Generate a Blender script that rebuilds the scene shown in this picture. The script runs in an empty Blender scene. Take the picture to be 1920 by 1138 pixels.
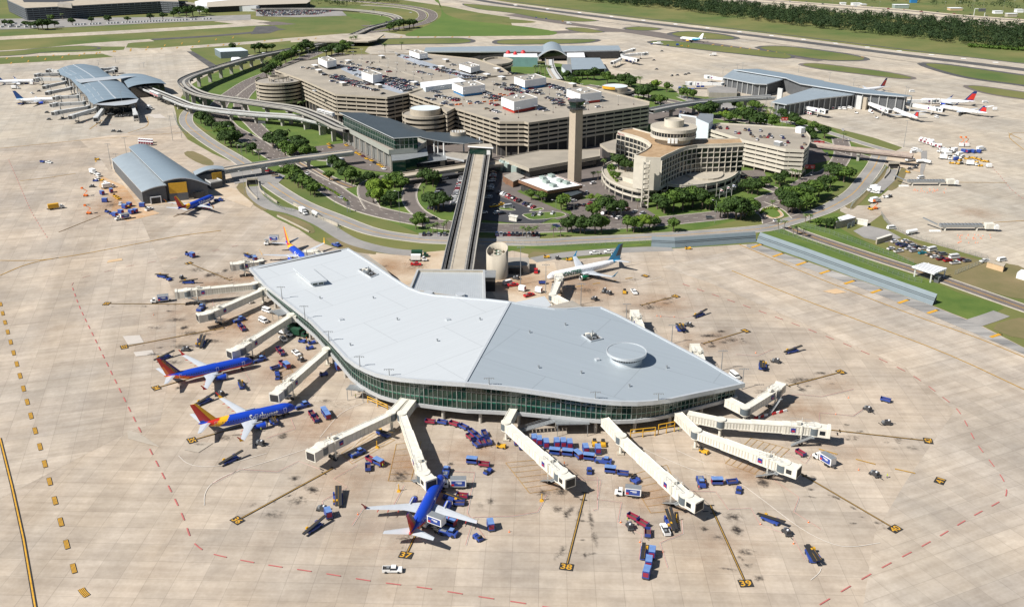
import bpy, math, random
from mathutils import Vector, Matrix
from mathutils.geometry import tessellate_polygon
random.seed(7)
sc = bpy.context.scene
COL = sc.collection
R = math.radians
# ---------------- camera ----------------
TH, FOC, HC = R(22.6), 1775.0, 168.0
cam = bpy.data.cameras.new('camera'); camo = bpy.data.objects.new('camera', cam); COL.objects.link(camo)
cam.sensor_width = 36; cam.lens = 36 * FOC / 1920; cam.clip_start = 1; cam.clip_end = 60000
camo.location = (0, 0, HC); camo.rotation_euler = (R(90) - TH, 0, 0); sc.camera = camo
# ---------------- light ----------------
AZ, EL = R(28), R(45.5)          # light travels towards +x and a little +y
world = bpy.data.worlds.new('World'); sc.world = world; world.use_nodes = True
wn = world.node_tree; bg = wn.nodes['Background']; sky = wn.nodes.new('ShaderNodeTexSky')
sky.sky_type = 'NISHITA'; sky.sun_disc = False; sky.sun_elevation = EL; sky.sun_rotation = R(242)
sky.air_density = 1.0; sky.dust_density = 0.6; bg.inputs['Strength'].default_value = 0.05
wn.links.new(sky.outputs[0], bg.inputs['Color'])
sun = bpy.data.lights.new('sun', 'SUN'); suno = bpy.data.objects.new('sun', sun); COL.objects.link(suno)
sun.energy = 5.0; sun.angle = R(0.5); sun.color = (1.0, 0.955, 0.895)
d = Vector((math.cos(AZ) * math.cos(EL), math.sin(AZ) * math.cos(EL), -math.sin(EL)))
suno.rotation_euler = d.to_track_quat('-Z', 'Y').to_euler(); suno.location = (0, 0, 400)
sc.view_settings.view_transform = 'Standard'; sc.view_settings.look = 'None'
sc.view_settings.exposure = 0.50; sc.view_settings.gamma = 1
sc.render.engine = 'CYCLES'; sc.cycles.transparent_max_bounces = 24
# ---------------- geometry helpers ----------------
cT, sT = math.cos(TH), math.sin(TH)
def P(px, py, z=0.0):
    """real-world point seen at a pixel of the 1920x1138 photo, on the level z"""
    dx, dy = px - 960, py - 569
    D = (dx, FOC * cT - dy * sT, -FOC * sT - dy * cT)
    k = (z - HC) / D[2]
    return Vector((D[0] * k, D[1] * k, z))
def W(v):
    x, y, z = v; z -= HC
    zc = y * cT - z * sT; yc = y * sT + z * cT
    return (960 + FOC * x / zc, 569 - FOC * yc / zc)
def PP(pts, z=0.0): return [P(a, b, z) for a, b in pts]
def smooth(pts, n=5, closed=False):
    pts = [Vector(p) for p in pts]; N = len(pts); out = []
    rng = range(N if closed else N - 1)
    for i in rng:
        p1, p2 = pts[i], pts[(i + 1) % N]
        p0 = pts[i - 1] if (closed or i > 0) else p1 * 2 - p2
        p3 = pts[(i + 2) % N] if (closed or i + 2 < N) else p2 * 2 - p1
        for k in range(n):
            t = k / n
            out.append(0.5 * ((2 * p1) + (p2 - p0) * t + (2 * p0 - 5 * p1 + 4 * p2 - p3) * t * t + (3 * p1 - p0 - 3 * p2 + p3) * t ** 3))
    if not closed: out.append(pts[-1])
    return out
def area(poly): return 0.5 * sum(poly[i - 1][0] * poly[i][1] - poly[i][0] * poly[i - 1][1] for i in range(len(poly)))
def ccw(poly):
    poly = [Vector(p) for p in poly]
    return poly if area(poly) > 0 else poly[::-1]
def offset(poly, t):
    """inward offset (t>0) of a counter-clockwise polygon"""
    n = len(poly); out = []
    for i in range(n):
        a, b, c = poly[i - 1], poly[i], poly[(i + 1) % n]
        d1 = Vector((b[0] - a[0], b[1] - a[1])); d2 = Vector((c[0] - b[0], c[1] - b[1]))
        if d1.length < 1e-6: d1 = d2
        if d2.length < 1e-6: d2 = d1
        d1.normalize(); d2.normalize()
        n1 = Vector((-d1.y, d1.x)); n2 = Vector((-d2.y, d2.x)); m = n1 + n2
        if m.length < 1e-4: m = n1
        m.normalize(); k = t / max(0.35, m.dot(n1))
        z = b[2] if len(b) > 2 else 0
        out.append(Vector((b[0] + m.x * k, b[1] + m.y * k, z)))
    return out
def off_line(pts, o):
    out = []
    for i, p in enumerate(pts):
        a = pts[max(0, i - 1)]; b = pts[min(len(pts) - 1, i + 1)]
        t = Vector((b[0] - a[0], b[1] - a[1])).normalized()
        out.append(Vector((p[0] - t.y * o, p[1] + t.x * o, p[2] if len(p) > 2 else 0)))
    return out
class MB:
    def __init__(s): s.v = []; s.f = []; s.m = []; s.sm = []
    def face(s, pts, m, sm=False):
        i = len(s.v); s.v += [tuple(p) for p in pts]; s.f.append(tuple(range(i, i + len(pts)))); s.m.append(m); s.sm.append(sm)
    def grid(s, rows, m, closed=False, sm=True, mf=None):
        i = len(s.v); nr = len(rows); nc = len(rows[0])
        for r in rows: s.v += [tuple(p) for p in r]
        for a in range(nr - 1):
            for b in range(nc if closed else nc - 1):
                c = (b + 1) % nc
                s.f.append((i + a * nc + b, i + a * nc + c, i + (a + 1) * nc + c, i + (a + 1) * nc + b))
                s.m.append(mf(a, b) if mf else m); s.sm.append(sm)
    def sheet(s, poly, m, z=None):
        pts = [Vector((p[0], p[1], p[2] if z is None else z)) for p in poly]
        i = len(s.v); s.v += [tuple(p) for p in pts]
        for t in tessellate_polygon([pts]):
            a, b, c = t
            if ((pts[b] - pts[a]).cross(pts[c] - pts[a])).z < 0: b, c = c, b
            s.f.append((i + a, i + b, i + c)); s.m.append(m); s.sm.append(False)
    def prism(s, poly, z0, z1, ms, mt=None, bottom=False):
        poly = ccw([(p[0], p[1], 0) for p in poly]); n = len(poly)
        for i in range(n):
            a, b = poly[i], poly[(i + 1) % n]
            s.face([(a[0], a[1], z0), (b[0], b[1], z0), (b[0], b[1], z1), (a[0], a[1], z1)], ms)
        s.sheet(poly, mt or ms, z1)
        if bottom: s.sheet(poly, ms, z0)
    def ring(s, poly, t, z0, z1, m, mt=None):
        o = ccw([(p[0], p[1], 0) for p in poly]); q = offset(o, t); n = len(o)
        for i in range(n):
            j = (i + 1) % n; a, b, c, d_ = o[i], o[j], q[i], q[j]
            s.face([(a[0], a[1], z0), (b[0], b[1], z0), (b[0], b[1], z1), (a[0], a[1], z1)], m)
            s.face([(d_[0], d_[1], z0), (c[0], c[1], z0), (c[0], c[1], z1), (d_[0], d_[1], z1)], m)
            s.face([(a[0], a[1], z1), (b[0], b[1], z1), (d_[0], d_[1], z1), (c[0], c[1], z1)], mt or m)
            s.face([(b[0], b[1], z0), (a[0], a[1], z0), (c[0], c[1], z0), (d_[0], d_[1], z0)], m)
    def box(s, cx, cy, z0, lx, ly, h, m, rz=0, mt=None, taper=0, tx=None):
        c, q = math.cos(rz), math.sin(rz); kx = lx / 2; ky = ly / 2; k2 = kx - (taper if tx is None else tx); k3 = ky - taper
        def w(x, y, z): return (cx + x * c - y * q, cy + x * q + y * c, z)
        b = [w(-kx, -ky, z0), w(kx, -ky, z0), w(kx, ky, z0), w(-kx, ky, z0)]
        t = [w(-k2, -k3, z0 + h), w(k2, -k3, z0 + h), w(k2, k3, z0 + h), w(-k2, k3, z0 + h)]
        for i in range(4): s.face([b[i], b[(i + 1) % 4], t[(i + 1) % 4], t[i]], m)
        s.face(t, mt or m); s.face(b[::-1], m)
    def cyl(s, x, y, z0, z1, r0, r1=None, n=16, m=None, mt=None, cap=True, sm=True):
        r1 = r0 if r1 is None else r1
        A = [(x + r0 * math.cos(6.28318 * k / n), y + r0 * math.sin(6.28318 * k / n), z0) for k in range(n)]
        B = [(x + r1 * math.cos(6.28318 * k / n), y + r1 * math.sin(6.28318 * k / n), z1) for k in range(n)]
        s.grid([A, B], m, closed=True, sm=sm)
        if cap: s.face(B, mt or m)
    def tube(s, a, b, r0, r1=None, n=8, m=None, cap=True, sm=True):
        a, b = Vector(a), Vector(b); r1 = r0 if r1 is None else r1
        t = (b - a).normalized(); u = t.orthogonal().normalized(); w = t.cross(u)
        A = [a + (u * math.cos(6.28318 * k / n) + w * math.sin(6.28318 * k / n)) * r0 for k in range(n)]
        B = [b + (u * math.cos(6.28318 * k / n) + w * math.sin(6.28318 * k / n)) * r1 for k in range(n)]
        s.grid([A, B], m, closed=True, sm=sm)
        if cap: s.face(B, m); s.face(A[::-1], m)
    def bar(s, a, b, w, h, m, mt=None):
        """box-section bar from a to b (centre line of its bottom), w wide, h high"""
        a, b = Vector(a), Vector(b); t = (b - a); sd = Vector((-t.y, t.x, 0))
        if sd.length < 1e-6: sd = Vector((1, 0, 0))
        sd = sd.normalized() * (w / 2); up = Vector((0, 0, h)) if abs(t.x) + abs(t.y) > 1e-6 else Vector((0, h, 0))
        q = [a - sd, a + sd, a + sd + up, a - sd + up]; r = [b - sd, b + sd, b + sd + up, b - sd + up]
        s.face([q[0], r[0], r[3], q[3]], m); s.face([r[1], q[1], q[2], r[2]], m)
        s.face([q[3], r[3], r[2], q[2]], mt or m); s.face([q[1], r[1], r[0], q[0]], m); s.face(q[::-1], m); s.face(r, m)
    def ribbon(s, pts, w, m, z=None, o=0.0):
        L = off_line(pts, o + w / 2); Q = off_line(pts, o - w / 2)
        for i in range(len(pts) - 1):
            q = [Q[i], Q[i + 1], L[i + 1], L[i]]
            s.face([(p[0], p[1], p[2] if z is None else z) for p in q], m)
    def dashes(s, pts, w, m, z, on, offl, o=0.0, start=0.0):
        pts = off_line(pts, o); acc = -start; 
        per = on + offl
        # resample
        seg = []; D = 0; cum = [0]
        for i in range(len(pts) - 1):
            D += (Vector(pts[i + 1][:2]) - Vector(pts[i][:2])).length; cum.append(D)
        def at(t):
            t = min(max(t, 0), D)
            for i in range(len(cum) - 1):
                if cum[i + 1] >= t - 1e-9:
                    k = (t - cum[i]) / max(1e-9, cum[i + 1] - cum[i]); return Vector(pts[i]).lerp(Vector(pts[i + 1]), k)
            return Vector(pts[-1])
        t = start
        while t < D:
            e = min(t + on, D)
            if e - t > on * 0.3:
                s.ribbon([at(t), at((t + e) / 2), at(e)], w, m, z)
            t += per
    def wallstrip(s, pts, z0, z1, m):
        for i in range(len(pts) - 1):
            a, b = pts[i], pts[i + 1]
            s.face([(a[0], a[1], z0), (b[0], b[1], z0), (b[0], b[1], z1), (a[0], a[1], z1)], m)
    def build(s, name, parent=None, world=False, xf=None):
        if not s.f: return None
        me = bpy.data.meshes.new(name)
        L = parent.location if (parent is not None and world) else Vector((0, 0, 0))
        vs = s.v if not (world and parent is not None) else [(v[0] - L.x, v[1] - L.y, v[2] - L.z) for v in s.v]
        me.from_pydata(vs, [], s.f)
        ml = []; idx = {}
        for m in s.m:
            if m.name not in idx: idx[m.name] = len(ml); ml.append(m)
        for m in ml: me.materials.append(m)
        me.polygons.foreach_set('material_index', [idx[m.name] for m in s.m])
        me.polygons.foreach_set('use_smooth', s.sm)
        me.update()
        o = bpy.data.objects.new(name, me); COL.objects.link(o)
        if parent is not None: o.parent = parent
        return o
def thing(name, label, cat, loc=(0, 0, 0), rz=0, group=None):
    o = bpy.data.objects.new(name, None); COL.objects.link(o); o.empty_display_size = 1
    o.location = loc; o.rotation_euler = (0, 0, rz); o['label'] = label; o['category'] = cat
    if group: o['group'] = group
    return o
def tag(o, label, cat, group=None):
    o['label'] = label; o['category'] = cat
    if group: o['group'] = group
    return o
def struct(o): o['kind'] = 'structure'; return o
def dup(root, loc, rz, label=None, group=None):
    r = root.copy(); COL.objects.link(r); r.location = loc; r.rotation_euler = (0, 0, rz)
    if label: r['label'] = label
    if group: r['group'] = group
    for ch in root.children:
        c = ch.copy(); COL.objects.link(c); c.parent = r
        for g in ch.children:
            d_ = g.copy(); COL.objects.link(d_); d_.parent = c
    return r
def parts(name, parent, b, spots, cap=100):
    """one child object per spot (world x, y, z, rz), sharing one local mesh"""
    L = parent.location; first = None
    if len(spots) > cap:
        extra = MB()
        for x, y, z, rz in spots[cap:]:
            c, s_ = math.cos(rz), math.sin(rz); i = len(extra.v)
            extra.v += [(x + v[0] * c - v[1] * s_, y + v[0] * s_ + v[1] * c, z + v[2]) for v in b.v]
            extra.f += [tuple(k + i for k in f) for f in b.f]; extra.m += b.m; extra.sm += b.sm
        o = extra.build(name, parent, True); o['kind'] = 'stuff'
    for x, y, z, rz in spots[:cap]:
        o = b.build(name, parent) if first is None else first.copy()
        if first is None: first = o
        else: COL.objects.link(o); o.parent = parent
        o.location = (x - L.x, y - L.y, z - L.z); o.rotation_euler = (0, 0, rz)
def boxm(lx, ly, h, m, z0=0):
    b = MB(); b.box(0, 0, z0, lx, ly, h, m); return b
def heading(a, b): return math.atan2(b[1] - a[1], b[0] - a[0])
# ---------------- materials ----------------
def mat(name, c, rough=0.8, metal=0.0, var=0.0, scale=1.0, c2=None, bump=0.0, spec=0.5, world=False, detail=4, streak=None):
    m = bpy.data.materials.new(name); m.use_nodes = True; nt = m.node_tree; N = nt.nodes; L = nt.links
    b = N['Principled BSDF']; b.inputs['Base Color'].default_value = (*c, 1); b.inputs['Roughness'].default_value = rough
    b.inputs['Metallic'].default_value = metal; b.inputs['Specular IOR Level'].default_value = spec
    m.diffuse_color = (*c, 1)
    if var > 0 or c2:
        no = N.new('ShaderNodeTexNoise'); no.inputs['Scale'].default_value = scale; no.inputs['Detail'].default_value = detail; no.inputs['Roughness'].default_value = 0.65
        if world:
            g = N.new('ShaderNodeNewGeometry'); src = g.outputs['Position']
        else:
            g = N.new('ShaderNodeTexCoord'); src = g.outputs['Object']
        if streak:
            mp = N.new('ShaderNodeMapping'); mp.inputs['Scale'].default_value = streak; L.new(src, mp.inputs['Vector']); src = mp.outputs[0]
        L.new(src, no.inputs['Vector'])
        ra = N.new('ShaderNodeValToRGB'); ra.color_ramp.elements[0].position = 0.32; ra.color_ramp.elements[1].position = 0.68
        if c2 is None:
            a = tuple(max(0, x * (1 - var)) for x in c); e = tuple(min(1, x * (1 + var)) for x in c)
        else: a, e = c, c2
        ra.color_ramp.elements[0].color = (*a, 1); ra.color_ramp.elements[1].color = (*e, 1)
        L.new(no.outputs['Fac'], ra.inputs[0]); L.new(ra.outputs[0], b.inputs['Base Color'])
        if bump > 0:
            bu = N.new('ShaderNodeBump'); bu.inputs['Strength'].default_value = bump; L.new(no.outputs['Fac'], bu.inputs['Height']); L.new(bu.outputs[0], b.inputs['Normal'])
    return m
def mat_ground(name, c, rot, slab, blot, mort=0.80, patch=0.085, tint=(1.0, .955, .895), sc2=0.02, dirt=.5, bw=None):
    """jointed concrete: per-slab tone, dark joints, large stains, fine grain"""
    m = bpy.data.materials.new(name); m.use_nodes = True; nt = m.node_tree; N = nt.nodes; L = nt.links
    b = N['Principled BSDF']; b.inputs['Roughness'].default_value = 0.9; b.inputs['Specular IOR Level'].default_value = 0.25
    g = N.new('ShaderNodeNewGeometry'); mp = N.new('ShaderNodeMapping'); mp.inputs['Rotation'].default_value = (0, 0, rot); L.new(g.outputs['Position'], mp.inputs['Vector'])
    br = N.new('ShaderNodeTexBrick'); br.offset = 0; br.squash = 1
    br.inputs['Scale'].default_value = 1; br.inputs['Brick Width'].default_value = bw or slab; br.inputs['Row Height'].default_value = slab; br.inputs['Mortar Size'].default_value = 0.11; br.inputs['Mortar Smooth'].default_value = 0.3; br.inputs['Bias'].default_value = 0
    lo = tuple(x * (1 - patch) for x in c); hi = tuple(x * (1 + patch * .6) for x in c)
    br.inputs['Color1'].default_value = (*lo, 1); br.inputs['Color2'].default_value = (*hi, 1); br.inputs['Mortar'].default_value = (*[x * mort for x in c], 1)
    L.new(mp.outputs[0], br.inputs['Vector'])
    br2 = N.new('ShaderNodeTexBrick'); br2.offset = .37; br2.inputs['Scale'].default_value = 1; br2.inputs['Brick Width'].default_value = slab * 6; br2.inputs['Row Height'].default_value = slab * 2; br2.inputs['Mortar Size'].default_value = 0
    br2.inputs['Color1'].default_value = (.925, .925, .93, 1); br2.inputs['Color2'].default_value = (1.05, 1.045, 1.03, 1); L.new(mp.outputs[0], br2.inputs['Vector'])
    def mul(a, bb, f=1.0):
        mx = N.new('ShaderNodeMix'); mx.data_type = 'RGBA'; mx.blend_type = 'MULTIPLY'; mx.inputs[0].default_value = f; L.new(a, mx.inputs[6]); L.new(bb, mx.inputs[7]); return mx.outputs[2]
    x = mul(br.outputs['Color'], br2.outputs['Color'])
    def noise(s, det, e0, e1, ca, cb, st=None):
        no = N.new('ShaderNodeTexNoise'); no.inputs['Scale'].default_value = s; no.inputs['Detail'].default_value = det; no.inputs['Roughness'].default_value = .6
        src = mp.outputs[0]
        if st:
            m2 = N.new('ShaderNodeMapping'); m2.inputs['Scale'].default_value = st; L.new(src, m2.inputs['Vector']); src = m2.outputs[0]
        L.new(src, no.inputs['Vector']); r = N.new('ShaderNodeValToRGB'); r.color_ramp.elements[0].position = e0; r.color_ramp.elements[1].position = e1
        r.color_ramp.elements[0].color = (*ca, 1); r.color_ramp.elements[1].color = (*cb, 1); L.new(no.outputs['Fac'], r.inputs[0]); return r.outputs[0]
    x = mul(x, noise(sc2, 5, .35, .65, (1 - dirt * .45,) * 3, tint), 1)
    x = mul(x, noise(.16, 4, .3, .7, (.90, .88, .86), (1.05, 1.05, 1.04)), 1)
    x = mul(x, noise(.9, 3, .30, .75, (.93, .92, .90), (1.04, 1.04, 1.04)), 1)
    x = mul(x, noise(.05, 6, .40, .62, (.89, .875, .855), (1.03, 1.03, 1.03), (1, .06, 1)), 1)
    x = mul(x, noise(.4, 5, .36, .60, (.90, .885, .87), (1.02, 1.02, 1.02), (.05, 1, 1)), 1)
    if blot: x = mul(x, noise(.035, 6, .28, .40, (.62, .55, .47), (1, 1, 1)), blot)
    L.new(x, b.inputs['Base Color'])
    return m
M = {}
CONC = (.505, .452, .392)
M['apron'] = mat_ground('apron_concrete', CONC, R(2), 7.6, .35)
M['apron_l'] = mat_ground('apron_concrete_west', (.495, .448, .395), R(-17), 7.6, .3)
M['apron_r'] = mat_ground('apron_concrete_east', (.51, .468, .418), R(-24), 7.6, .2)
M['apron_n'] = mat_ground('apron_concrete_north', (.50, .475, .43), R(-20), 7.6, .25, sc2=.012)
M['taxi'] = mat_ground('taxiway_concrete', (.53, .495, .435), R(-28), 7.6, .1, sc2=.01)
M['yard'] = mat('dusty_yard_concrete', (.40, .30, .20), .95, c2=(.52, .44, .34), scale=.06, world=True)
M['rusty'] = mat('rust_stained_concrete', (.42, .25, .12), .95, c2=(.50, .38, .26), scale=.15, world=True)
M['grass_far'] = mat('airfield_grass', (.060, .105, .016), .95, c2=(.17, .155, .048), scale=.008, world=True, detail=8)
M['lawn'] = mat('lawn_grass', (.050, .102, .011), .95, c2=(.108, .152, .024), scale=.05, world=True, detail=8)
M['drygrass'] = mat('dry_grass', (.13, .12, .045), .95, c2=(.20, .155, .075), scale=.05, world=True, detail=8)
M['brightgrass'] = mat('bright_green_grass', (.062, .122, .014), .95, c2=(.105, .155, .024), scale=.01, world=True, detail=6)
M['asph'] = mat('road_asphalt_brown', (.115, .098, .088), .9, c2=(.16, .135, .12), scale=.08, world=True, detail=8)
M['asphn'] = mat('new_black_asphalt', (.035, .037, .042), .85, c2=(.055, .055, .06), scale=.1, world=True)
M['asphg'] = mat('road_asphalt_grey', (.20, .195, .185), .9, c2=(.30, .285, .265), scale=.05, world=True, detail=8)
M['shoulder'] = mat('shoulder_asphalt', (.055, .055, .058), .9, c2=(.10, .095, .09), scale=.05, world=True)
M['blacktopold'] = mat('blast_pad_asphalt', (.12, .12, .12), .9, c2=(.40, .38, .35), scale=.09, world=True, streak=(.25, 1.6, 1), detail=8)
M['kerb'] = mat('kerb_concrete', (.48, .44, .37), .85, var=.12, scale=.3)
M['yellow'] = mat('marking_yellow_paint', (.55, .295, .025), .7, var=.18, scale=.8)
M['gold'] = mat('marking_faded_yellow_paint', (.40, .23, .035), .8, var=.2, scale=.5)
M['black'] = mat('marking_black_paint', (.028, .026, .024), .7, var=.25, scale=.5)
M['brownline'] = mat('marking_worn_line_paint', (.16, .10, .04), .8, var=.35, scale=.3)
M['red'] = mat('marking_red_paint', (.42, .12, .11), .75, var=.15, scale=.6)
M['redthin'] = mat('marking_thin_red_paint', (.44, .24, .20), .75, var=.2, scale=.4)
M['white'] = mat('marking_white_paint', (.74, .73, .70), .7, var=.1, scale=.6)
M['whitethin'] = mat('marking_worn_white_paint', (.62, .58, .52), .75, var=.1, scale=.3)
# ================= the ground =================
def gobj(name, fn):
    b = MB(); fn(b); o = b.build(name); return struct(o)
g = MB(); S = 26000
g.face([(-S, -2000, 0), (S, -2000, 0), (S, S, 0), (-S, S, 0)], M['grass_far']); struct(g.build('ground'))
Z1, Z2, Z3, Z4, Z5, Z6 = .03, .06, .09, .12, .15, .18
# aprons
near = [(-500,122),(0,121),(120,114),(215,107),(350,97),(375,112),(414,131),(380,146),(352,163),(338,185),(326,199),(330,213),(333,235),(352,262),(400,289),(440,306),(480,322),(470,336),(443,350),(468,380),(500,399),(520,411),(560,430),(592,452),(640,468),(690,471),(720,482),(832,470),(912,455),(960,470),(1010,481),(1060,488),(1150,480),(1170,472),(1250,467),(1418,457),(1748,573),(1830,605),(1925,654),(2300,800),(2300,1500),(-700,1500)]
a = MB(); a.sheet(PP(near, Z1), M['apron']); struct(a.build('apron'))
a = MB(); a.sheet(PP([(-500,123),(0,122),(120,115),(215,108),(350,98),(412,131),(380,146),(352,163),(338,185),(326,199),(330,213),(333,235),(300,241),(150,262),(-500,330)], Z2), M['apron_n']); struct(a.build('north_west_apron'))
a = MB(); a.sheet(PP([(-500,331),(150,263),(190,300),(260,400),(330,560),(330,640),(300,790),(240,810),(-20,945),(-500,1200)], Z2), M['apron_l']); struct(a.build('west_apron'))
a = MB(); a.sheet(PP([(1418,460),(1748,575),(1925,656),(2300,800),(2300,1500),(1560,1500),(1640,1000),(1700,900),(1790,770),(1700,690),(1330,530),(1240,500)], Z2), M['apron_r']); struct(a.build('east_apron'))
far = [(545,72),(640,64),(720,61),(760,66),(960,67),(1030,67),(1047,62),(1028,57),(985,51),(960,48),(955,33),(900,25),(840,13),(750,0),(700,-12),(840,-14),(880,-6),(960,6),(1200,36),(1440,64),(1680,95),(1920,119),(2500,190),(2500,640),(1920,503),(1885,493),(1852,488),(1840,483),(1752,458),(1715,448),(1677,431),(1657,411),(1655,401),(1627,421),(1575,396),(1577,383),(1590,386),(1630,385),(1665,357),(1697,327),(1660,310),(1655,297),(1692,277),(1640,259),(1560,239),(1500,221),(1440,204),(1385,178),(1322,182),(1272,176),(1260,166),(1222,160),(1190,156),(1160,145),(1135,137),(1050,120),(960,108),(760,102),(705,105),(684,98),(690,89),(712,83),(690,76),(640,75),(545,80)]
a = MB(); a.sheet(PP(far, Z1), M['taxi']); struct(a.build('taxiway'))
tx = MB()
SEP = [0]
def strip(b, pts, w, m, z, n=4, o=0): SEP[0] += .007; b.ribbon(smooth(PP(pts), n), w, m, z + SEP[0], o)
strip(tx, [(-400,124),(0,106),(230,97),(480,80),(560,73),(640,68)], 27, M['taxi'], Z2)
strip(tx, [(-400,108),(0,98),(170,84),(285,76)], 27, M['taxi'], Z2)
tx.sheet(PP([(150,86),(285,74),(240,82),(236,90),(300,92),(355,90),(360,97),(215,108),(180,98),(232,94),(235,88),(200,88)], Z2), M['taxi'])
strip(tx, [(-400,93),(0,72.5),(260,59),(480,46),(505,44)], 42, M['taxi'], Z2)
strip(tx, [(430,38),(480,44)], 60, M['taxi'], Z3)
struct(tx.build('north_taxiways'))
ta = MB()
strip(ta, [(285,75),(400,68),(480,61),(530,55)], 18, M['shoulder'], Z4)
ta.sheet(PP([(480,50),(515,49),(526,56),(505,63),(470,65)], Z5), M['shoulder'])
ta.sheet(PP([(487,43),(520,41),(556,46),(510,48)], Z4), M['asph'])
strip(ta, [(955,28),(1080,47),(1180,60),(1290,77),(1440,100),(1545,114)], 26, M['asph'], Z2)
strip(ta, [(1020,62),(1150,58),(1215,62),(1290,77)], 34, M['asph'], Z2)
struct(ta.build('asphalt_taxiways'))
rw = MB(); rl = smooth(PP([(800,-14),(880,-2),(960,10.8),(1200,42),(1440,71),(1680,102),(1920,131.5),(2500,205)]), 4)
rw.ribbon(rl, 21, M['shoulder'], Z3); rw.ribbon(rl, 5, M['shoulder'], Z3, 46)
for o in (-30,): rw.ribbon(rl, 2, M['shoulder'], Z3, -44)
struct(rw.build('runway'))
# islands of grass with asphalt rims
isl = MB(); rim = MB(); lawn = MB()
EPS = [0]
def island(pts, t, m='grass_far', rimm='shoulder', n=3):
    q = ccw(smooth(PP(pts), n, True)); EPS[0] += .004; isl.sheet(q, M[m], Z5 + .03 + EPS[0])
    
    if t: rim.sheet(offset(q, -t), M[rimm], Z4 + EPS[0] * .5)
island([(707,79),(718,74),(790,73),(862,73),(883,78),(858,82),(780,83),(720,84)], 7)
island([(932,80),(945,76),(1020,75),(1105,75),(1116,77),(1090,81),(1010,83),(945,83)], 7)
island([(760,66.5),(790,69),(960,68),(1028,67),(1045,62),(1025,57),(985,51),(960,49),(930,45),(880,40),(850,33),(832,24),(826,10),(815,2),(822,0),(828,26),(815,42),(780,57)], 0, 'brightgrass')
island([(870,8),(960,16),(1020,24),(1105,37),(1118,40),(1080,41),(1020,36),(960,25),(900,18)], 3)
island([(940,36),(975,38),(1005,42),(985,44),(950,43)], 0)
island([(1064,53),(1090,53),(1120,58),(1130,61),(1100,62),(1070,57)], 3)
island([(1172,54),(1200,51),(1238,55),(1205,58)], 5)
island([(1260,64),(1290,60),(1340,64),(1375,71),(1368,74),(1330,74),(1280,70)], 8)
island([(1220,79),(1260,78),(1340,86),(1440,97),(1480,104),(1472,110),(1400,103),(1310,93),(1240,85)], 5)
island([(1425,90),(1470,88),(1540,96),(1600,105),(1620,112),(1590,114),(1540,112),(1470,101)], 7)
island([(1505,122),(1530,120),(1600,128),(1660,136),(1708,146),(1690,148),(1620,140),(1540,130)], 5, rimm='asph')
island([(1735,121),(1770,122),(1850,133),(1920,143),(2050,160),(2050,180),(1920,160),(1830,148),(1770,134)], 9)
island([(1815,163),(1840,163),(1920,174),(2050,190),(2050,202),(1920,186),(1850,175)], 5, rimm='asph')
island([(-300,112),(0,106),(90,98),(170,94),(182,90),(150,87),(80,91),(0,98),(-300,110)], 4)
# near grass plots over the apron
for pl, mm in (([(443,352),(460,343),(500,376),(503,392),(490,394),(465,376)],'drygrass'),
               ([(518,402),(535,403),(580,420),(590,432),(588,437),(575,436),(545,420)],'drygrass'),
               ([(610,447),(640,449),(672,463),(700,470),(705,477),(690,476),(640,468)],'drygrass'),
               ([(912,470),(922,458),(960,457),(1060,460),(1218,450),(1219,458),(1150,466),(1060,470),(980,466),(930,480),(915,490)],'lawn'),
               ([(1000,472),(1050,478),(1010,486),(990,484)],'drygrass'),
               ([(345,287),(362,284),(395,300),(400,310),(380,309),(355,297)],'drygrass'),
               ([(1440,432),(1490,432),(1560,462),(1700,512),(1760,533),(1800,550),(1876,572),(1872,583),(1820,600),(1748,571),(1600,520),(1425,452)],'lawn'),
               ([(1780,531),(1850,490),(1885,494),(1930,508),(1930,562),(1850,545)],'drygrass'),
               ([(1862,617),(1890,600),(1930,598),(1930,637)],'drygrass'),
               ([(1488,425),(1520,405),(1560,400),(1575,402),(1570,425),(1640,460),(1720,490),(1716,500),(1640,474)],'lawn'),
               ([(1665,455),(1700,448),(1750,468),(1800,480),(1845,492),(1800,525),(1740,505),(1680,475)],'drygrass'),
               ([(1657,312),(1662,330),(1625,368),(1600,392),(1582,386),(1580,378),(1620,348),(1645,325)],'drygrass'),
               ([(1690,315),(1700,320),(1690,345),(1672,358),(1664,352),(1684,330)],'drygrass')):
    EPS[0] += .004; isl.sheet(ccw(smooth(PP(pl), 2, True)), M[mm], .04 + EPS[0] * .5)
isl.sheet(PP([(455,50),(560,28),(640,27),(720,27),(742,36),(735,45),(700,58),(640,63),(560,70),(530,71),(480,73),(528,66)], .04), M['grass_far'])
isl.sheet(PP([(640,27),(690,26),(735,33),(740,40),(712,52),(690,60),(690,48),(698,42),(660,34)], .08), M['lawn'])
isl.sheet(PP([(330,200),(348,205),(360,225),(440,282),(520,330),(660,385),(790,440),(1000,442),(1300,432),(1440,400),(1500,410),(1640,300),(1560,240),(1290,180),(1100,120),(900,120),(640,130),(420,130),(380,150),(352,165),(340,186)], .02), M['lawn'])
struct(isl.build('lawn')); struct(rim.build('taxiway_shoulder'))
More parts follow.
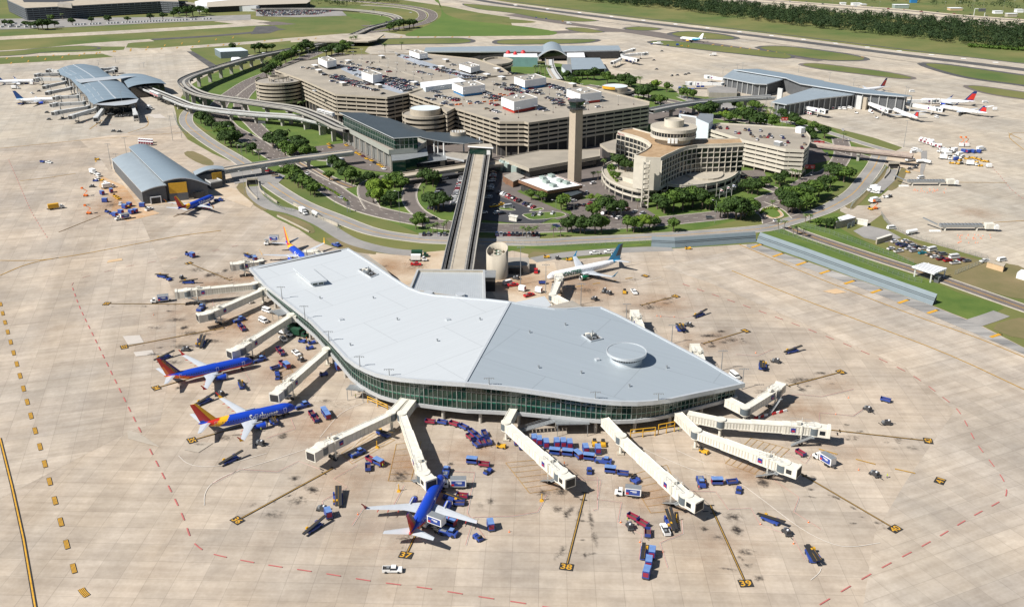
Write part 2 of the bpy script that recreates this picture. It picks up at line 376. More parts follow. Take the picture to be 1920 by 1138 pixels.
# drainage and yards
yd = MB()
yd.sheet(PP([(690,472),(740,478),(832,470),(845,500),(760,535),(700,498)], Z2), M['yard'])
yd.sheet(PP([(912,462),(930,480),(960,484),(1040,492),(1060,560),(940,575),(905,520)], Z2), M['yard'])
yd.sheet(PP([(190,330),(235,350),(260,385),(300,400),(240,415),(205,405),(215,375),(185,350)], Z3), M['rusty'])
yd.sheet(PP([(205,310),(215,305),(265,375),(390,362),(410,350),(440,353),(475,382),(470,390),(420,372),(262,388)], Z3+.01), M['yard'])
yd.sheet(PP([(1655,402),(1700,425),(1750,440),(1750,457),(1677,430)], Z3), M['taxi'])
yd.sheet(PP([(1640,285),(1720,285),(1735,290),(1733,325),(1700,318),(1655,305)], Z2), M['yard'])
yd.sheet(PP([(1600,433),(1625,422),(1665,432),(1690,446),(1660,455),(1620,446)], Z3), M['asphg'])
struct(yd.build('dusty_yard'))

bp = MB()
bp.sheet(PP([(1400,458),(1420,458),(1750,574),(1830,607),(1930,657),(1930,668),(1820,622),(1700,572),(1560,520),(1400,462)], Z4 + .013), M['blacktopold'])
struct(bp.build('blast_pad'))
# ---------------- roads ----------------
roads = MB(); kerbs = MB(); ym = MB(); wm = MB()
def road(pts, w, m='asph', z=Z3, n=5, kerb=True, centre=None, lanes=0, edge=True, name=None):
    EPS[0] += .002; z += EPS[0] % .04; q = smooth(PP(pts), n); roads.ribbon(q, w, M[m], z)
    if kerb:
        for s_ in (-1, 1):
            L = off_line(q, s_ * (w / 2 + .25)); z0 = 0; z1 = z + .12
            kerbs.ribbon(L, .5, M['kerb'], z1)
            kerbs.wallstrip(off_line(q, s_ * w / 2), z0, z1, M['kerb']); kerbs.wallstrip(off_line(q, s_ * (w / 2 + .5)), z0, z1, M['kerb'])
    if centre == 'y':
        ym.ribbon(q, .22, M['yellow'], z + .02, .25); ym.ribbon(q, .22, M['yellow'], z + .02, -.25)
    if centre == 'wide': ym.ribbon(q, .7, M['yellow'], z + .02)
    for k in range(1, lanes):
        wm.dashes(q, .22, M['whitethin'], z + .02, 3, 9, -w / 2 + k * w / lanes)
    if edge and m != 'asphn':
        wm.ribbon(q, .13, M['whitethin'], z + .02, w / 2 - .5); wm.ribbon(q, .13, M['whitethin'], z + .02, -w / 2 + .5)
    return q
service = road([(372,196),(357,207),(349,219),(351,233),(368,249),(400,272),(450,302),(483,327),(517,353),(567,383),(633,410),(700,435),(780,448),(840,452),(1000,455),(1085,451),(1210,445),(1335,437),(1435,428),(1476,417),(1509,407),(1551,392),(1597,365),(1621,338),(1640,312),(1650,290)], 10.5, 'asphg', centre='y', edge=False)
inb = road([(600,97),(570,110),(512,135),(470,153),(440,172),(415,192),(408,212),(425,236),(442,248),(475,266),(500,283),(550,312),(583,332),(617,353),(650,375),(690,392),(730,403),(780,413),(840,423),(927,428),(1027,428),(1110,424),(1210,418),(1285,411),(1360,402),(1415,384),(1446,374),(1500,352),(1545,325)], 15.5, 'asph', Z3 + .01, lanes=4)
road([(640,100),(600,115),(540,135),(500,150),(470,168),(452,190),(456,212),(478,236),(500,256),(545,283),(600,297),(640,300)], 12, 'asph', Z3 + .03, lanes=3)
road([(640,296),(600,292),(560,302),(590,320),(625,338),(660,352)], 7, 'asph', Z3 + .04, centre='y')
road([(700,392),(690,376),(684,360),(688,346),(710,336),(740,330)], 9, 'asph', Z3 + .02)
road([(812,414),(782,396),(768,374),(772,350),(792,330),(830,318)], 9, 'asph', Z3 + .05)
road([(473,350),(480,368),(508,388),(550,398),(600,418),(650,448),(690,462),(740,472),(790,476)], 9, 'asphg', Z3, kerb=False, edge=False)
road([(1000,488),(1060,478),(1160,470),(1260,466)], 8, 'asphg', Z3, kerb=False, edge=False)
road([(1476,425),(1500,436),(1551,454),(1642,484),(1708,505),(1760,522),(1823,544),(1914,576),(2000,606)], 8.5, 'asph', Z3 + .02, centre='y')
road([(1878,588),(1850,598),(1806,612)], 8, 'asphg', Z3 + .03, kerb=False, edge=False)
road([(1446,421),(1440,405),(1420,395),(1400,398)], 9, 'asph', Z3 + .04, edge=False)
road([(1500,410),(1480,392),(1445,378)], 9, 'asph', Z3 + .05, edge=False)
road([(1275,182),(1340,205),(1400,218),(1470,228),(1550,248),(1620,270),(1700,293)], 7, 'asphg', Z3, edge=False)
road([(1235,190),(1330,218),(1420,232),(1520,262),(1600,290),(1660,306)], 11, 'asph', Z3, lanes=3)
road([(1100,160),(1200,178),(1290,196),(1360,212)], 9, 'asph', Z3)
road([(1375,330),(1430,348),(1470,362),(1500,370)], 8, 'asph', Z3 + .05, edge=False)
road([(1575,260),(1580,290),(1560,320),(1530,332)], 12, 'asph', Z3 + .05, lanes=3)
# far roads (north)
road([(640,72),(690,58),(740,44),(742,36),(720,29),(640,20),(540,17),(420,20),(330,8)], 13, 'asph', .3, edge=True)
road([(690,62),(760,52),(800,42),(812,30),(800,20),(760,12),(700,6),(620,0)], 15, 'asph', .34, lanes=3)
road([(680,50),(740,46),(785,38),(792,28),(780,20),(740,14),(680,10)], 13, 'asph', .38, lanes=3)
# car parks (black asphalt)
lots = MB()
for pl, m_ in (([(832,322),(870,322),(862,380),(845,398),(800,392),(818,352)],'asphn'),
               ([(905,325),(945,330),(925,360),(935,362),(1010,388),(1055,402),(1010,420),(960,418),(905,412)],'asphn'),
               ([(922,352),(950,348),(975,362),(1075,405),(1045,412),(935,368)],'asph'),
               ([(1060,378),(1110,372),(1150,372),(1200,385),(1240,410),(1180,420),(1120,415),(1075,405)],'asph'),
               ([(1390,320),(1430,318),(1445,345),(1420,352),(1385,345)],'asph'),
               ([(1210,205),(1290,205),(1330,215),(1330,235),(1200,232)],'asph'),
               ([(430,322),(505,318),(535,330),(520,345),(480,338),(440,345)],'asphg'),
               ([(590,275),(650,268),(740,305),(735,325),(680,318),(600,290)],'asph'),
               ([(930,435),(1012,435),(1012,447),(930,447)],'asphg'),([(785,437),(842,437),(842,447),(785,446)],'asphg'),
               ([(480,20),(640,20),(650,30),(560,33),(480,31)],'asphg'),([(0,36),(360,32),(470,28),(470,38),(330,42),(100,53),(0,56)],'asphg'),
               ([(1270,178),(1440,205),(1420,215),(1300,196)],'asphg')):
    EPS[0] += .004; lots.sheet(PP(pl, Z5 + .02 + EPS[0] * .5), M[m_])
struct(lots.build('car_park'))
li = MB()
for pl in ([(983,402),(1040,398),(1062,404),(1040,410),(1000,413),(985,408)], [(992,396),(1012,390),(1020,393),(1008,397)], [(934,390),(955,391),(967,394),(960,396),(938,394)]):
    q = ccw(smooth(PP(pl), 3, True)); li.prism(q, 0, Z5 + .2, M['kerb']); li.sheet(offset(q, .5), M['lawn'], Z5 + .22)
struct(li.build('kerbed_island'))
rb = MB(); q = ccw(smooth(PP([(1425,397),(1432,391),(1450,388),(1460,393),(1470,405),(1455,411),(1438,408)]), 3, True))
rb.prism(q, 0, .3, M['kerb']); rb.sheet(offset(q, .6), M['rusty'], .33); rb.sheet(offset(q, 2.0), M['brightgrass'], .36); struct(rb.build('planted_island'))
# ---------------- apron markings ----------------
def pxline(b, pts, w, m, z=Z5, n=1, on=None, offl=0, start=0):
    q = smooth(PP(pts), n) if n > 1 else PP(pts)
    if on: b.dashes(q, w, m, z, on, offl, 0, start)
    else: b.ribbon(q, w, m, z)
ZM = .2
pxline(ym, [(0,822),(22,910),(44,1010),(66,1138),(76,1200)], 1.0, M['black'], ZM)
pxline(ym, [(0,822),(22,910),(44,1010),(66,1138),(76,1200)], .42, M['yellow'], ZM + .02)
dd = [(1,571),(5,588),(9.5,605),(14.5,623),(20,642),(25.5,662),(31.5,683),(37.5,705),(44,729),(51,754),(58,780),(66,808),(75,838),(84,870),(93,903),(103,939),(114,979),(125,1021),(138,1066)]
for (x, y) in dd:
    k = (y - 560) / 520; h = 3.6 + 5.4 * k; a0, b0 = P(x - h * .26, y - h), P(x + h * .26, y + h)
    ym.ribbon([a0, b0], 1.35, M['black'], ZM)
    for o in (-.45, -.15, .15, .45): ym.ribbon([a0.lerp(b0, .04), a0.lerp(b0, .96)], .19, M['yellow'], ZM + .02, o)
q = smooth(PP([(152,1104),(157,1111),(164,1118)]), 4); ym.ribbon(q, 1.75, M['black'], ZM)
for o in (-.6, -.2, .2, .6): ym.ribbon(q, .24, M['yellow'], ZM + .02, o)
pxline(ym, [(0,489),(60,489),(110,484),(160,476),(240,461),(330,444),(414,433)], .55, M['gold'], ZM, 4)
pxline(ym, [(0,517),(40,500),(75,490),(110,484)], .55, M['gold'], ZM, 4)
pxline(ym, [(-60,285),(150,264),(250,256),(420,244)], .5, M['gold'], ZM, 3)
pxline(ym, [(1372,508),(1500,560),(1640,612),(1780,666),(1925,733)], .55, M['gold'], ZM, 3)
pxline(ym, [(1386,459),(1500,508),(1600,548),(1720,594),(1830,633),(1925,672)], .55, M['gold'], ZM, 3)
for x, y in ((1418,462),(1458,479),(1502,495),(1546,511),(1592,530),(1642,547),(1693,566),(1748,585),(1866,630)):
    a0, b0 = P(x - 9, y + 3), P(x + 9, y - 3); ym.ribbon([a0, b0], 1.6, M['yellow'], ZM + .02)
    wm.ribbon([b0, b0 + (b0 - a0) * .12], 1.6, M['black'], ZM + .02)
pxline(ym, [(1890,250),(1915,262)], .6, M['gold'], ZM); pxline(ym, [(1925,250),(1900,250),(1892,257),(1905,270),(1925,285)], .5, M['gold'], ZM, 4)
pxline(ym, [(1740,342),(1850,343),(1888,343)], .5, M['gold'], ZM); pxline(ym, [(1795,423),(1860,418),(1925,414)], .5, M['gold'], ZM)
pxline(ym, [(275,219),(278,232),(270,240),(240,250)], .5, M['gold'], ZM, 3)
for yy in (0, 1):   # hold-line hashes beside the taxiways
    pass
for k in range(16):   # taxiway edge hashes, north west
    x = 12 + k * 29; ym.ribbon([P(x, 111 - x * .062 + 1.2), P(x + 2, 111 - x * .062 - 1.4)], 1.6, M['gold'], ZM)
for k in range(14):
    x = 20 + k * 32; ym.ribbon([P(x, 122 - x * .115 + 1), P(x + 2, 121 - x * .115 - 1.2)], 1.5, M['gold'], ZM)
for k in range(13):
    x = 495 + k * 32; ym.ribbon([P(x, 71 - max(0, 640 - x) * -.05), P(x + 2, 69.4 - max(0, 640 - x) * -.05)], 2, M['gold'], ZM)
for k in range(17):
    x = 965 + k * 60; y = 9 + (x - 960) * .1195; wm.ribbon([P(x, y), P(x + 3, y + 1.5)], 6, M['white'], ZM)
for k in range(10):
    x = 1335 + k * 17; y = 84.5 + (x - 1335) * .118; ym.ribbon([P(x, y + 1), P(x + 4, y - 1)], 2, M['gold'], ZM)
for k in range(8):
    x = 1460 + k * 22; y = 90 + (x - 1460) * .115; ym.ribbon([P(x, y - 1), P(x + 6, y + 1)], 2, M['gold'], ZM)
rd = MB()
pxline(rd, [(136,540),(150,578),(180,640),(220,722),(262,806),(300,880),(340,962),(357,1008),(368,1022),(385,1034),(420,1044),(500,1059),(600,1074),(700,1090),(800,1103),(900,1119),(1000,1134),(1100,1152)], .42, M['red'], ZM, 4, 4.2, 4.4)
pxline(rd, [(134,536),(140,528),(155,521),(190,512),(240,500),(330,484),(400,471),(470,455)], .3, M['redthin'], ZM, 4, 4, 7)
pxline(rd, [(1280,533),(1400,575),(1500,612),(1600,652),(1700,698),(1770,747),(1800,775),(1830,830),(1860,870),(1882,902),(1887,925),(1875,940),(1820,970),(1740,1018),(1640,1072),(1530,1138),(1480,1170)], .38, M['red'], ZM, 4, 4.2, 4.6)
pxline(rd, [(16,300),(40,355),(60,400),(90,448)], .5, M['redthin'], ZM, 2, 3, 3)
pxline(rd, [(1855,310),(1875,330),(1895,355),(1925,378)], .5, M['redthin'], ZM, 2, 3, 3)
for pl in ([(740,1010),(745,1006),(755,985)], ):
    pass
# thin equipment-limit lines around the gates
for pl in ([(660,985),(684,948)], [(739,946),(758,910)], [(845,884),(890,886),(889,892),(876,962),(910,1010)], [(1112,957),(1120,955),(1120,895),(1070,897)], [(873,1022),(888,970),(961,968),(1008,960),(1025,928)],
           [(398,907),(450,880),(520,885),(560,865),(600,880)], [(640,857),(670,872),(625,898),(651,914),(604,940),(606,950)], [(1040,900),(1127,900),(1120,937),(1165,942),(1158,979),(1204,1003),(1198,1050)],
           [(1275,920),(1342,922),(1365,955),(1408,953),(1425,984),(1468,1000)], [(1448,898),(1498,933),(1488,960),(1540,993)], [(1487,1008),(1510,1050)], [(1278,975),(1280,1000),(1237,1018),(1252,1065)],
           [(1472,845),(1510,870),(1523,851)], [(1536,790),(1536,774),(1600,780),(1630,760)], [(460,700),(469,715),(435,730)], [(545,785),(553,804),(500,822)], [(398,560),(400,575)], [(1230,592),(1280,597),(1320,588)], [(1380,665),(1420,668),(1450,655)],
           [(1418,745),(1500,740),(1540,744),(1600,730)]):
    pxline(rd, pl, .2, M['redthin'], ZM)
    pxline(rd, [(x + 1.2, y + 1) for x, y in pl], .14, M['whitethin'], ZM - .02)
struct(rd.build('red_boundary_line'))
for pl in ([(335,855),(350,868),(375,875),(420,872),(500,850)], [(383,948),(385,925),(400,905),(440,885),(520,860),(640,820)], [(1190,835),(1290,878),(1380,905),(1420,930),(1500,990),(1560,1020),(1600,1025),(1650,1018)], [(1270,845),(1320,868)],
           [(1520,1088),(1535,1075),(1540,1065)], [(20,302),(95,307)], [(65,323),(118,324)], [(95,345),(130,350)], [(1190,530),(1240,520)], [(1195,536),(1245,524)], [(690,752),(640,775),(600,820)], [(730,790),(700,800),(660,840)]):
    pxline(wm, pl, .18, M['whitethin'], ZM, 4)
struct(roads.build('road')); struct(kerbs.build('kerb'))
# yellow hatched stand areas beside the bridges
def hatch(c0, c1, c2, c3, n):
    q = PP([c0, c1, c2, c3])
    for i in range(4): ym.ribbon([q[i], q[(i + 1) % 4]], .16, M['gold'], ZM - .02)
    for k in range(1, n): ym.ribbon([q[0].lerp(q[3], k / n), q[1].lerp(q[2], k / n)], .14, M['gold'], ZM - .02)
hatch((743,833),(790,828),(770,902),(728,902), 6); hatch((948,868),(1010,862),(1060,915),(993,925), 6); hatch((1178,892),(1250,872),(1290,955),(1220,962), 6)
hatch((1360,869),(1408,822),(1480,842),(1425,893), 6); hatch((640,850),(700,812),(740,825),(660,870), 6); hatch((400,620),(420,600),(470,590),(450,615), 4); hatch((520,700),(545,690),(560,720),(535,735), 4)
# lead-in lines and painted gate numbers
def text_mesh(txt, size, bold=.0, sp=1.0, cuts=0):
    cu = bpy.data.curves.new('t', 'FONT'); cu.body = txt; cu.size = size; cu.offset = bold; cu.align_x = 'CENTER'; cu.align_y = 'CENTER'; cu.resolution_u = 3; cu.space_character = sp
    o = bpy.data.objects.new('t', cu); COL.objects.link(o); dg = bpy.context.evaluated_depsgraph_get(); dg.update()
    me = bpy.data.meshes.new_from_object(o.evaluated_get(dg)); 
    if cuts:
        import bmesh
        bm = bmesh.new(); bm.from_mesh(me); ys = [v.co.y for v in bm.verts]; lo, hi = min(ys), max(ys)
        for k in range(1, cuts): bmesh.ops.bisect_plane(bm, geom=bm.verts[:] + bm.edges[:] + bm.faces[:], plane_co=(0, lo + (hi - lo) * k / cuts, 0), plane_no=(0, 1, 0))
        bm.to_mesh(me); bm.free()
    vs = [tuple(v.co) for v in me.vertices]; fs = [tuple(p.vertices) for p in me.polygons]
    bpy.data.objects.remove(o); bpy.data.meshes.remove(me); return vs, fs
gates = [(1210,518,'28',None,0),(1220,556,'29',(1180,577),0),(1267,556,'',(1202,573),0),(1398,621,'30',(1300,650),0),(1577,698,'42',(1478,724),0),(1740,827,'41',(1552,806),0),(1678,992,'40',(1490,882),0),
         (1398,1094,'39',(1332,948),0),(1062,1063,'38',(1097,924),0),(761,1041,'37',(800,960),0),(445,976,'36',(625,878),0),(360,826,'35',(540,775),0),(293,728,'34',(460,680),0),(233,651,'33',(420,615),0),(200,570,'32',(365,571),0),(354,494,'31',(432,526),0)]
gates = [(1210,518,'46',None,(1130,545)),(1267,556,'45',(1202,573),0),(1398,621,'44',(1318,645),0),(1577,698,'43',(1478,724),0),(1740,827,'42',(1552,806),0),(1762,902,'41',None,(1600,850)),(1678,992,'40',(1490,882),0),
         (1398,1094,'39',(1332,948),0),(1062,1063,'38',(1097,924),0),(761,1041,'37',(800,960),0),(445,976,'36',(625,878),0),(360,826,'35',(540,775),0),(293,728,'34',(460,680),0),(233,651,'33',(420,615),0),(200,570,'32',(365,571),0),(354,494,'31',(432,526),0)]
gt = MB()
for gx, gy, t, end, tw in gates:
    c = P(gx, gy); e = P(*(end or tw)); up = (e - c); up.z = 0; up.normalize(); ri = Vector((up.y, -up.x, 0))
    hw, hh = 1.9, 1.5
    gt.face([(c - ri * hw - up * hh) + Vector((0, 0, ZM + .02)), (c + ri * hw - up * hh) + Vector((0, 0, ZM + .02)), (c + ri * hw + up * hh) + Vector((0, 0, ZM + .02)), (c - ri * hw + up * hh) + Vector((0, 0, ZM + .02))], M['black'])
    vs, fs = text_mesh(t, 2.9, .05, 1.0)
    ys = [v[1] for v in vs]; xs = [v[0] for v in vs]; my = (max(ys) + min(ys)) / 2; mx = (max(xs) + min(xs)) / 2; ky = 2.3 / (max(ys) - min(ys)); kx = 3.1 / (max(xs) - min(xs))
    for f in fs: gt.face([c + ri * ((vs[i][0] - mx) * kx) + up * ((vs[i][1] - my) * ky) + Vector((0, 0, ZM + .05)) for i in f], M['yellow'])
    if end:
        a_ = c + up * hh
        gt.ribbon([a_, e], .66, M['black'], ZM + .03); gt.ribbon([a_, e], .24, M['gold'], ZM + .05)
        for k in (.0, -4.0):
            q = e + up * k; gt.ribbon([q - ri * 1.1, q + ri * 1.1], .5, M['black'], ZM + .03)
        gt.ribbon([e - up * 3 - ri * 3.2, e - up * 3 - ri * 1.4], .4, M['black'], ZM + .03)
struct(gt.build('gate_number_marking'))
pxline(ym, [(1535,842),(1580,855),(1650,873),(1735,892),(1750,896)], .55, M['gold'], ZM, 1, 6.2, 6)
pxline(ym, [(1080,538),(1130,530),(1200,519)], .55, M['gold'], ZM, 1, 4, 5)
pxline(ym, [(110,436),(150,420),(188,405)], .6, M['brownline'], ZM); pxline(ym, [(38,340),(90,334),(142,326)], .5, M['gold'], ZM); pxline(ym, [(325,407),(345,400),(362,392)], .6, M['brownline'], ZM)
pxline(ym, [(168,243),(192,226)], .6, M['gold'], ZM)
struct(ym.build('yellow_marking')); struct(wm.build('white_marking'))
# drop-shaped rubber and oil stains (real dirt on the slabs)
def mat_stain(nm='oily_dirt', dc=(.03, .024, .02), ns=.8, k1=3.6, k2=-2.0):
    m = bpy.data.materials.new(nm); m.use_nodes = True; nt = m.node_tree; N = nt.nodes; L = nt.links
    b = N['Principled BSDF']; b.inputs['Base Color'].default_value = (*dc, 1); b.inputs['Roughness'].default_value = .8
    at = N.new('ShaderNodeAttribute'); at.attribute_name = 'fade'; g = N.new('ShaderNodeNewGeometry')
    no = N.new('ShaderNodeTexNoise'); no.inputs['Scale'].default_value = ns; no.inputs['Detail'].default_value = 7; no.inputs['Roughness'].default_value = .72; L.new(g.outputs['Position'], no.inputs['Vector'])
    ad = N.new('ShaderNodeMath'); ad.operation = 'MULTIPLY_ADD'; ad.inputs[1].default_value = k1; ad.inputs[2].default_value = k2; L.new(no.outputs['Fac'], ad.inputs[0])
    a2 = N.new('ShaderNodeMath'); a2.operation = 'ADD'; L.new(ad.outputs[0], a2.inputs[0]); L.new(at.outputs['Fac'], a2.inputs[1])
    mu = N.new('ShaderNodeMath'); mu.operation = 'MULTIPLY'; mu.use_clamp = True; L.new(a2.outputs[0], mu.inputs[0]); L.new(at.outputs['Fac'], mu.inputs[1])
    L.new(mu.outputs[0], b.inputs['Alpha']); return m
M['stain'] = mat_stain()
sv = []; sf = []; fa = []
SZ = [.212]; zoff = [0]
def stain(px, py, rx, ry, k=1.0, ang=0):
    zoff[0] = (zoff[0] + .00013) % .012
    c = P(px, py); s_ = c.y / 60.0; ex = P(px + rx, py) - c; ax = ex.length; ay = (P(px, py - ry) - c).length
    i = len(sv); n = 14; sv.append((c.x, c.y, SZ[0] + zoff[0])); fa.append(.95 * k)
    for ring_, f in ((.5, .55 * k), (1.0, 0)):
        for q in range(n):
            t = 6.28318 * q / n; x = ax * ring_ * math.cos(t); y = ay * ring_ * math.sin(t)
            sv.append((c.x + x * math.cos(ang) - y * math.sin(ang), c.y + x * math.sin(ang) + y * math.cos(ang), SZ[0] + zoff[0])); fa.append(f)
    for q in range(n):
        r = (q + 1) % n; sf.append((i, i + 1 + q, i + 1 + r)); sf.append((i + 1 + q, i + 1 + n + q, i + 1 + n + r, i + 1 + r))
rs = random.Random(3)
for x, y, a_, b_, k in ((751,893,26,18,1),(1370,905,0,0,0),(1045,955,15,10,1),(1052,922,20,14,1),(1062,965,12,14,.9),(1018,925,20,12,.9),(1108,975,8,28,.9),(1115,1010,10,24,.8),(1320,992,14,8,1.1),(1382,995,16,14,1.2),(1375,970,30,14,.9),(1398,1035,26,10,.9),(1400,1060,20,8,.8),(1345,1008,18,8,.8),(1260,945,26,12,1),(1430,905,18,14,1.1),(1445,880,22,8,.9),(1520,918,10,5,1),(1525,895,8,5,1),
    (552,897,16,7,1.1),(586,920,14,7,1.1),(560,940,30,12,.8),(510,965,40,12,.7),(620,830,10,10,.9),(530,818,14,9,1.1),(610,752,20,5,.8),(420,822,24,8,.9),(345,650,36,6,1.0),(360,625,40,8,.9),(325,680,26,8,.8),(395,640,30,6,1),(330,600,30,6,.9),(345,615,12,6,1.2),(290,615,30,5,.7),(415,600,14,6,1),(290,665,26,6,.8),(400,515,24,8,.9),(422,508,8,5,1.2),(390,517,10,6,1.2),(370,505,30,7,.7),
    (1220,577,34,7,.8),(1250,561,18,4,1),(1180,585,20,6,.9),(1330,630,34,5,1.1),(1352,622,12,3,1.2),(1335,650,14,4,1.1),(1300,650,30,6,.7),(1500,712,34,7,.9),(1540,700,22,4,1),(1503,731,14,5,1.1),(1430,735,26,6,.8),(1587,797,9,3,1.1),(1590,824,8,3,1),(1600,820,30,6,.5),(920,940,12,10,1),(940,730,0,0,0),(845,870,10,6,1.1),(900,950,14,16,.6),(760,1010,30,10,.8),(1190,525,20,5,.6),(1100,545,30,8,.8),(1090,575,30,8,.8),(1240,640,0,0,0),
    (640,760,40,12,.5),(780,500,34,12,.7),(720,500,20,6,.7),(700,870,30,10,.5),(870,980,20,8,.5),(480,770,30,8,.6),(1210,640,18,5,.6),(210,385,20,6,.8),(165,385,10,4,.8)):
    if a_: stain(x, y, a_, b_, k)
for (gx, gy, t, end, tw) in gates:
    if not end: continue
    for k in range(rs.choice((5, 8, 12))):
        f = rs.uniform(.15, .85); x = gx + (end[0] - gx) * f + rs.uniform(-26, 34) * (gy / 900); y = gy + (end[1] - gy) * f + rs.uniform(-4, 22) * (gy / 900); r = rs.uniform(5, 15) * gy / 800
        stain(x, y, r * rs.uniform(.8, 1.8), r * rs.uniform(.15, .5), rs.uniform(.5, 1.05), heading(P(gx, gy), P(*end)) + rs.uniform(-.3, .3) if rs.random() < .5 else rs.uniform(-.3, .3))
def flush(name, m_):
    me = bpy.data.meshes.new(name); me.from_pydata(sv, [], sf); me.materials.append(m_)
    at = me.attributes.new('fade', 'FLOAT', 'POINT'); at.data.foreach_set('value', fa)
    o = bpy.data.objects.new(name, me); COL.objects.link(o); struct(o); sv.clear(); sf.clear(); fa.clear()
flush('oil_stain', M['stain'])
SZ = [.184]
M['stain2'] = mat_stain('brown_dirt', (.36, .20, .10), .13, 1.7, -.78)
for x, y, a_, b_, k in ((760,870,90,45,1),(900,850,120,50,.9),(1050,900,120,60,.9),(1230,930,130,60,.9),(1400,880,100,50,.9),(1500,770,120,40,.8),(1330,640,110,30,.8),(1240,570,100,30,.9),(1100,540,110,36,1),(980,530,90,30,1),(740,500,80,30,1),(600,800,120,60,.9),(540,690,90,50,.9),(440,610,110,45,1),(390,540,100,35,.9),(330,590,90,30,.7),(470,520,60,20,.9),(640,900,120,60,.7),(700,1000,140,60,.5),(1350,1020,140,60,.6),(1600,850,100,50,.6),(220,380,80,36,1),(1640,400,60,20,.5),(1830,400,60,16,.8),(1560,720,90,26,.6),(300,640,100,40,.6)):
    stain(x, y, a_, b_, .68 * k)
flush('brown_dust', M['stain2'])
# slabs of patched concrete
pt = MB(); M['patchd'] = mat('patched_slab_dark', (.37, .325, .265), .9, var=.1, scale=.2, world=True); M['patchl'] = mat('patched_slab_pale', (.47, .43, .385), .9, var=.06, scale=.2, world=True); M['patcho'] = mat('patched_slab_tan', (.52, .37, .22), .9, var=.08, scale=.2, world=True)
for pl, m_ in (([(240,822),(300,838),(262,812),(238,806)],'patchd'),([(345,843),(378,828),(400,830),(372,848)],'patchd'),([(1542,546),(1565,551),(1588,548),(1568,541)],'patcho'),([(200,493),(230,488),(228,484),(203,488)],'patcho'),([(1730,335),(1731,325),(1738,300),(1738,283),(1727,283),(1727,300),(1725,325)],'asphg'),
    ([(230,630),(262,628),(270,642),(240,646)],'patchl'),([(250,660),(285,656),(290,664),(255,668)],'patchl'),
    ([(350,97),(362,97),(414,128),(400,132)],'shoulder'),([(275,215),(300,214),(312,222),(290,222)],'patchl')):
    EPS[0] += .004; pt.sheet(PP(pl, .16 + EPS[0] * .2), M[m_])
struct(pt.build('patched_slab'))
# ================= the near concourse =================
def mat_roof(name, c, rot, h, w, seam=.80):
    m = bpy.data.materials.new(name); m.use_nodes = True; nt = m.node_tree; N = nt.nodes; L = nt.links
    b = N['Principled BSDF']; b.inputs['Roughness'].default_value = .45; b.inputs['Metallic'].default_value = .15
    g = N.new('ShaderNodeNewGeometry'); mp = N.new('ShaderNodeMapping'); mp.inputs['Rotation'].default_value = (0, 0, rot); L.new(g.outputs['Position'], mp.inputs['Vector'])
    br = N.new('ShaderNodeTexBrick'); br.offset = .5; br.inputs['Scale'].default_value = 1; br.inputs['Brick Width'].default_value = w; br.inputs['Row Height'].default_value = h; br.inputs['Mortar Size'].default_value = .16; br.inputs['Mortar Smooth'].default_value = .2
    br.inputs['Color1'].default_value = (*[x * .985 for x in c], 1); br.inputs['Color2'].default_value = (*[x * 1.01 for x in c], 1); br.inputs['Mortar'].default_value = (*[x * seam for x in c], 1); L.new(mp.outputs[0], br.inputs['Vector'])
    no = N.new('ShaderNodeTexNoise'); no.inputs['Scale'].default_value = .5; no.inputs['Detail'].default_value = 5; m2 = N.new('ShaderNodeMapping'); m2.inputs['Scale'].default_value = (.06, 2.2, 1); L.new(mp.outputs[0], m2.inputs['Vector']); L.new(m2.outputs[0], no.inputs['Vector'])
    r = N.new('ShaderNodeValToRGB'); r.color_ramp.elements[0].position = .3; r.color_ramp.elements[1].position = .7; r.color_ramp.elements[0].color = (.965, .965, .965, 1); r.color_ramp.elements[1].color = (1.02, 1.02, 1.02, 1); L.new(no.outputs['Fac'], r.inputs[0])
    mx = N.new('ShaderNodeMix'); mx.data_type = 'RGBA'; mx.blend_type = 'MULTIPLY'; mx.inputs[0].default_value = 1; L.new(br.outputs['Color'], mx.inputs[6]); L.new(r.outputs[0], mx.inputs[7]); L.new(mx.outputs[2], b.inputs['Base Color'])
    return m
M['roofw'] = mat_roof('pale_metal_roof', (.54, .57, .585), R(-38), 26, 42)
M['roofshade'] = mat_roof('shade_toned_metal_roof', (.345, .392, .425), R(28), 30, 52)  # same metal as the left slope, shade put into a darker base colour
M['fascia'] = mat('silver_fascia_panel', (.55, .58, .60), .4, .3, var=.05, scale=.3)
M['lowfascia'] = mat('pale_grey_panel', (.42, .43, .43), .5, .1, var=.06, scale=.3)
M['glassg'] = mat('green_tinted_glass', (.008, .028, .022), .07, 0, c2=(.012, .040, .028), scale=.12, spec=.7)
M['glassd'] = mat('dark_glass', (.012, .016, .020), .08, 0, var=.3, scale=.2, spec=.9)
M['teal'] = mat('green_glass_band', (.02, .15, .095), .25, 0, var=.5, scale=.4)
M['mull'] = mat('aluminium_mullion', (.33, .36, .34), .4, .4)
M['col'] = mat('concrete_column', (.42, .39, .34), .8, var=.1, scale=.5)
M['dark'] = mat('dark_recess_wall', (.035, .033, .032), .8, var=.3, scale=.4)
M['conc'] = mat('weathered_concrete', (.40, .36, .29), .85, var=.10, scale=.35, streak=(1, 1, .15))
M['concd'] = mat('grey_weathered_concrete', (.30, .275, .235), .85, var=.14, scale=.3, streak=(1, 1, .2))
M['cream'] = mat('cream_painted_metal', (.66, .635, .555), .5, 0, var=.12, scale=.5, streak=(1, 1, .3), detail=6)
M['creamd'] = mat('cream_rib_metal', (.50, .475, .40), .55, 0, var=.06, scale=.4)
M['steel'] = mat('galvanised_steel', (.34, .36, .37), .45, .5, var=.1, scale=.6)
M['dsteel'] = mat('dark_steel', (.08, .08, .085), .5, .4, var=.2, scale=1)
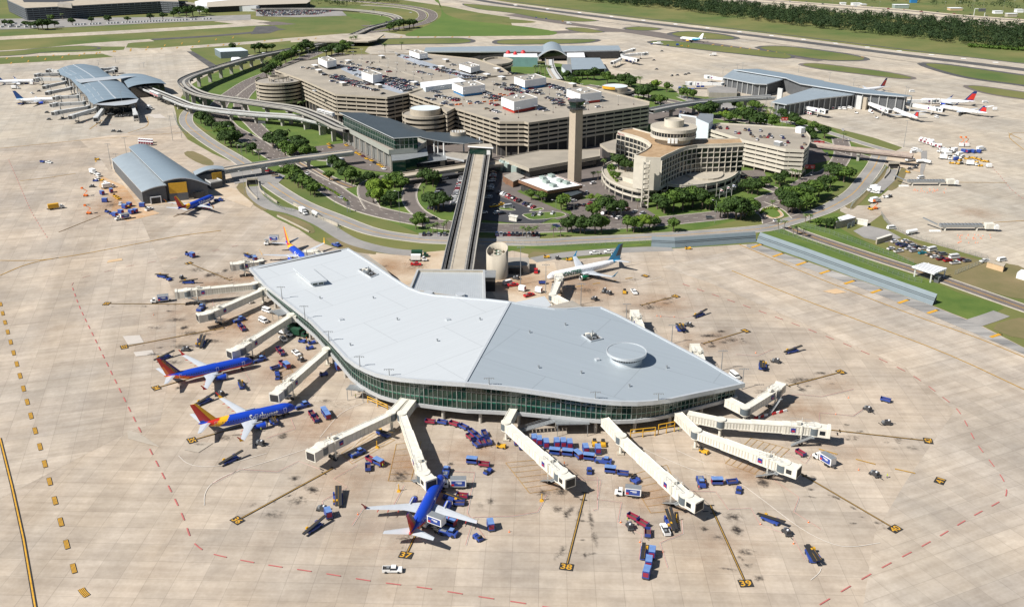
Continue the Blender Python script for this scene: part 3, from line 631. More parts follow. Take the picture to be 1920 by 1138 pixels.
M['wht'] = mat('white_paint', (.74, .74, .72), .45, 0, var=.04, scale=.7)
M['whtb'] = mat('white_cladding', (.78, .79, .80), .55, 0, var=.03, scale=.2)
M['tyre'] = mat('black_rubber', (.022, .022, .024), .8)
M['yel'] = mat('yellow_paint', (.58, .32, .02), .5, var=.08, scale=.8)
M['org'] = mat('orange_paint', (.75, .17, .02), .5, var=.08, scale=.8)
M['redp'] = mat('red_paint', (.45, .018, .022), .4, var=.08, scale=.8)
M['blue'] = mat('royal_blue_paint', (.028, .062, .27), .45, var=.12, scale=.7)
M['lblue'] = mat('faded_blue_canopy', (.13, .23, .47), .6, var=.15, scale=.5)
M['pink'] = mat('crimson_paint', (.27, .02, .05), .5, var=.1, scale=.7)
M['grn'] = mat('green_paint', (.010, .055, .028), .5, var=.15, scale=.7)
M['lime'] = mat('lime_paint', (.42, .55, .03), .5)
M['skin'] = mat('skin', (.35, .20, .13), .6)
RA, RB = P(872, 719, 17.0), P(957, 566, 17.0)
rdv = Vector((RB.x - RA.x, RB.y - RA.y)).normalized()
def rz_(x, y):
    c = (x - RA.x) * rdv.y - (y - RA.y) * rdv.x      # >0 to the right of the ridge
    if c < 0: return 17.0 + c * KL
    return 17.0 - c * KR
KL, KR = .052, .062
def roofpt(px, py, dz=0):
    z = 13
    for _ in range(25):
        p = P(px, py, z); z = .5 * z + .5 * (rz_(p.x, p.y) + dz)
    p = P(px, py, z); return p
frontL = [(467,503),(495,534),(535,565),(580,600),(615,635),(647,670),(665,683),(684,693),(704,701),(725,706),(752,710),(780,712.5),(825,716),(872,719)]
frontR = [(872,719),(920,723.5),(970,729),(1045,740),(1090,747),(1130,752),(1165,754.5),(1195,755),(1225,753),(1260,748.5),(1305,739),(1355,729),(1397,720)]
backR = [(1397,720),(1358,698),(1320,675),(1235,630),(1160,591),(1127,576),(1085,577),(1062,579),(1040,579),(990,572),(957,566)]
backL = [(957,566),(912,561),(870,558),(840,555),(815,553),(790,548),(767,539),(740,522),(700,495),(653,466),(560,484)]
L3 = [roofpt(*p) for p in frontL]; R3 = [roofpt(*p) for p in frontR]; BR3 = [roofpt(*p) for p in backR]; BL3 = [roofpt(*p) for p in backL]
CB = thing('concourse_building', 'large near concourse with pale bent metal roof and curved green glass front', 'terminal', P(950, 690))
left = L3 + BL3; right = R3 + BR3[1:]
rb = MB(); rb.sheet([*L3, *BL3], M['roofw']); rb.sheet([*R3, *BR3[1:]], M['roofshade'])
ridge = [RA + Vector((0, 0, .0)), RB]
rb.bar(L3[-1] + Vector((0, 0, -.05)), BR3[-1] + Vector((0, 0, -.05)), .9, .35, M['fascia'])
outline = L3 + R3[1:] + BR3[1:-1] + BL3     # clockwise or ccw
roof = rb.build('roof', CB, True)
OL = [Vector(p) for p in outline]
if area(OL) < 0: OL = OL[::-1]
fb = MB(); q = offset(OL, 0.9); n = len(OL); inn = offset(OL, 2.2)
for i in range(n):
    j = (i + 1) % n; a_, b_, c_, d_ = OL[i], OL[j], q[i], q[j]; e_, f_ = inn[i], inn[j]
    U = Vector((0, 0, .35)); D = Vector((0, 0, -1.3)); D2 = Vector((0, 0, -1.7))
    fb.face([a_ + D, b_ + D, b_ + U, a_ + U], M['fascia']); fb.face([a_ + U, b_ + U, d_ + U, c_ + U], M['fascia']); fb.face([c_ + U, d_ + U, d_ - U * .3, c_ - U * .3], M['fascia'])
    fb.face([e_ + D2, f_ + D2, b_ + D, a_ + D], M['fascia'])
fb.build('fascia', CB, True)
# gutter line along the far edges
gu = MB()
gu.bar(L3[0].lerp(BL3[-2], .02) + Vector((3, -2, .05)), BL3[-2] + Vector((-3, -3.5, .05)), 1.0, .12, M['dark'])
gu.build('roof_gutter', CB, True)
def resample(pts, step):
    pts = [Vector(p) for p in pts]; cum = [0]
    for i in range(len(pts) - 1): cum.append(cum[-1] + (pts[i + 1] - pts[i]).length)
    D = cum[-1]; n = max(1, round(D / step)); out = []; i = 0
    for k in range(n + 1):
        t = D * k / n
        while i < len(cum) - 2 and cum[i + 1] < t: i += 1
        out.append(pts[i].lerp(pts[i + 1], (t - cum[i]) / max(1e-9, cum[i + 1] - cum[i])))
    return out
glb = MB(); mu = MB(); tr = MB(); lf = MB(); 
inn2 = offset(OL, 2.0); gl = inn2 + [inn2[0]]
front_set = resample(gl, 1.75)
FZ = 5.9
for i in range(len(front_set) - 1):
    a_, b_ = front_set[i], front_set[i + 1]; za, zb = rz_(a_.x, a_.y) - 1.6, rz_(b_.x, b_.y) - 1.6
    glb.face([(a_.x, a_.y, FZ), (b_.x, b_.y, FZ), (b_.x, b_.y, zb), (a_.x, a_.y, za)], M['glassg'])
    t = (b_ - a_).normalized(); nn = Vector((t.y, -t.x, 0))
    w = .12 if i % 7 else .26
    p = a_ + nn * .12; mu.box(p.x, p.y, FZ, w, .25, za - FZ, M['mull'], math.atan2(t.y, t.x))
    for hz in (.36, .72):
        z0 = FZ + (za - FZ) * hz; z1 = FZ + (zb - FZ) * hz
        mu.bar(Vector((a_.x, a_.y, z0)) + nn * .08, Vector((b_.x, b_.y, z1)) + nn * .08, .1, .14, M['mull'])
    z0 = FZ + (za - FZ) * .30; z1 = FZ + (zb - FZ) * .30
    tr.face([Vector((a_.x, a_.y, z0)) + nn * .03, Vector((b_.x, b_.y, z1)) + nn * .03, Vector((b_.x, b_.y, z1 + .5)) + nn * .03, Vector((a_.x, a_.y, z0 + .5)) + nn * .03], M['teal'])
glb.build('glass_wall', CB, True); mu.build('mullion_grid', CB, True); tr.build('green_glass_band', CB, True)
lf.ring([(p[0], p[1]) for p in offset(OL, 1.4)], .9, 4.6, FZ, M['lowfascia']); lf.sheet(offset(OL, 2.0), M['lowfascia'], 4.65); lf.sheet(offset(OL, 2.0), M['lowfascia'], 4.75)
lf.build('lower_fascia', CB, True)
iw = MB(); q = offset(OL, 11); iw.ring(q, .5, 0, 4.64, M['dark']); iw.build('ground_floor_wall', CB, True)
cols = resample(offset(OL, 3.2) + [offset(OL, 3.2)[0]], 13.5)
colm = MB(); colm.cyl(0, 0, 0, 4.62, .62, n=12, m=M['col']); c0 = colm.build('column', CB)
for i, p in enumerate(cols[:-1]):
    c_ = c0 if i == 0 else c0.copy()
    if i: COL.objects.link(c_); c_.parent = CB
    c_.location = (p.x - CB.location.x, p.y - CB.location.y, 0)
# roof monitor
def on_roof(name, base_fn): pass
rm = MB(); mq = [roofpt(549, 502, 2.6), roofpt(579, 497, 2.6), roofpt(613, 525, 2.6), roofpt(582, 529.5, 2.6)]
mq = ccw(mq); inr = offset(mq, 1.1)
for i in range(4):
    j = (i + 1) % 4; a_, b_, c_, d_ = mq[i], mq[j], inr[i], inr[j]; D = Vector((0, 0, -.7)); D3 = Vector((0, 0, -3.2))
    rm.face([a_ + D, b_ + D, b_, a_], M['fascia']); rm.face([c_ + D, d_ + D, b_ + D, a_ + D], M['fascia']); rm.face([c_ + D3, d_ + D3, d_ + D * 1, c_ + D * 1], M['fascia'])
rm.sheet(mq, M['roofw']); mo = rm.build('roof_monitor', CB, True)
wb = MB()
for i in range(4):
    j = (i + 1) % 4; a_, b_ = offset(mq, 1.05)[i], offset(mq, 1.05)[j]
    nw = max(2, int((b_ - a_).length / 2.4))
    for k in range(nw):
        u, v = a_.lerp(b_, (k + .1) / nw), a_.lerp(b_, (k + .9) / nw)
        wb.face([u + Vector((0, 0, -2.1)), v + Vector((0, 0, -2.1)), v + Vector((0, 0, -.85)), u + Vector((0, 0, -.85))], M['glassg'])
w_ = wb.build('window', mo, False)
for v in w_.data.vertices: v.co -= CB.location
# round roof drum
dc = roofpt(1173, 673, 0); rad = (P(1212.5, 657, dc.z + 4) - P(1137.3, 657, dc.z + 4)).length / 2; dc = P(1174.9, 657.8, dc.z + 3.9)
db = MB(); zt = dc.z; zb = rz_(dc.x, dc.y)
def rsec(b, cx, cy, prof, n, m, mf=None):
    rows = []
    for r, z in prof: rows.append([(cx + r * math.cos(6.28318 * k / n), cy + r * math.sin(6.28318 * k / n), z) for k in range(n)])
    b.grid(rows, m, closed=True, sm=False, mf=mf)
rsec(db, dc.x, dc.y, [(rad * .80, zb - 1.5), (rad * .80, zt - 1.1), (rad, zt - .9), (rad, zt + .12), (rad - .3, zt + .12), (rad - .3, zt - .1)], 48, M['fascia'])
db.sheet([(dc.x + (rad - .3) * math.cos(6.28318 * k / 48), dc.y + (rad - .3) * math.sin(6.28318 * k / 48), zt - .1) for k in range(48)], M['roofshade'])
do = db.build('roof_drum', CB, True)
wb = MB()
for k in range(40):
    a0, a1 = 6.28318 * (k + .08) / 40, 6.28318 * (k + .92) / 40; r = rad * .80 + .04
    wb.face([(dc.x + r * math.cos(a0), dc.y + r * math.sin(a0), zt - 2.2), (dc.x + r * math.cos(a1), dc.y + r * math.sin(a1), zt - 2.2), (dc.x + r * math.cos(a1), dc.y + r * math.sin(a1), zt - 1.2), (dc.x + r * math.cos(a0), dc.y + r * math.sin(a0), zt - 1.2)], M['glassd'])
w_ = wb.build('window', do)
for v in w_.data.vertices: v.co -= CB.location
# equipment wells: a curb frame with dark floor and machinery
for pts in ([(672,507),(689,503),(709,515),(695,521)], [(1091,629),(1113,625),(1130,636),(1108,641)]):
    q = ccw([roofpt(*p, .05) for p in pts]); wl = MB(); wl.sheet(q, M['dark']); 
    c = sum(q, Vector()) / 4
    for i in range(4): wl.bar(q[i], q[(i + 1) % 4], .3, .5, M['fascia'])
    wo = wl.build('equipment_well', CB, True); eq = MB(); r_ = random.Random(5)
    for k in range(9):
        u, v = r_.uniform(.15, .85), r_.uniform(.2, .8); p = q[0].lerp(q[1], u).lerp(q[3].lerp(q[2], u), v)
        eq.box(p.x, p.y, p.z + .05, r_.uniform(.8, 1.8), r_.uniform(.7, 1.3), r_.uniform(.5, 1.4), M['steel'] if k % 3 else M['cream'], r_.uniform(0, 1))
    eq.tube(c, c + Vector((0, 0, 3)), .25, .25, 8, M['steel']); e_ = eq.build('machinery', wo)
    for v in e_.data.vertices: v.co -= CB.location
b = MB(); b.cyl(0, 0, -.3, .9, .28, n=10, m=M['steel']); b.cyl(0, 0, .9, 1.0, .4, n=10, m=M['steel'])
parts('roof_vent', CB, b, [(*roofpt(x, y), 0) for x, y in ((993,624),(657,648),(745,600),(820,640),(900,600),(1010,690),(1090,700),(1250,690),(1060,610),(600,560),(700,560),(1180,725))])
b = boxm(1.6, 1.6, .6, M['fascia']); parts('roof_hatch', CB, b, [(*roofpt(x, y), .4) for x, y in ((640,600),(1120,675),(840,600))])
# external stairs of the concourse
def stair_tower(px, py, rz, L, w, h, label):
    loc = P(px, py); t = thing('fire_stair', label, 'stair', loc, rz)
    b = MB(); b.box(0, 0, h, L * .45, w, .15, M['steel']); 
    for sx in (-1, 1):
        for sy in (-1, 1): b.box(sx * L * .2, sy * w * .45, 0, .18, .18, h, M['steel'])
    b.build('landing', t)
    b = MB(); ns = 14
    for k in range(ns): b.box(-L * .22 - (k + .5) * L * .55 / ns, w * .2, h - (k + 1) * h / ns, L * .55 / ns, w * .45, .08, M['steel'])
    for s_ in (-.03, .43):
        b.bar((-L * .22, s_ * w, h - .3), (-L * .77, s_ * w, -.0), .12, .3, M['steel'])
    b.build('steps', t)
    b = MB()
    for sy in (-.5, .5):
        for hh in (.5, 1.05): b.bar((-L * .22, sy * w, h + hh), (L * .22, sy * w, h + hh), .07, .07, M['steel'])
        for k in range(6): b.box(-L * .22 + k * L * .088, sy * w, h + .1, .07, .07, 1, M['steel'])
    for hh in (.6, 1.1): b.bar((-L * .22, -.03 * w, h + hh), (-L * .77, -.03 * w, hh), .07, .07, M['steel']); b.bar((-L * .22, .43 * w, h + hh), (-L * .77, .43 * w, hh), .07, .07, M['steel'])
    b.build('railing', t); return t
stair_tower(670, 748, R(168), 15, 4.2, 4.6, 'grey steel fire stair below the left curve of the glass front')
stair_tower(1072, 812, R(2), 26, 5.0, 4.8, 'long grey steel fire stair under the middle of the glass front')
stair_tower(527, 603, R(-52), 16, 5.0, 4.4, 'grey covered steel stair beside the second left boarding bridge')
# connector with ribbed roof
M['rib'] = mat('ribbed_metal_roof', (.52, .55, .56), .45, .3, var=.04, scale=.2)
cb = thing('link_building', 'low link building with ribbed silver roof between concourse and guideway', 'building', P(840, 560))
zc = 11.5; q4 = [P(775, 548, zc), P(782, 508, zc), P(909, 509, zc), P(911, 568, zc)]
q4[0] = P(767, 545, zc); b = MB(); b.prism(q4, 0, zc - .2, M['lowfascia'], M['rib']); b.build('wall', cb, True)
b = MB(); b.ring(q4, .9, zc - .25, zc + .9, M['conc'], M['lowfascia']); b.build('parapet', cb, True)
b = MB(); A_, B_, C_, D_ = q4[1], q4[2], q4[3], q4[0]
nr = 34
for k in range(1, nr):
    b.bar(A_.lerp(B_, k / nr) + Vector((0, 0, -.18)), D_.lerp(C_, k / nr) + Vector((0, 0, -.18)), .12, .07, M['fascia'])
b.build('roof_rib', cb, True)
for px, py in ((803, 549), (863, 552)):
    c = P(px, py, zc + 1); b = MB(); b.cyl(c.x, c.y, zc - .3, zc + 1.3, 2.2, 2.1, 20, M['fascia']); b.build('roof_vent', cb, True)
# low roofs behind the concourse
lb = thing('rear_annex', 'low flat annex with pale roofs behind the ridge of the near concourse', 'building', P(1020, 590))
b = MB(); b.prism(PP([(940, 572), (1021, 555), (1034, 572), (1000, 590), (950, 592)], 8.2), 0, 8.2, M['lowfascia'], M['roofw']); b.build('wing', lb, True)
b = MB(); b.prism(PP([(1020, 577), (1073, 563), (1095, 577), (1060, 600), (1000, 600)], 9.0), 0, 9.0, M['lowfascia'], M['concd']); b.build('wing', lb, True)
lb = thing('rear_annex', 'low flat grey roof just behind the back left edge of the near concourse', 'building', P(700, 490))
b = MB(); b.prism(PP([(660, 470), (690, 479), (722, 502), (745, 530), (720, 530), (680, 490)], 6.5), 0, 6.5, M['lowfascia'], M['concd']); b.build('wing', lb, True)
b = MB(); c = P(915, 540); b = MB(); b.box(c.x + 1, c.y, 0, 5, 9, 7, M['dark']); b.box(c.x + 1, c.y, 7, 5.6, 9.6, .4, M['steel'])
o = b.build('stair_block', None); tag(o, 'dark steel stair block against the link building beside the round tank', 'stair')
# the round cooling tank (top cut on a slant)
tk = thing('cooling_tower', 'tall round concrete cooling tower with slanted open top and two fans', 'cooling tower', P(932, 520))
tc = P(932.5, 518.5); tr_ = (P(953, 518) - P(912.5, 518)).length / 2; zlo, zhi = 12.2, 16.4
b = MB(); n = 40; rows = []
def tz(k, dz=0): a = 6.28318 * k / n; return zlo + (zhi - zlo) * (.5 + .5 * math.cos(a - R(62))) + dz
for r, f in ((tr_, 0), (tr_, 1), (tr_ - .45, 1), (tr_ - .45, 2)):
    rows.append([(r * math.cos(6.28318 * k / n), r * math.sin(6.28318 * k / n), 0 if f == 0 else (tz(k) if f == 1 else 11.0)) for k in range(n)])
b.grid(rows, M['conc'], closed=True, sm=True); tkw = b.build('shell', tk); tk.location = tc
b = MB(); b.sheet([((tr_ - .4) * math.cos(6.28318 * k / n), (tr_ - .4) * math.sin(6.28318 * k / n), 11.2) for k in range(n)], M['concd'])
b.build('deck', tk)
for dy in (-2.0, 2.4):
    b = MB(); rsec(b, .6, dy, [(2.6, 11.2), (2.4, 12.9), (2.2, 12.9), (2.3, 11.6)], 24, M['conc']); fo = b.build('fan_stack', tk)
    b = MB()
    for k in range(6):
        a = k * 1.047; b.box(.6 + 1.0 * math.cos(a), dy + 1.0 * math.sin(a), 12.3, 1.9, .4, .06, M['teal'], a)
    b.cyl(.6, dy, 12.2, 12.6, .5, n=10, m=M['wht']); b.build('fan', fo)
c = P(968, 505); b = MB(); b.box(c.x, c.y, 0, 13, 12, 4.2, M['concd']); o = b.build('pump_house', None); tag(o, 'grey pump house with dark doorway beside the round cooling tower', 'shed')
dm = P(965, 512)
b = MB(); b.box(dm.x + .5, dm.y - 1.6, 0, 7, .2, 3.2, M['dark']); o = b.build('door', o)
# ================= landside buildings =================
b = MB()
for i, (pl, m_) in enumerate((([(560,205),(620,240),(700,300),(740,330),(800,320),(900,330),(905,360),(940,372),(1000,345),(1110,372),(1150,330),(1190,262),(1230,215),(1120,175),(960,150),(700,110),(560,125),(500,150),(478,190)], 'asph'),
    ([(1110,300),(1135,300),(1135,345),(1200,372),(1215,392),(1160,382),(1100,352)], 'asph'), ([(1386,300),(1470,320),(1560,300),(1530,270),(1400,262)], 'asph'), ([(905,300),(945,330),(925,360),(905,412),(895,430),(870,420)], 'asphn'))):
    b.sheet(PP(pl, .045 + .006 * i), M[m_])
struct(b.build('landside_paving'))
def zat(px, py, top):
    """height of the point above ground point (px,py) that shows at row `top`"""
    lo, hi = 0, 120; g_ = P(px, py)
    for _ in range(40):
        m_ = (lo + hi) / 2
        if W((g_.x, g_.y, m_))[1] > top: lo = m_
        else: hi = m_
    return lo
M['deck'] = mat('parking_deck_concrete', (.25, .225, .185), .9, c2=(.35, .31, .25), scale=.05, world=True, detail=8)
M['span'] = mat('spandrel_concrete', (.37, .325, .255), .85, var=.10, scale=.25, world=True, streak=(1, 1, .3))
M['lane'] = mat('sealed_deck_lane', (.30, .33, .37), .7, var=.1, scale=.2)
M['beige'] = mat('beige_concrete_tower', (.40, .335, .255), .85, var=.06, scale=.2)
M['hotel'] = mat('cream_painted_concrete', (.52, .48, .40), .8, var=.07, scale=.25)
M['tanroof'] = mat('tan_gravel_roof', (.28, .18, .095), .95, c2=(.40, .285, .17), scale=.25, world=True, detail=8)
M['brick'] = mat('brown_brick', (.20, .105, .06), .9, var=.2, scale=1)
M['slate'] = mat('dark_slate_metal_roof', (.062, .078, .088), .5, .2, var=.08, scale=.1)
M['grnunit'] = mat('grey_green_unit', (.27, .33, .30), .6, var=.1, scale=.5)
M['bwhite'] = mat('pale_blue_white_wall', (.58, .64, .68), .6, var=.05, scale=.3)
def garage(name, label, pts, z, nlev, lh, z0, slab_w=2.6, gh=1.62, colstep=9.0, tier='span', loc=None):
    poly = ccw([P(x, y, z) for x, y in pts]); poly = [Vector((p.x, p.y, 0)) for p in poly]
    t = thing(name, label, 'car park', loc or P(pts[0][0], pts[0][1], 0))
    b = MB(); b.sheet(offset(poly, .3), M['deck'], z); b.build('parking_deck', t, True)
    b = MB()
    for k in range(nlev):
        zk = z - k * lh; b.ring(poly, .35, zk - (gh - 1.0), zk + 1.0, M[tier])
        if k: b.sheet(offset(poly, .35), M['concd'], zk); b.sheet(offset(poly, .35), M['concd'], zk - .3)
    b.build('spandrel_band', t, True)
    q = offset(poly, .7); cols = resample(q + [q[0]], colstep); sp = []
    for i in range(len(cols) - 1):
        p, r_ = cols[i], cols[i + 1]; a = math.atan2(r_.y - p.y, r_.x - p.x); sp.append((p.x, p.y, 0, a))
    sp.sort(key=lambda s_: s_[1]); parts('column', t, boxm(.6, .6, z - .2, M['span']), sp)
    b = MB(); core = offset(poly, slab_w); b.ring(core, .4, 0, z - .4, M['dark']); b.build('shade_core', t, True)  # added black core, darkens the gaps between decks like interior shade
    return t, poly
ZG = 25.0
GL, gpolyL = garage('parking_garage', 'huge long stay parking garage, left block with five concrete bands beside the palm trees', [(515,133),(566,151),(628,179),(726,185),(764,178),(830,154),(900,146),(960,142),(940,128),(892,112),(792,102),(655,104),(560,116)], ZG, 6, 3.2, 4, loc=P(700, 215))
GR, gpolyR = garage('parking_garage', 'huge long stay parking garage, right block with rows of cars behind the control tower', [(765,177),(827,198),(853,205),(937,231),(983,231),(991,233),(1217,200),(1218,193),(1117,168),(1042,151),(990,141),(961,142.4),(901,146.4),(831,154.4)], ZG, 6, 3.2, 4, loc=P(1000, 290))
b = MB()
for pl in ([(640,124),(668,130),(700,144),(728,155),(766,172),(750,176),(716,166),(690,154),(640,131)], [(740,99),(770,106),(800,117),(860,134),(905,147),(890,152),(850,142),(790,124),(745,106)], [(470+1900/6,80+30),(800,108),(812,114),(795,114)]):
    b.sheet(PP(pl, ZG + .03), M['lane'])
b.build('sealed_lane', GL, True)
b = MB()
for a_, b_ in (((672,113),(744,131)), ((752,136),(790,148))): b.bar(P(*a_, ZG), P(*b_, ZG), .5, 1.3, M['concd']); b.bar(P(a_[0], a_[1] - 1.5, ZG), P(b_[0], b_[1] - 1.5, ZG), 2.6, .05, M['dark'])
b.bar(P(766, 177, ZG), P(835, 154, ZG), .5, 1.2, M['span']); b.bar(P(835, 154, ZG), P(960, 142.5, ZG), .5, 1.2, M['span'])
b.build('ramp_wall', GL, True)
ub = P(627.5, 180, ZG) ; uu = (P(937, 231, ZG) - P(853, 205, ZG)).normalized(); vv = Vector((-uu.y, uu.x, 0)); UA = math.atan2(uu.y, uu.x)
# cylindrical ramps
def ramp(px, py, z, rpx, rin, nlev, lh, label, top_in, open_=False, zi=None, drop=0):
    c = P(px, py, z); r = (P(px + rpx, py, z) - c).length; ri = (P(px + rin, py, z) - c).length
    t = thing('ramp_rotunda', label, 'ramp', (c.x, c.y, 0))
    b = MB()
    for k in range(nlev):
        zk = z - k * lh; rsec(b, 0, 0, [(r, zk - .9), (r, zk + 1.0), (r - .35, zk + 1.0), (r - .35, zk - .9), (r, zk - .9)], 56, M['span'])
        for zz in (zk - .05,):
            b.sheet([(( r - .35) * math.cos(6.28318 * q / 56), (r - .35) * math.sin(6.28318 * q / 56), zz) for q in range(56)], M['concd'])
    b.build('spiral_band', t)
    b = MB()
    if open_:
        for q in range(14): b.cyl(ri * math.cos(q * .4488), ri * math.sin(q * .4488), z, top_in, .35, n=6, m=M['span'])
        rsec(b, 0, 0, [(ri + .4, top_in - .8), (ri + .4, top_in + .5), (ri - .6, top_in + .5), (ri - .6, top_in - .8), (ri + .4, top_in - .8)], 40, M['span']); b.cyl(0, 0, 0, z - 1, r * .55, n=24, m=M['dark'])
    else:
        rsec(b, 0, 0, [(ri, 0), (ri, top_in), (ri - .3, top_in), (ri - .3, top_in - .35)], 56, M['span'])
        b.sheet([((ri - .3) * math.cos(6.28318 * q / 56), (ri - .3) * math.sin(6.28318 * q / 56), top_in - .35) for q in range(56)], M['bwhite'])
    b.build('centre_drum', t)
    return t, c, r, ri
ramp(797.6, 213.5, 22.0, 43.5, 28.8, 4, 3.6, 'round spiral ramp with four concrete bands at the front of the parking garage', 26.6)
ramp(523, 152.0, 23.5, 43, 18, 6, 3.3, 'wide spiral ramp with six bands and a raised open ring by the palms', 27.3, True)
t_, c_, r_, ri_ = ramp(1152.5, 170, 20.5, 36.5, 24.3, 4, 3.4, 'round spiral ramp with yellow arc sign at the back right of the garage', 24.6)
b = MB(); ks = [R(205) + R(60) * k / 10 for k in range(11)]
for k in range(10):
    for rr in (ri_ + 1.2,): b.face([(rr * math.cos(ks[k]), rr * math.sin(ks[k]), 23.2), (rr * math.cos(ks[k + 1]), rr * math.sin(ks[k + 1]), 23.2), (rr * math.cos(ks[k + 1]), rr * math.sin(ks[k + 1]), 25.6), (rr * math.cos(ks[k]), rr * math.sin(ks[k]), 25.6)], M['yel'])
b.build('arc_sign', t_)
# link block between ramp and garage
b = MB(); q = [P(838, 213, ZG), P(853, 205, ZG), P(835, 198, ZG), P(822, 201, ZG)]
for k in range(6): b.ring(q, .35, ZG - k * 3.2 - .85, ZG - k * 3.2 + 1, M['span'])
b.prism(offset(ccw(q), .8), 0, ZG, M['dark'], M['deck']); b.build('ramp_link', GR, True)
# rooftop lift halls
def lift_hall(L_, Mi, R_, top, stripe, label):
    z = ZG + .02; a, m_, c = P(*L_, z), P(*Mi, z), P(*R_, z); d_ = a + c - m_
    h = zat2(m_, top); t = thing('lift_hall', label, 'building', (m_.x, m_.y, z)); q = ccw([a, m_, c, d_])
    b = MB(); b.prism(offset(q, .9), z, z + h * .34, stripe or M['dark']); b.build('base', t, True)
    b = MB(); b.prism(q, z + h * .27, z + h, M['whtb'], M['concd'], bottom=True); b.ring(q, .3, z + h, z + h + .35, M['whtb']); b.build('cladding', t, True)
    r_ = random.Random(int(L_[0]))
    for k in range(7 if stripe else 3):
        u, v = r_.uniform(.15, .85), r_.uniform(.2, .8); p = a.lerp(m_, u).lerp(d_.lerp(c, u), v)
        b = boxm(r_.uniform(1, 3), r_.uniform(1, 2), r_.uniform(.5, 1.3), M['steel'] if k % 2 else M['wht']); parts('roof_unit', t, b, [(p.x, p.y, z + h, UA)])
def zat2(p, top):
    lo, hi = p.z, p.z + 40
    for _ in range(40):
        m_ = (lo + hi) / 2
        if W((p.x, p.y, m_))[1] > top: lo = m_
        else: hi = m_
    return lo - p.z
M['blst'] = mat('blue_wall_panel', (.03, .19, .42), .5); M['rdst'] = mat('red_wall_panel', (.42, .035, .02), .5)
for a in (((597.5,124),(614,132),(631.7,128.3),117,None,'plain white windowless lift hall at the back left of the garage roof'), ((678.8,154),(699.7,161.7),(717.5,157.5),143,None,'plain white windowless lift hall amid dense cars left of centre'),
          ((768,108),(786.7,114.5),(802.5,112.5),102.5,None,'plain white windowless lift hall at the far back edge of the garage roof'), ((861,134),(882.5,141),(900,136.5),128,None,'plain white windowless lift hall behind the curved pale roof'),
          ((848,173.5),(868,182.3),(910,177),165,M['blst'],'white lift hall with blue base stripe nearest the spiral ramp'), ((964,161.7),(984,169.5),(1024,163),152.5,M['blst'],'white lift hall with blue base stripe near the far right roof edge'),
          ((940,204),(963.7,213.6),(1008,204.6),192.5,M['rdst'],'white lift hall with red base stripe left of the control tower'), ((1062,186.7),(1088,196.5),(1127.5,192),178,M['rdst'],'white lift hall with red base stripe right behind the control tower')): lift_hall(*a)
def kiosk(px, py, z, l, w, h, m, label, name='kiosk', over=.5):
    c = P(px, py, z); t = thing(name, label, name, (c.x, c.y, z), UA); b = MB(); b.box(0, 0, 0, l, w, h, m); b.build('wall', t)
    b = MB(); b.box(0, 0, h, l + over, w + over, .35, M['whtb']); b.build('roof', t); return t
for x, y in ((591,128),(598,137),(653,119),(643,161),(710,165),(777,160),(716,110),(836,117),(828,130),(932,134),(913,145),(1073,163),(941,150)):
    kiosk(x, y, ZG, 6.5, 4, 2.6, M['concd'], 'small flat roofed stair kiosk on the garage roof')
b = MB(); q = PP([(788,155),(815,152),(840,150),(860,146),(875,153),(860,156),(843,158),(798,164)], ZG + 4.2)
b.prism(q, ZG, ZG + 4.2, M['bwhite'], M['whtb']); o = b.build('curved_roof_hall', None); tag(o, 'long low hall with wavy white roof in the middle of the garage roof', 'building')
b = MB(); q = ccw(smooth(PP([(905,112),(925,107),(950,108),(962,113),(950,119),(922,120)], 18), 3, True))
b.ring(q, 1.5, 16, 18, M['span']); b.ring(q, 1.5, 12.5, 14, M['span']); b.prism(offset(q, 2), 0, 16, M['dark'], M['deck']); o = b.build('spiral_exit_ramp'); tag(o, 'open oval ramp ring behind the garage near the red domed hall', 'ramp')
# ---------------- control tower ----------------
ct = P(1077, 341.5); zs = zat(1077, 341.5, 203); tw = thing('control_tower', 'tall beige air traffic control tower with dark glass cab', 'tower', ct, UA + R(3))
b = MB(); b.box(0, 0, 0, 6.6, 6.6, zs, M['beige'], taper=.25); b.build('shaft', tw)
zc_ = zat(1077, 341.5, 189.5); b = MB(); rsec(b, 0, 0, [(4.3, zs - .8), (6.0, zs), (6.0, zs + .5), (4.4, zs + .5)], 12, M['dsteel']); 
for k in range(24):
    a = k * .2618; b.box(6.2 * math.cos(a), 6.2 * math.sin(a), zs + .4, .12, .12, 1.1, M['dsteel'])
rsec(b, 0, 0, [(6.25, zs + 1.4), (6.35, zs + 1.4), (6.35, zs + 1.55), (6.25, zs + 1.55)], 12, M['dsteel']); b.build('gallery', tw)
b = MB(); rsec(b, 0, 0, [(4.1, zs + .5), (4.4, zs + 2.2), (5.6, zc_)], 8, M['glassg']); b.build('glass_cab', tw)
b = MB(); rsec(b, 0, 0, [(5.8, zc_), (5.8, zc_ + .5), (4.5, zc_ + .8), (0.1, zc_ + .9)], 8, M['dsteel']); b.build('cab_roof', tw)
for x, y, h in ((0, 0, 5), (2, 1.4, 3.5), (-2.4, 1, 4), (1.5, -2.2, 2.6)): b = MB(); b.tube((x, y, zc_ + .7), (x, y, zc_ + .7 + h), .1, .06, 6, M['steel']); b.build('antenna', tw)
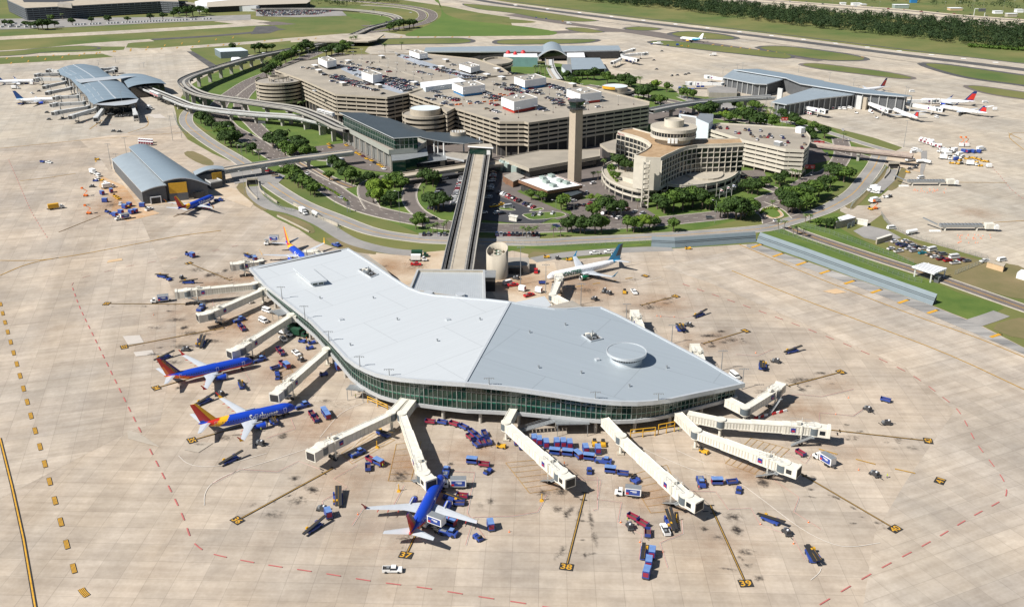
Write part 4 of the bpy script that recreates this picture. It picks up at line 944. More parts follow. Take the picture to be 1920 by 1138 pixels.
# ---------------- terminal block under the garage ----------------
mt = thing('main_terminal', 'low grey flat roofed terminal block in front of the parking garage', 'building', P(1000, 330))
b = MB(); b.prism(PP([(938,297),(1010,283),(1125,281),(1125,294),(992,317.5)], 7), 5.2, 7, M['conc'], M['deck'], True); b.ring(PP([(938,297),(1010,283),(1125,281),(1125,294),(992,317.5)], 7), .4, 6.9, 7.5, M['conc']); b.build('roof', mt, True)
b = MB(); b.prism(offset(ccw(PP([(938,297),(1010,283),(1125,281),(1125,294),(992,317.5)], 7)), 2.5), 0, 5.2, M['glassd']); b.build('glass_wall', mt, True)
b = MB(); b.prism(PP([(1125,270),(1165,258),(1196,276),(1198,290),(1140,281)], 9.5), 7.6, 9.5, M['conc'], M['deck'], True); b.prism(offset(ccw(PP([(1125,270),(1165,258),(1196,276),(1198,290),(1140,281)], 9.5)), 1.6), 0, 7.6, M['glassd']); b.build('wing', mt, True)
b = MB(); b.prism(PP([(1180,265),(1192,262),(1192,272),(1181,275)], 13), 0, 13, M['lowfascia'], M['steel']); b.build('plant_room', mt, True)
for k, (x, y) in enumerate(((941,318),(953,320),(970,326))):
    c = P(x, y); t = thing('chiller', 'grey green chiller with round fan cowls near the brick wall', 'chiller', c, UA); b = MB(); b.box(0, 0, 0, 6.4, 6, 5.4, M['grnunit']); b.build('casing', t)
    b = MB(); 
    for s_ in (-1.5, 1.5): b.cyl(s_, 0, 5.4, 6.6, 1.7, 1.0, 14, M['grnunit'])
    b.build('fan_cowl', t)
b = MB(); q = PP([(943,337),(948,346),(962,349),(985,338)]); b.wallstrip(q, 0, 4, M['brick']); b.prism(PP([(943,330),(962,341),(985,331),(965,322)], 4), 0, 4, M['brick'], M['concd']); o = b.build('brick_enclosure'); tag(o, 'brown brick enclosure wall beside the chillers', 'wall')
fa_ = thing('office_building', 'low brown office with flat white roof and six roof units below the tower', 'building', P(1035, 372)); zf = zat(1025, 379, 359)
q = ccw(PP([(972,338),(1037,327.5),(1092,348),(1026,359)], zf)); b = MB(); b.prism(q, zf - 1.8, zf - .1, M['brick'], M['whtb'], True); b.ring(q, .35, zf - .2, zf + .4, M['brick'], M['whtb']); b.build('roof', fa_, True)
b = MB(); b.prism(offset(q, 1.2), 0, zf - 1.8, M['dark']); b.build('wall', fa_, True)
for x, y in ((1018,336),(1034,332),(1024,343),(1037,350),(1050,341),(1062,345)):
    c = P(x, y, zf); b = MB(); b.box(c.x, c.y, zf, 4.4, 3, 1.8, M['grnunit'], UA); b.build('roof_unit', fa_, True)
b = MB(); b.prism(PP([(1052,362),(1076,355),(1092,361),(1068,369)], 4), 0, 4, M['dark'], M['slate']); b.build('annex', fa_, True)
# ---------------- hotel ----------------
ZH = zat(1210, 383, 297); ht = thing('hotel', 'three winged cream hotel with tan roof, window grids and a round top restaurant', 'hotel', P(1230, 350))
hp = [(1189,293),(1211,297),(1239,298),(1250,292),(1262,286.7),(1274,281),(1287,277),(1307,273.5),(1330,272.5),(1353,272),(1374,271),(1395,270),(1389,261),(1350,261.5),(1310,262),(1292,262),(1262,255),(1235,254),(1216,250),(1187,242),(1168,244),(1158,248),(1172,251.5),(1187,255.5),(1201,260),(1213,265.5),(1220,272),(1218,277),(1208,284)]
hq = PP(hp, ZH); hq2 = ccw(hq); b = MB(); b.prism(hq2, 9, ZH - .1, M['hotel'], M['tanroof']); b.ring(hq2, .5, ZH - .2, ZH + .7, M['hotel']); b.build('wall', ht, True)
def wingrid(pts, step, floors, z0, z1):
    gg = MB(); gw = MB()
    pts = resample([Vector((p.x, p.y, 0)) for p in pts], step); fh = (z1 - z0) / floors
    # outward side
    cen = sum((Vector((p.x, p.y, 0)) for p in hq2), Vector()) / len(hq2)
    for i in range(len(pts) - 1):
        a_, b_ = pts[i], pts[i + 1]; t = (b_ - a_).normalized(); nn = Vector((t.y, -t.x, 0))
        if nn.y > 0: nn = -nn
        for f in range(floors):
            za = z0 + f * fh
            u, v = a_.lerp(b_, .03) + nn * .12, a_.lerp(b_, .97) + nn * .12
            gg.face([(u.x, u.y, za + fh * .05), (v.x, v.y, za + fh * .05), (v.x, v.y, za + fh * .9), (u.x, u.y, za + fh * .9)], M['glassd'])
            gw.bar(Vector((a_.x, a_.y, za + fh * .88)) + nn * .35, Vector((b_.x, b_.y, za + fh * .88)) + nn * .35, .7, fh * .15, M['hotel'])
        p = a_ + nn * .42; gw.box(p.x, p.y, z0, .34, .85, z1 - z0, M['hotel'], math.atan2(t.y, t.x))
    gg.build('window_grid', ht, True); gw.build('balcony_grid', ht, True)
HP = lambda L_: PP(L_, ZH)
wingrid(HP([(1239.5,298),(1250,292),(1262,286.7),(1274,281),(1287,277),(1307,273.5),(1330,272.5),(1353,272),(1374,271),(1395,270)]), 4.1, 5, 11.0, ZH - 1.3)
wingrid(HP([(1158,248),(1172,251.5),(1187,255.5),(1201,260),(1213,265.5),(1220,272)]), 4.1, 5, 11.0, ZH - 1.3)

# stair shaft
b = MB(); sx, sy = P(1211, 384), P(1216, 384); ln = zat(1211, 384, 299)
c = P(1212, 389); b.box(c.x - 3.2, c.y, 0, .5, 3.4, ZH, M['hotel']); b.box(c.x + .6, c.y, 0, .5, 3.4, ZH, M['hotel'])
for k in range(9): b.box(c.x - 1.3, c.y, k * ZH / 9 + 1.3, 3.6, 3.0, .5, M['hotel'])
b.build('stair_shaft', ht, True)
# podium
po = ccw([Vector((p.x, p.y, 0)) for p in smooth(PP([(1236,340),(1262,347),(1287,348),(1320,346),(1353,340),(1377,330),(1388,317),(1386,308),(1360,295),(1300,290),(1240,318)], 10.5), 3, True)])
b = MB(); b.prism(po, 10.0, 10.5, M['hotel'], M['conc']); 
for z0_, z1_ in ((9.2, 11.0), (5.2, 6.6), (1.2, 2.6)): b.ring(po, .4, z0_, z1_, M['hotel'])
b.build('podium', ht, True); b = MB(); b.prism(offset(po, 1.4), 0, 10, M['glassd']); b.build('podium_glass', ht, True)
q = resample(po + [po[0]], 8.5); parts('pier', ht, boxm(.6, .6, 10, M['hotel']), [(p.x, p.y, 0, 0) for p in q[:-1]])
pl2 = ccw([Vector((p.x, p.y, 0)) for p in smooth(PP([(1129,315),(1130,324),(1138,335),(1153,344),(1178,353),(1207,358),(1240,352),(1235,330),(1190,318),(1180,300),(1165,298),(1140,305)], 8.0), 3, True)])
b = MB(); b.prism(pl2, 6.8, 7.2, M['hotel'], M['conc'])
for z0_, z1_ in ((6.6, 8.2), (3.0, 4.4)): b.ring(pl2, .4, z0_, z1_, M['hotel'])
b.build('garden_terrace', ht, True); b = MB(); b.prism(offset(pl2, 1.6), 0, 6.8, M['glassd']); b.build('terrace_glass', ht, True)
q = resample(pl2 + [pl2[0]], 8); parts('pier', ht, boxm(.5, .5, 6.8, M['hotel']), [(p.x, p.y, 0, 0) for p in q[:-1]])
b = MB(); b.prism(PP([(1167,331),(1190,322),(1235,332),(1239,342),(1205,343)], 10), 7.2, 10, M['hotel'], M['conc']); b.build('terrace_room', ht, True)
b = MB(); cc = P(1318, 325, 10.5); e1 = (P(1355, 325, 10.5) - cc).length; e2 = 11
b.prism([(cc.x + e1 * math.cos(k * .2618), cc.y + e2 * math.sin(k * .2618) * 1.6, 0) for k in range(24)], 10.5, 11.5, M['conc']); b.build('roof_disc', ht, True)
# round restaurant
rc = P(1261.5, 266, ZH); zr = ZH + zat2(rc, 236.5); rr = (P(1304.2, 236.5, zr) - P(1261.5, 236.5, zr)).length
rt = MB(); rsec(rt, rc.x, rc.y, [(rr * .76, ZH), (rr * .76, zr - 7.2), (rr, zr - 6.6), (rr, zr - 4.8), (rr * .97, zr - 4.7)], 48, M['hotel']); rsec(rt, rc.x, rc.y, [(rr * .97, zr - 2.2), (rr * 1.01, zr - 2.1), (rr * 1.01, zr), (rr * .98, zr)], 48, M['hotel'])
rt.sheet([(rc.x + rr * .98 * math.cos(k * .1309), rc.y + rr * .98 * math.sin(k * .1309), zr - .05) for k in range(48)], M['conc'])
rsec(rt, rc.x, rc.y, [(rr * .43, zr - .1), (rr * .43, zr + 4.4), (rr * .40, zr + 4.4), (rr * .40, zr + 3.6)], 32, M['hotel']); rt.sheet([(rc.x + rr * .4 * math.cos(k * .19635), rc.y + rr * .4 * math.sin(k * .19635), zr + 3.6) for k in range(32)], M['conc'])
ro = rt.build('rotunda', ht, True)
rt = MB(); rsec(rt, rc.x, rc.y, [(rr * .965, zr - 4.7), (rr * .965, zr - 2.2)], 48, M['glassd'])
for k in range(44): a = k * 6.28318 / 44; rt.box(rc.x + rr * .97 * math.cos(a), rc.y + rr * .97 * math.sin(a), zr - 4.7, .25, .25, 2.5, M['hotel'], a)
w_ = rt.build('window_band', ro)
for v in w_.data.vertices: v.co -= ht.location
rt = MB()
for a in (-1.9, -1.75, -1.6):
    rt = MB(); rt.box(rc.x + rr * 1.02 * math.cos(a), rc.y + rr * 1.02 * math.sin(a), zr - 8, 1.6, .8, 3, M['wht'], a + 1.57); w_ = rt.build('sign_panel', ro)
    for v in w_.data.vertices: v.co -= ht.location
vs, fs = text_mesh('Marriott', 1.9, .03); b = MB(); a_, b_ = P(1158.5, 248.5, ZH), P(1172, 252, ZH); t = (b_ - a_).normalized(); nn = Vector((t.y, -t.x, 0)); m_ = a_.lerp(b_, .52) + nn * .15
M['sign'] = mat('maroon_letters', (.25, .03, .06), .5)
for f in fs: b.face([m_ + t * vs[i][0] + nn * .3 + Vector((0, 0, vs[i][1] - .6)) for i in f], M['sign'])
b.build('name_sign', ht, True)
# flags at the entrance
for k, (x, y, c1) in enumerate(((1348,372,'redp'),(1361,367,'pink'),(1371,363,'blue'))):
    p = P(x, y + 8); t = thing('flagpole', 'flagpole with drooping flag at the curved hotel entrance', 'flagpole', p); b = MB(); b.tube((0, 0, 0), (0, 0, 9), .1, .06, 6, M['wht']); b.build('pole', t)
    b = MB(); b.grid([[(.1 + i * .45, .25 * math.sin(i * 1.3 + j), 8.8 - j * .5 - i * .12) for i in range(6)] for j in range(4)], M[c1], mf=lambda a, q: M[c1] if a % 2 else M['wht']); b.build('flag', t)
# ---------------- short stay garage ----------------
zs_ = zat(1470, 333, 283)
GS, gsp = garage('parking_garage', 'short stay cream parking garage with a rounded right end beside the hotel', [(1324,243),(1360,254),(1395,265.5),(1435,274),(1473,282.5),(1508,284),(1515,277),(1519,268),(1519,258),(1511,248),(1493,242),(1437,238),(1387,235),(1350,233),(1337,235)], zs_, 6, 3.0, 1, gh=2.0, tier='hotel', loc=P(1420, 320))
kiosk(1500, 249, zs_, 5, 4.5, 3.6, M['whtb'], 'white lift kiosk at the rounded corner of the short stay garage', over=.2); kiosk(1459, 273, zs_, 5.5, 3, 2.4, M['steel'], 'grey stair kiosk in the middle of the short stay garage', over=.2)
b = MB(); b.prism(PP([(1306,222),(1312,213),(1338,214),(1337,226),(1329,232)], 24), 0, 24, M['bwhite'], M['steel']); o = b.build('stair_core'); tag(o, 'tall pale windowless stair core behind the round hotel restaurant', 'building')
b = MB(); b.prism(PP([(1273,216),(1306,221),(1306,245),(1290,247)], 11), 0, 11, M['bwhite'], M['concd']); b.ring(PP([(1273,216),(1306,221),(1306,245),(1290,247)], 11), .4, 11, 12, M['bwhite']); o = b.build('ramp_deck'); tag(o, 'pale sloping deck wall behind the hotel left of the stair core', 'ramp')
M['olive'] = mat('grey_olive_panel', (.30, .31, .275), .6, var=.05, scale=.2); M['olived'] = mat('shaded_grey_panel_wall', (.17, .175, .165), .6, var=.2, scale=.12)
# ---------------- people mover station with slate roof ----------------
st = thing('transit_station', 'glassy transit station with long dark slate roof and grey platform band', 'station', P(730, 318)); zt_ = 23.0
rq = [P(636, 211, zt_ + .8), P(684, 211.5, zt_), P(790, 256, zt_), P(738, 259, zt_ - .4)]; b = MB()
A = ccw(rq); b.sheet(A, M['slate']); 
for i in range(4): D = Vector((0, 0, -.6)); b.face([A[i] + D, A[(i + 1) % 4] + D, A[(i + 1) % 4], A[i]], M['fascia'])
b.sheet([p + Vector((0, 0, -.6)) for p in A], M['steel']); b.build('roof', st, True)
b = MB(); Q = offset(A, 1.8)
for i in range(4):
    j = (i + 1) % 4; b.face([(Q[i].x, Q[i].y, 14), (Q[j].x, Q[j].y, 14), Q[j] + Vector((0, 0, -.6)), Q[i] + Vector((0, 0, -.6))], M['glassg'])
b.build('glass_hall', st, True); b = MB()
for i in range(4):
    j = (i + 1) % 4; L_ = resample([Q[i], Q[j]], 3)
    for p in L_: b.box(p.x, p.y, 14, .3, .3, p.z - 14.6, M['mull'])
    for h_ in (.35, .7): b.bar(Vector((Q[i].x, Q[i].y, 14 + (Q[i].z - 14) * h_)), Vector((Q[j].x, Q[j].y, 14 + (Q[j].z - 14) * h_)), .35, .2, M['mull'])
b.build('mullion_grid', st, True)
pq = ccw(PP([(636,233),(690,222),(800,266),(782,279),(729,283)], 14)); b = MB(); b.ring(pq, .5, 11.2, 14.6, M['olive']); b.sheet(pq, M['concd'], 13.2); b.sheet(pq, M['lowfascia'], 11.4); b.build('platform', st, True)
b = MB(); q = offset(pq, 3.0); b.prism(q, 0, 11.3, M['olived']); b.build('lower_wall', st, True)
L_ = resample(offset(pq, 1.2) + [offset(pq, 1.2)[0]], 12); parts('column', st, boxm(.9, .9, 11.2, M['col']), [(p.x, p.y, 0, 0) for p in L_[:-1]])
b = MB(); 
for (u, v) in (((735,322),(800,314)), ((800,314),(835,309))):
    a_, c_2 = P(*u), P(*v); L_ = resample([a_, c_2], 5.5)
    for i in range(len(L_) - 1):
        x, y = L_[i].lerp(L_[i + 1], .06), L_[i].lerp(L_[i + 1], .94); b.face([(x.x, x.y, .3), (y.x, y.y, .3), (y.x, y.y, 10.6 if u[0] < 790 else 7), (x.x, x.y, 10.6 if u[0] < 790 else 7)], M['glassg'])
b.prism(PP([(737,296),(800,289),(836,286),(838,300),(800,305),(740,311)], 7), 0, 7, M['glassd'], M['steel']); b.build('glass_front', st, True)
b = MB(); b.prism(PP([(733,290),(760,280),(800,278),(803,292),(760,300),(735,302)], 11), 0, 11, M['glassg'], M['steel']); b.build('glass_block', st, True)
c = P(757, 315); b = MB(); b.box(c.x, c.y, 0, .6, 4, 9.5, M['redp']); b.build('red_panel', st, True)
lo = thing('entry_canopy', 'lower grey curved roof running from the station to the guideway head house', 'canopy', P(850, 290)); b = MB(); A = ccw(PP([(684,214),(730,222),(800,247),(860,250),(906,266),(870,269),(833,266),(792,258)], 17)); b.prism(A, 16.4, 17, M['steel'], M['slate'], True); b.build('roof', lo, True)
b = MB(); b.cyl(0, 0, 0, 16.4, .55, n=10, m=M['wht']); parts('column', lo, b, [(*P(x, y), 0) for x, y in ((800,300),(815,303),(822,303),(833,309),(870,302),(900,300))])
b = MB(); A = PP([(836,293),(835,286),(900,284),(905,292),(870,300)], 8.5); b.prism(A, 7, 8.5, M['lowfascia'], M['concd'], True); b.build('terrace', lo, True)
c = P(859, 253, 17); rd_ = (P(874, 253, 17) - c).length; b = MB(); rsec(b, c.x, c.y, [(rd_, 16.9), (rd_, 19.6), (rd_ - .4, 19.6), (rd_ - .4, 17.4)], 28, M['span']); b.sheet([(c.x + (rd_ - .4) * math.cos(k * .2244), c.y + (rd_ - .4) * math.sin(k * .2244), 17.5) for k in range(28)], M['concd'])
b.build('vent_drum', lo, True); parts('vent', lo, boxm(1.3, 1.3, 2.4, M['wht']), [(c.x - 4 + k * 2, c.y + (k % 2), 17.5, 0) for k in range(5)])
# ================= guideways =================
def deckmesh(pts, w, zt, th, m, side=None, b=None):
    b = b or MB(); L = off_line(pts, w / 2); Q = off_line(pts, -w / 2)
    for i in range(len(pts) - 1):
        z0, z1 = pts[i][2], pts[i + 1][2]
        def v(p, z, d_): return (p[0], p[1], z + d_)
        b.face([v(Q[i], z0, zt), v(Q[i + 1], z1, zt), v(L[i + 1], z1, zt), v(L[i], z0, zt)], m)
        b.face([v(Q[i + 1], z1, zt - th), v(Q[i], z0, zt - th), v(L[i], z0, zt - th), v(L[i + 1], z1, zt - th)], side or m)
        b.face([v(Q[i], z0, zt - th), v(Q[i + 1], z1, zt - th), v(Q[i + 1], z1, zt), v(Q[i], z0, zt)], side or m)
        b.face([v(L[i + 1], z1, zt - th), v(L[i], z0, zt - th), v(L[i], z0, zt), v(L[i + 1], z1, zt)], side or m)
    return b
def hpath(pts, n=6):
    """pixel points with heights -> smoothed 3-D path"""
    return smooth([P(x, y, z) for x, y, z in pts], n)
M['gconc'] = mat('guideway_concrete', (.34, .325, .29), .85, var=.10, scale=.25, world=True); M['gtan'] = mat('tan_running_surface', (.34, .29, .22), .9, c2=(.44, .39, .31), scale=.1, world=True, detail=6); M['gdark'] = mat('dark_track_bed', (.10, .098, .095), .85, var=.3, scale=.4)
M['pinkc'] = mat('dusty_pink_formwork', (.40, .32, .28), .8, var=.15, scale=.4); M['gside'] = mat('pale_girder', (.50, .51, .50), .7, var=.06, scale=.2)
def guideway(name, label, pts, w, tracks, piers, pw=2.2, th=1.9, walk=None, par=.9, cap=True, n=6, deckm='gconc', sidem='gconc', hollow=False):
    path = hpath(pts, n); t = thing(name, label, 'guideway', (path[0].x, path[0].y, 0))
    deckmesh(path, w, 0, .5, M[deckm]).build('deck', t, True)
    deckmesh(path, w * .62, -.5, th, M[sidem]).build('girder', t, True)
    for s_ in (-1, 1):
        deckmesh(off_line(path, s_ * (w / 2 - .15)), .3, par, par + .9, M[sidem]).build('parapet', t, True)
    for o, tw_, m_ in tracks:
        deckmesh(off_line(path, o), tw_, .12, .1, M[m_]).build('track', t, True)
    D = resample(path, piers)
    for i, p in enumerate(D[1:-1]):
        q = D[i + 2]; a = math.atan2(q.y - p.y, q.x - p.x); top = p.z - .5 - th
        if top < 1.2: continue
        b = MB(); b.box(0, 0, 0, pw * .8, pw * 1.25, top - .9, M['gconc'])
        if cap: b.box(0, 0, top - 1.2, pw, w * .72, 1.2, M['gconc'])
        o = b.build('pier', t); o.location = (p.x - t.location.x, p.y - t.location.y, 0); o.rotation_euler = (0, 0, a)
    return t, path
guideway('guideway', 'elevated double track guideway sweeping in a wide bend round the left of the garage', [(655,243,14),(637,238,14),(612,226,14),(587,215,14),(553,203.5,14),(503,196,14),(453,189,14),(403,182,14),(372,175,14),(351,164,14),(344,152.5,14),(358,143.5,13.5),(380,135.5,13),(420,123,12),(470,109,10),(520,98,8),(570,88.5,6),(603,82,4.5),(640,74,3),(670,63,2.5),(697,52,2.5),(735,42,2.5),(748,36,3),(735,29,3),(700,23,3),(640,18,3),(560,17,3),(470,17,4),(400,12,5),(330,4,6)], 11.5, ((-2.9, 3.2, 'gdark'), (2.9, 3.2, 'gdark'), (-2.9, 1.2, 'gtan'), (2.9, 1.2, 'gtan')), 27, 2.6)
guideway('guideway', 'lower double guideway running under the big bend to the far left concourse', [(276,167,7.5),(300,176,7.5),(330,188,7.5),(357,198,7.5),(410,207,7.5),(480,214,8),(553,219,9),(600,228,10),(640,237,11)], 9.5, ((-2.6, 2.6, 'gdark'), (2.6, 2.6, 'gdark'), (-2.6, 1, 'gconc'), (2.6, 1, 'gconc')), 26, sidem='gside')
guideway('guideway', 'concrete guideway bridge from the yellow panelled building to the station', [(408,322,7),(430,317,7),(500,306,7.5),(560,297,8),(610,291,8.5),(662,284.5,9)], 7.5, ((0, 6, 'gtan'), (-3.1, .4, 'gdark')), 30, sidem='gside')
guideway('guideway', 'pale guideway curving from the garage right corner to the far right concourse', [(1220,207,10),(1260,199,10),(1300,193,10),(1350,188,10),(1400,184,10),(1450,181.5,10)], 10, ((-2.7, 2.8, 'gdark'), (2.7, 2.8, 'gdark'), (0, .8, 'gside')), 26, sidem='gside')
guideway('guideway', 'unfinished pink sided bridge from the short stay garage to the right apron', [(1516,270,8),(1560,275.5,8),(1620,282,8),(1680,288.5,8),(1712,292,8)], 7, ((0, 5.5, 'gtan'),), 34, sidem='pinkc')
guideway('guideway', 'short steep guideway with white walkway from the arched hall to the garage', [(1030,112,9),(1031,122,9),(1036,135,9),(1046,149,9)], 9.5, ((-2.8, 2.8, 'gtan'), (1.2, 3.4, 'gside'), (3.9, 1.4, 'gdark')), 40, sidem='gside')
gw_, gpath = guideway('guideway', 'straight guideway with tan centre strip from the terminal to the near concourse', [(900,282,9.5),(893,320,9.5),(884,370,9.5),(874,420,9.5),(865,465,9.5),(857,508,9.5)], 15.5, ((-5.4, 3.0, 'gdark'), (5.4, 3.0, 'gdark'), (0, 6.6, 'gtan'), (-5.4, .9, 'gconc'), (5.4, .9, 'gconc')), 30, 3.2, th=1.7)
for s_ in (-3.5, 3.5, -7.2):
    q = resample(off_line(gpath, s_), 6.5); b = MB(); 
    for i, p in enumerate(q[:-1]): b.bar((p.x, p.y, 9.5 + 1.1), (q[i + 1].x, q[i + 1].y, 9.5 + 1.1), .12, .12, M['steel']); b.box(p.x, p.y, 9.5, .14, .14, 1.2, M['steel'])
    b.build('handrail', gw_, True)
# trains
def train(px, py, z, px2, py2, m2, label, n=2, L=11.5):
    a, c = P(px, py, z), P(px2, py2, z); rz = heading(a, c); t = thing('train', label, 'train', (a.x, a.y, z + .12), rz)
    for k in range(n):
        b = MB(); b.box(k * (L + .6) + L / 2, 0, .5, L, 2.7, 2.9, M['wht'], taper=.12); b.box(k * (L + .6) + L / 2, 0, .1, L * .8, 2.2, .4, M['dsteel'])
        for s_ in (-1, 1): b.box(k * (L + .6) + L / 2, s_ * 1.33, .7, L * .9, .06, .8, M[m2])
        o = b.build('car_body', t)
        for s_ in (-1, 1):
            for w_ in range(5): b = MB(); b.box(k * (L + .6) + 1.6 + w_ * L * .19, s_ * 1.30, 1.9, 1.5, .08, .9, M['glassd']); b.build('window', o)
train(283.5, 176.5, 7.5, 302, 184.5, 'redp', 'red and white two car train leaving the far left concourse')
train(597, 212, 14, 634, 222.5, 'dark', 'grey two car train on the bend just left of the station')
train(917.5, 285, 9.5, 914.5, 300, 'dark', 'single white train car at the head house of the straight guideway', 1)
hh = thing('head_house', 'small white roofed head house where the straight guideway starts', 'station', P(900, 290)); b = MB(); b.prism(PP([(877,274),(881,269),(921,270),(925,277)], 15.5), 14.7, 15.5, M['whtb'], M['conc'], True); b.build('roof', hh, True)
b = MB(); b.prism(offset(ccw(PP([(877,274),(881,269),(921,270),(925,277)], 15.5)), 1.2), 8, 14.7, M['glassg']); b.build('glass_wall', hh, True)
parts('leg', hh, boxm(1.4, 1.4, 8, M['conc']), [(*P(x, y), 0) for x, y in ((884,296),(922,297))])
# raised access road in front of the station
tr2 = thing('elevated_road', 'curved elevated access road on concrete supports in front of the station', 'bridge', P(800, 330)); path = hpath([(735,333,5),(775,327,5.5),(830,319,6),(880,312,6),(940,306,6)], 5)
deckmesh(path, 10, 0, 1.3, M['gtan'], M['concd']).build('deck', tr2, True)
for s_ in (-1, 1): deckmesh(off_line(path, s_ * 5), .35, .9, 1, M['conc']).build('parapet', tr2, True)
parts('pier', tr2, boxm(2, 4, 4.8, M['conc']), [(*P(x, y), 0) for x, y in ((782,333),(856,324),(905,317))])
br = thing('taxiway_bridge', 'wide concrete taxiway bridge over the entry roads with dark spans', 'bridge', P(660, 78)); b = MB(); A = PP([(588,78),(625,66),(720,64.5),(706,75),(690,78)], 7); b.prism(A, 5.4, 7, M['conc'], M['taxi'], True); b.build('deck', br, True)
parts('pier', br, boxm(2, 12, 5.4, M['conc']), [(*P(x, y), 0) for x, y in ((600,84),(632,82),(662,82),(690,81))])
# ================= blast fence =================
M['bf'] = mat('blue_grey_corrugated_fence', (.155, .195, .215), .6, .1, var=.05, scale=.3, world=True); M['bfl'] = mat('dark_fence_rib', (.09, .11, .12), .7)
def blast(pts, label):
    t = thing('blast_fence', label, 'fence', P(*pts[0])); path = smooth(PP(pts), 1)
    b = MB(); bk = MB(); L = off_line(path, 2.4 if pts[0][0] < 1400 else 2.4); H = 5.2
    for i in range(len(path) - 1):
        for a_, c_, z0, z1 in ((0, .62, 0, H * .72), (.62, 1.0, H * .72, H)):
            p0, p1 = path[i].lerp(L[i], a_), path[i + 1].lerp(L[i + 1], a_); q0, q1 = path[i].lerp(L[i], c_ ), path[i + 1].lerp(L[i + 1], c_)
            b.face([(p0.x, p0.y, z0), (p1.x, p1.y, z0), (q1.x, q1.y, z1), (q0.x, q0.y, z1)], M['bf'])
        for f in (.45, .60):
            p0, p1 = path[i].lerp(L[i], f * .62 / .72 - .03), path[i + 1].lerp(L[i + 1], f * .62 / .72 - .03); bk.bar((p0.x, p0.y, H * f), (p1.x, p1.y, H * f), .18, .22, M['bfl'])
        p0, p1 = L[i], L[i + 1]; b.face([(p1.x, p1.y, 0), (p0.x, p0.y, 0), (p0.x, p0.y, H), (p1.x, p1.y, H)], M['bf'])
    b.build('fence_panel', t, True); bk.build('rail', t, True)
    q = resample(L, 6); b = MB(); b.bar((0, .1, H * .9), (0, 3, 0), .2, .2, M['steel'])
blast([(1221,463),(1266,465),(1418,454)], 'low blue grey blast fence behind the white jet running beside the road'); blast([(1418,454),(1500,483),(1600,520),(1748,573)], 'long blue grey blast fence running diagonally down the right grass strip')
# ================= chain link fences =================
M['mesh'] = mat('chain_link', (.30, .34, .33), .6, .4)
def chain(pts, label, h=2.4, step=3.2, name='chain_fence'):
    t = thing(name, label, 'fence', P(*pts[0])); q = resample(smooth(PP(pts), 2), step)
    b = MB()
    for i, p in enumerate(q): b.box(p.x, p.y, 0, .09, .09, h, M['mesh'])
    for i in range(len(q) - 1):
        for z in (.1, h * .5, h - .05): b.bar((q[i].x, q[i].y, z), (q[i + 1].x, q[i + 1].y, z), .05, .05, M['mesh'])
    b.build('post_and_rail', t, True); m_ = MB()
    for i in range(len(q) - 1):
        for k in range(6):
            u, v = q[i].lerp(q[i + 1], k / 6), q[i].lerp(q[i + 1], (k + 1) / 6); m_.bar((u.x, u.y, 0), (v.x, v.y, h), .02, .03, M['mesh']); m_.bar((u.x, u.y, h), (v.x, v.y, 0), .02, .03, M['mesh'])
    m_.build('wire_mesh', t, True)
chain([(952,457),(1060,462),(1220,455)], 'long chain link fence between the curved road and the white jet'); chain([(1452,434),(1520,455),(1600,485),(1700,524),(1728,530)], 'chain link fence left of the diagonal yellow lined road')
chain([(1500,424),(1560,440),(1640,470),(1712,496)], 'chain link fence between the brown road and the gravel car park'); chain([(1652,403),(1668,425),(1700,441),(1760,460),(1850,487)], 'chain link fence with pale signs along the right apron edge'); chain([(1852,490),(1790,515)], 'short chain link fence right of the gravel car park')
chain([(1662,312),(1650,330),(1630,352),(1600,382),(1594,394)], 'chain link fence on the grass beside the right underpass'); chain([(484,345),(500,372),(520,388),(545,398),(560,393),(600,412),(636,424),(633,432)], 'grey chain link fence on the retaining wall above the left underpass', name='chain_fence')
chain([(325,212),(330,228),(338,243),(350,252)], 'chain link fence along the grass at the left apron corner')
# walls of the underpasses
def rwall(pts, label, h=1.2, w=.5, m='conc'):
    b = MB(); q = smooth(PP(pts), 4)
    for i in range(len(q) - 1): b.bar(q[i], q[i + 1], w, h, M[m])
    o = b.build('retaining_wall'); tag(o, label, 'wall')
rwall([(462,341),(463,352),(470,362),(483,375)], 'curved concrete wall left of the left underpass mouth', 1.3); rwall([(484,341),(488,358),(500,368),(520,382)], 'concrete wall right of the left underpass mouth', 1.5); rwall([(551,385),(570,395),(600,410),(634,425)], 'long cream retaining wall behind the white tank trailer', 1.8)
rwall([(520,406),(545,418),(565,428),(580,436)], 'low cream barrier wall on the dry grass island', .8); rwall([(1664,311),(1668,322),(1657,336)], 'left concrete wall of the right underpass', 1.4); rwall([(1685,311),(1682,325),(1676,338)], 'right concrete wall of the right underpass', 1.4)
for (pl, lab) in (([(464,340),(484,339),(484,346),(464,347)], 'left'), ([(1663,309),(1686,309),(1685,316),(1665,316)], 'right')):
    t = thing('underpass', 'dark mouth of the %s underpass with a concrete lintel' % lab, 'underpass', P(*pl[3])); a, c = P(*pl[3]), P(*pl[2]); b = MB()
    b.bar(a, c, .4, 3.4, M['dark']); b.build('opening', t, True); b = MB(); b.bar(a + Vector((0, -.1, 3.4)), c + Vector((0, -.1, 3.4)), 1.6, 1.2, M['conc']); b.build('lintel', t, True)
b = MB(); b.ribbon(smooth(PP([(1675,318),(1668,335),(1650,352),(1640,362)]), 4), 8, M['asphg'], .2); struct(b.build('underpass_road'))
M['pteal2'] = mat('pale_teal_glass', (.15, .27, .26), .3, var=.1, scale=.2)
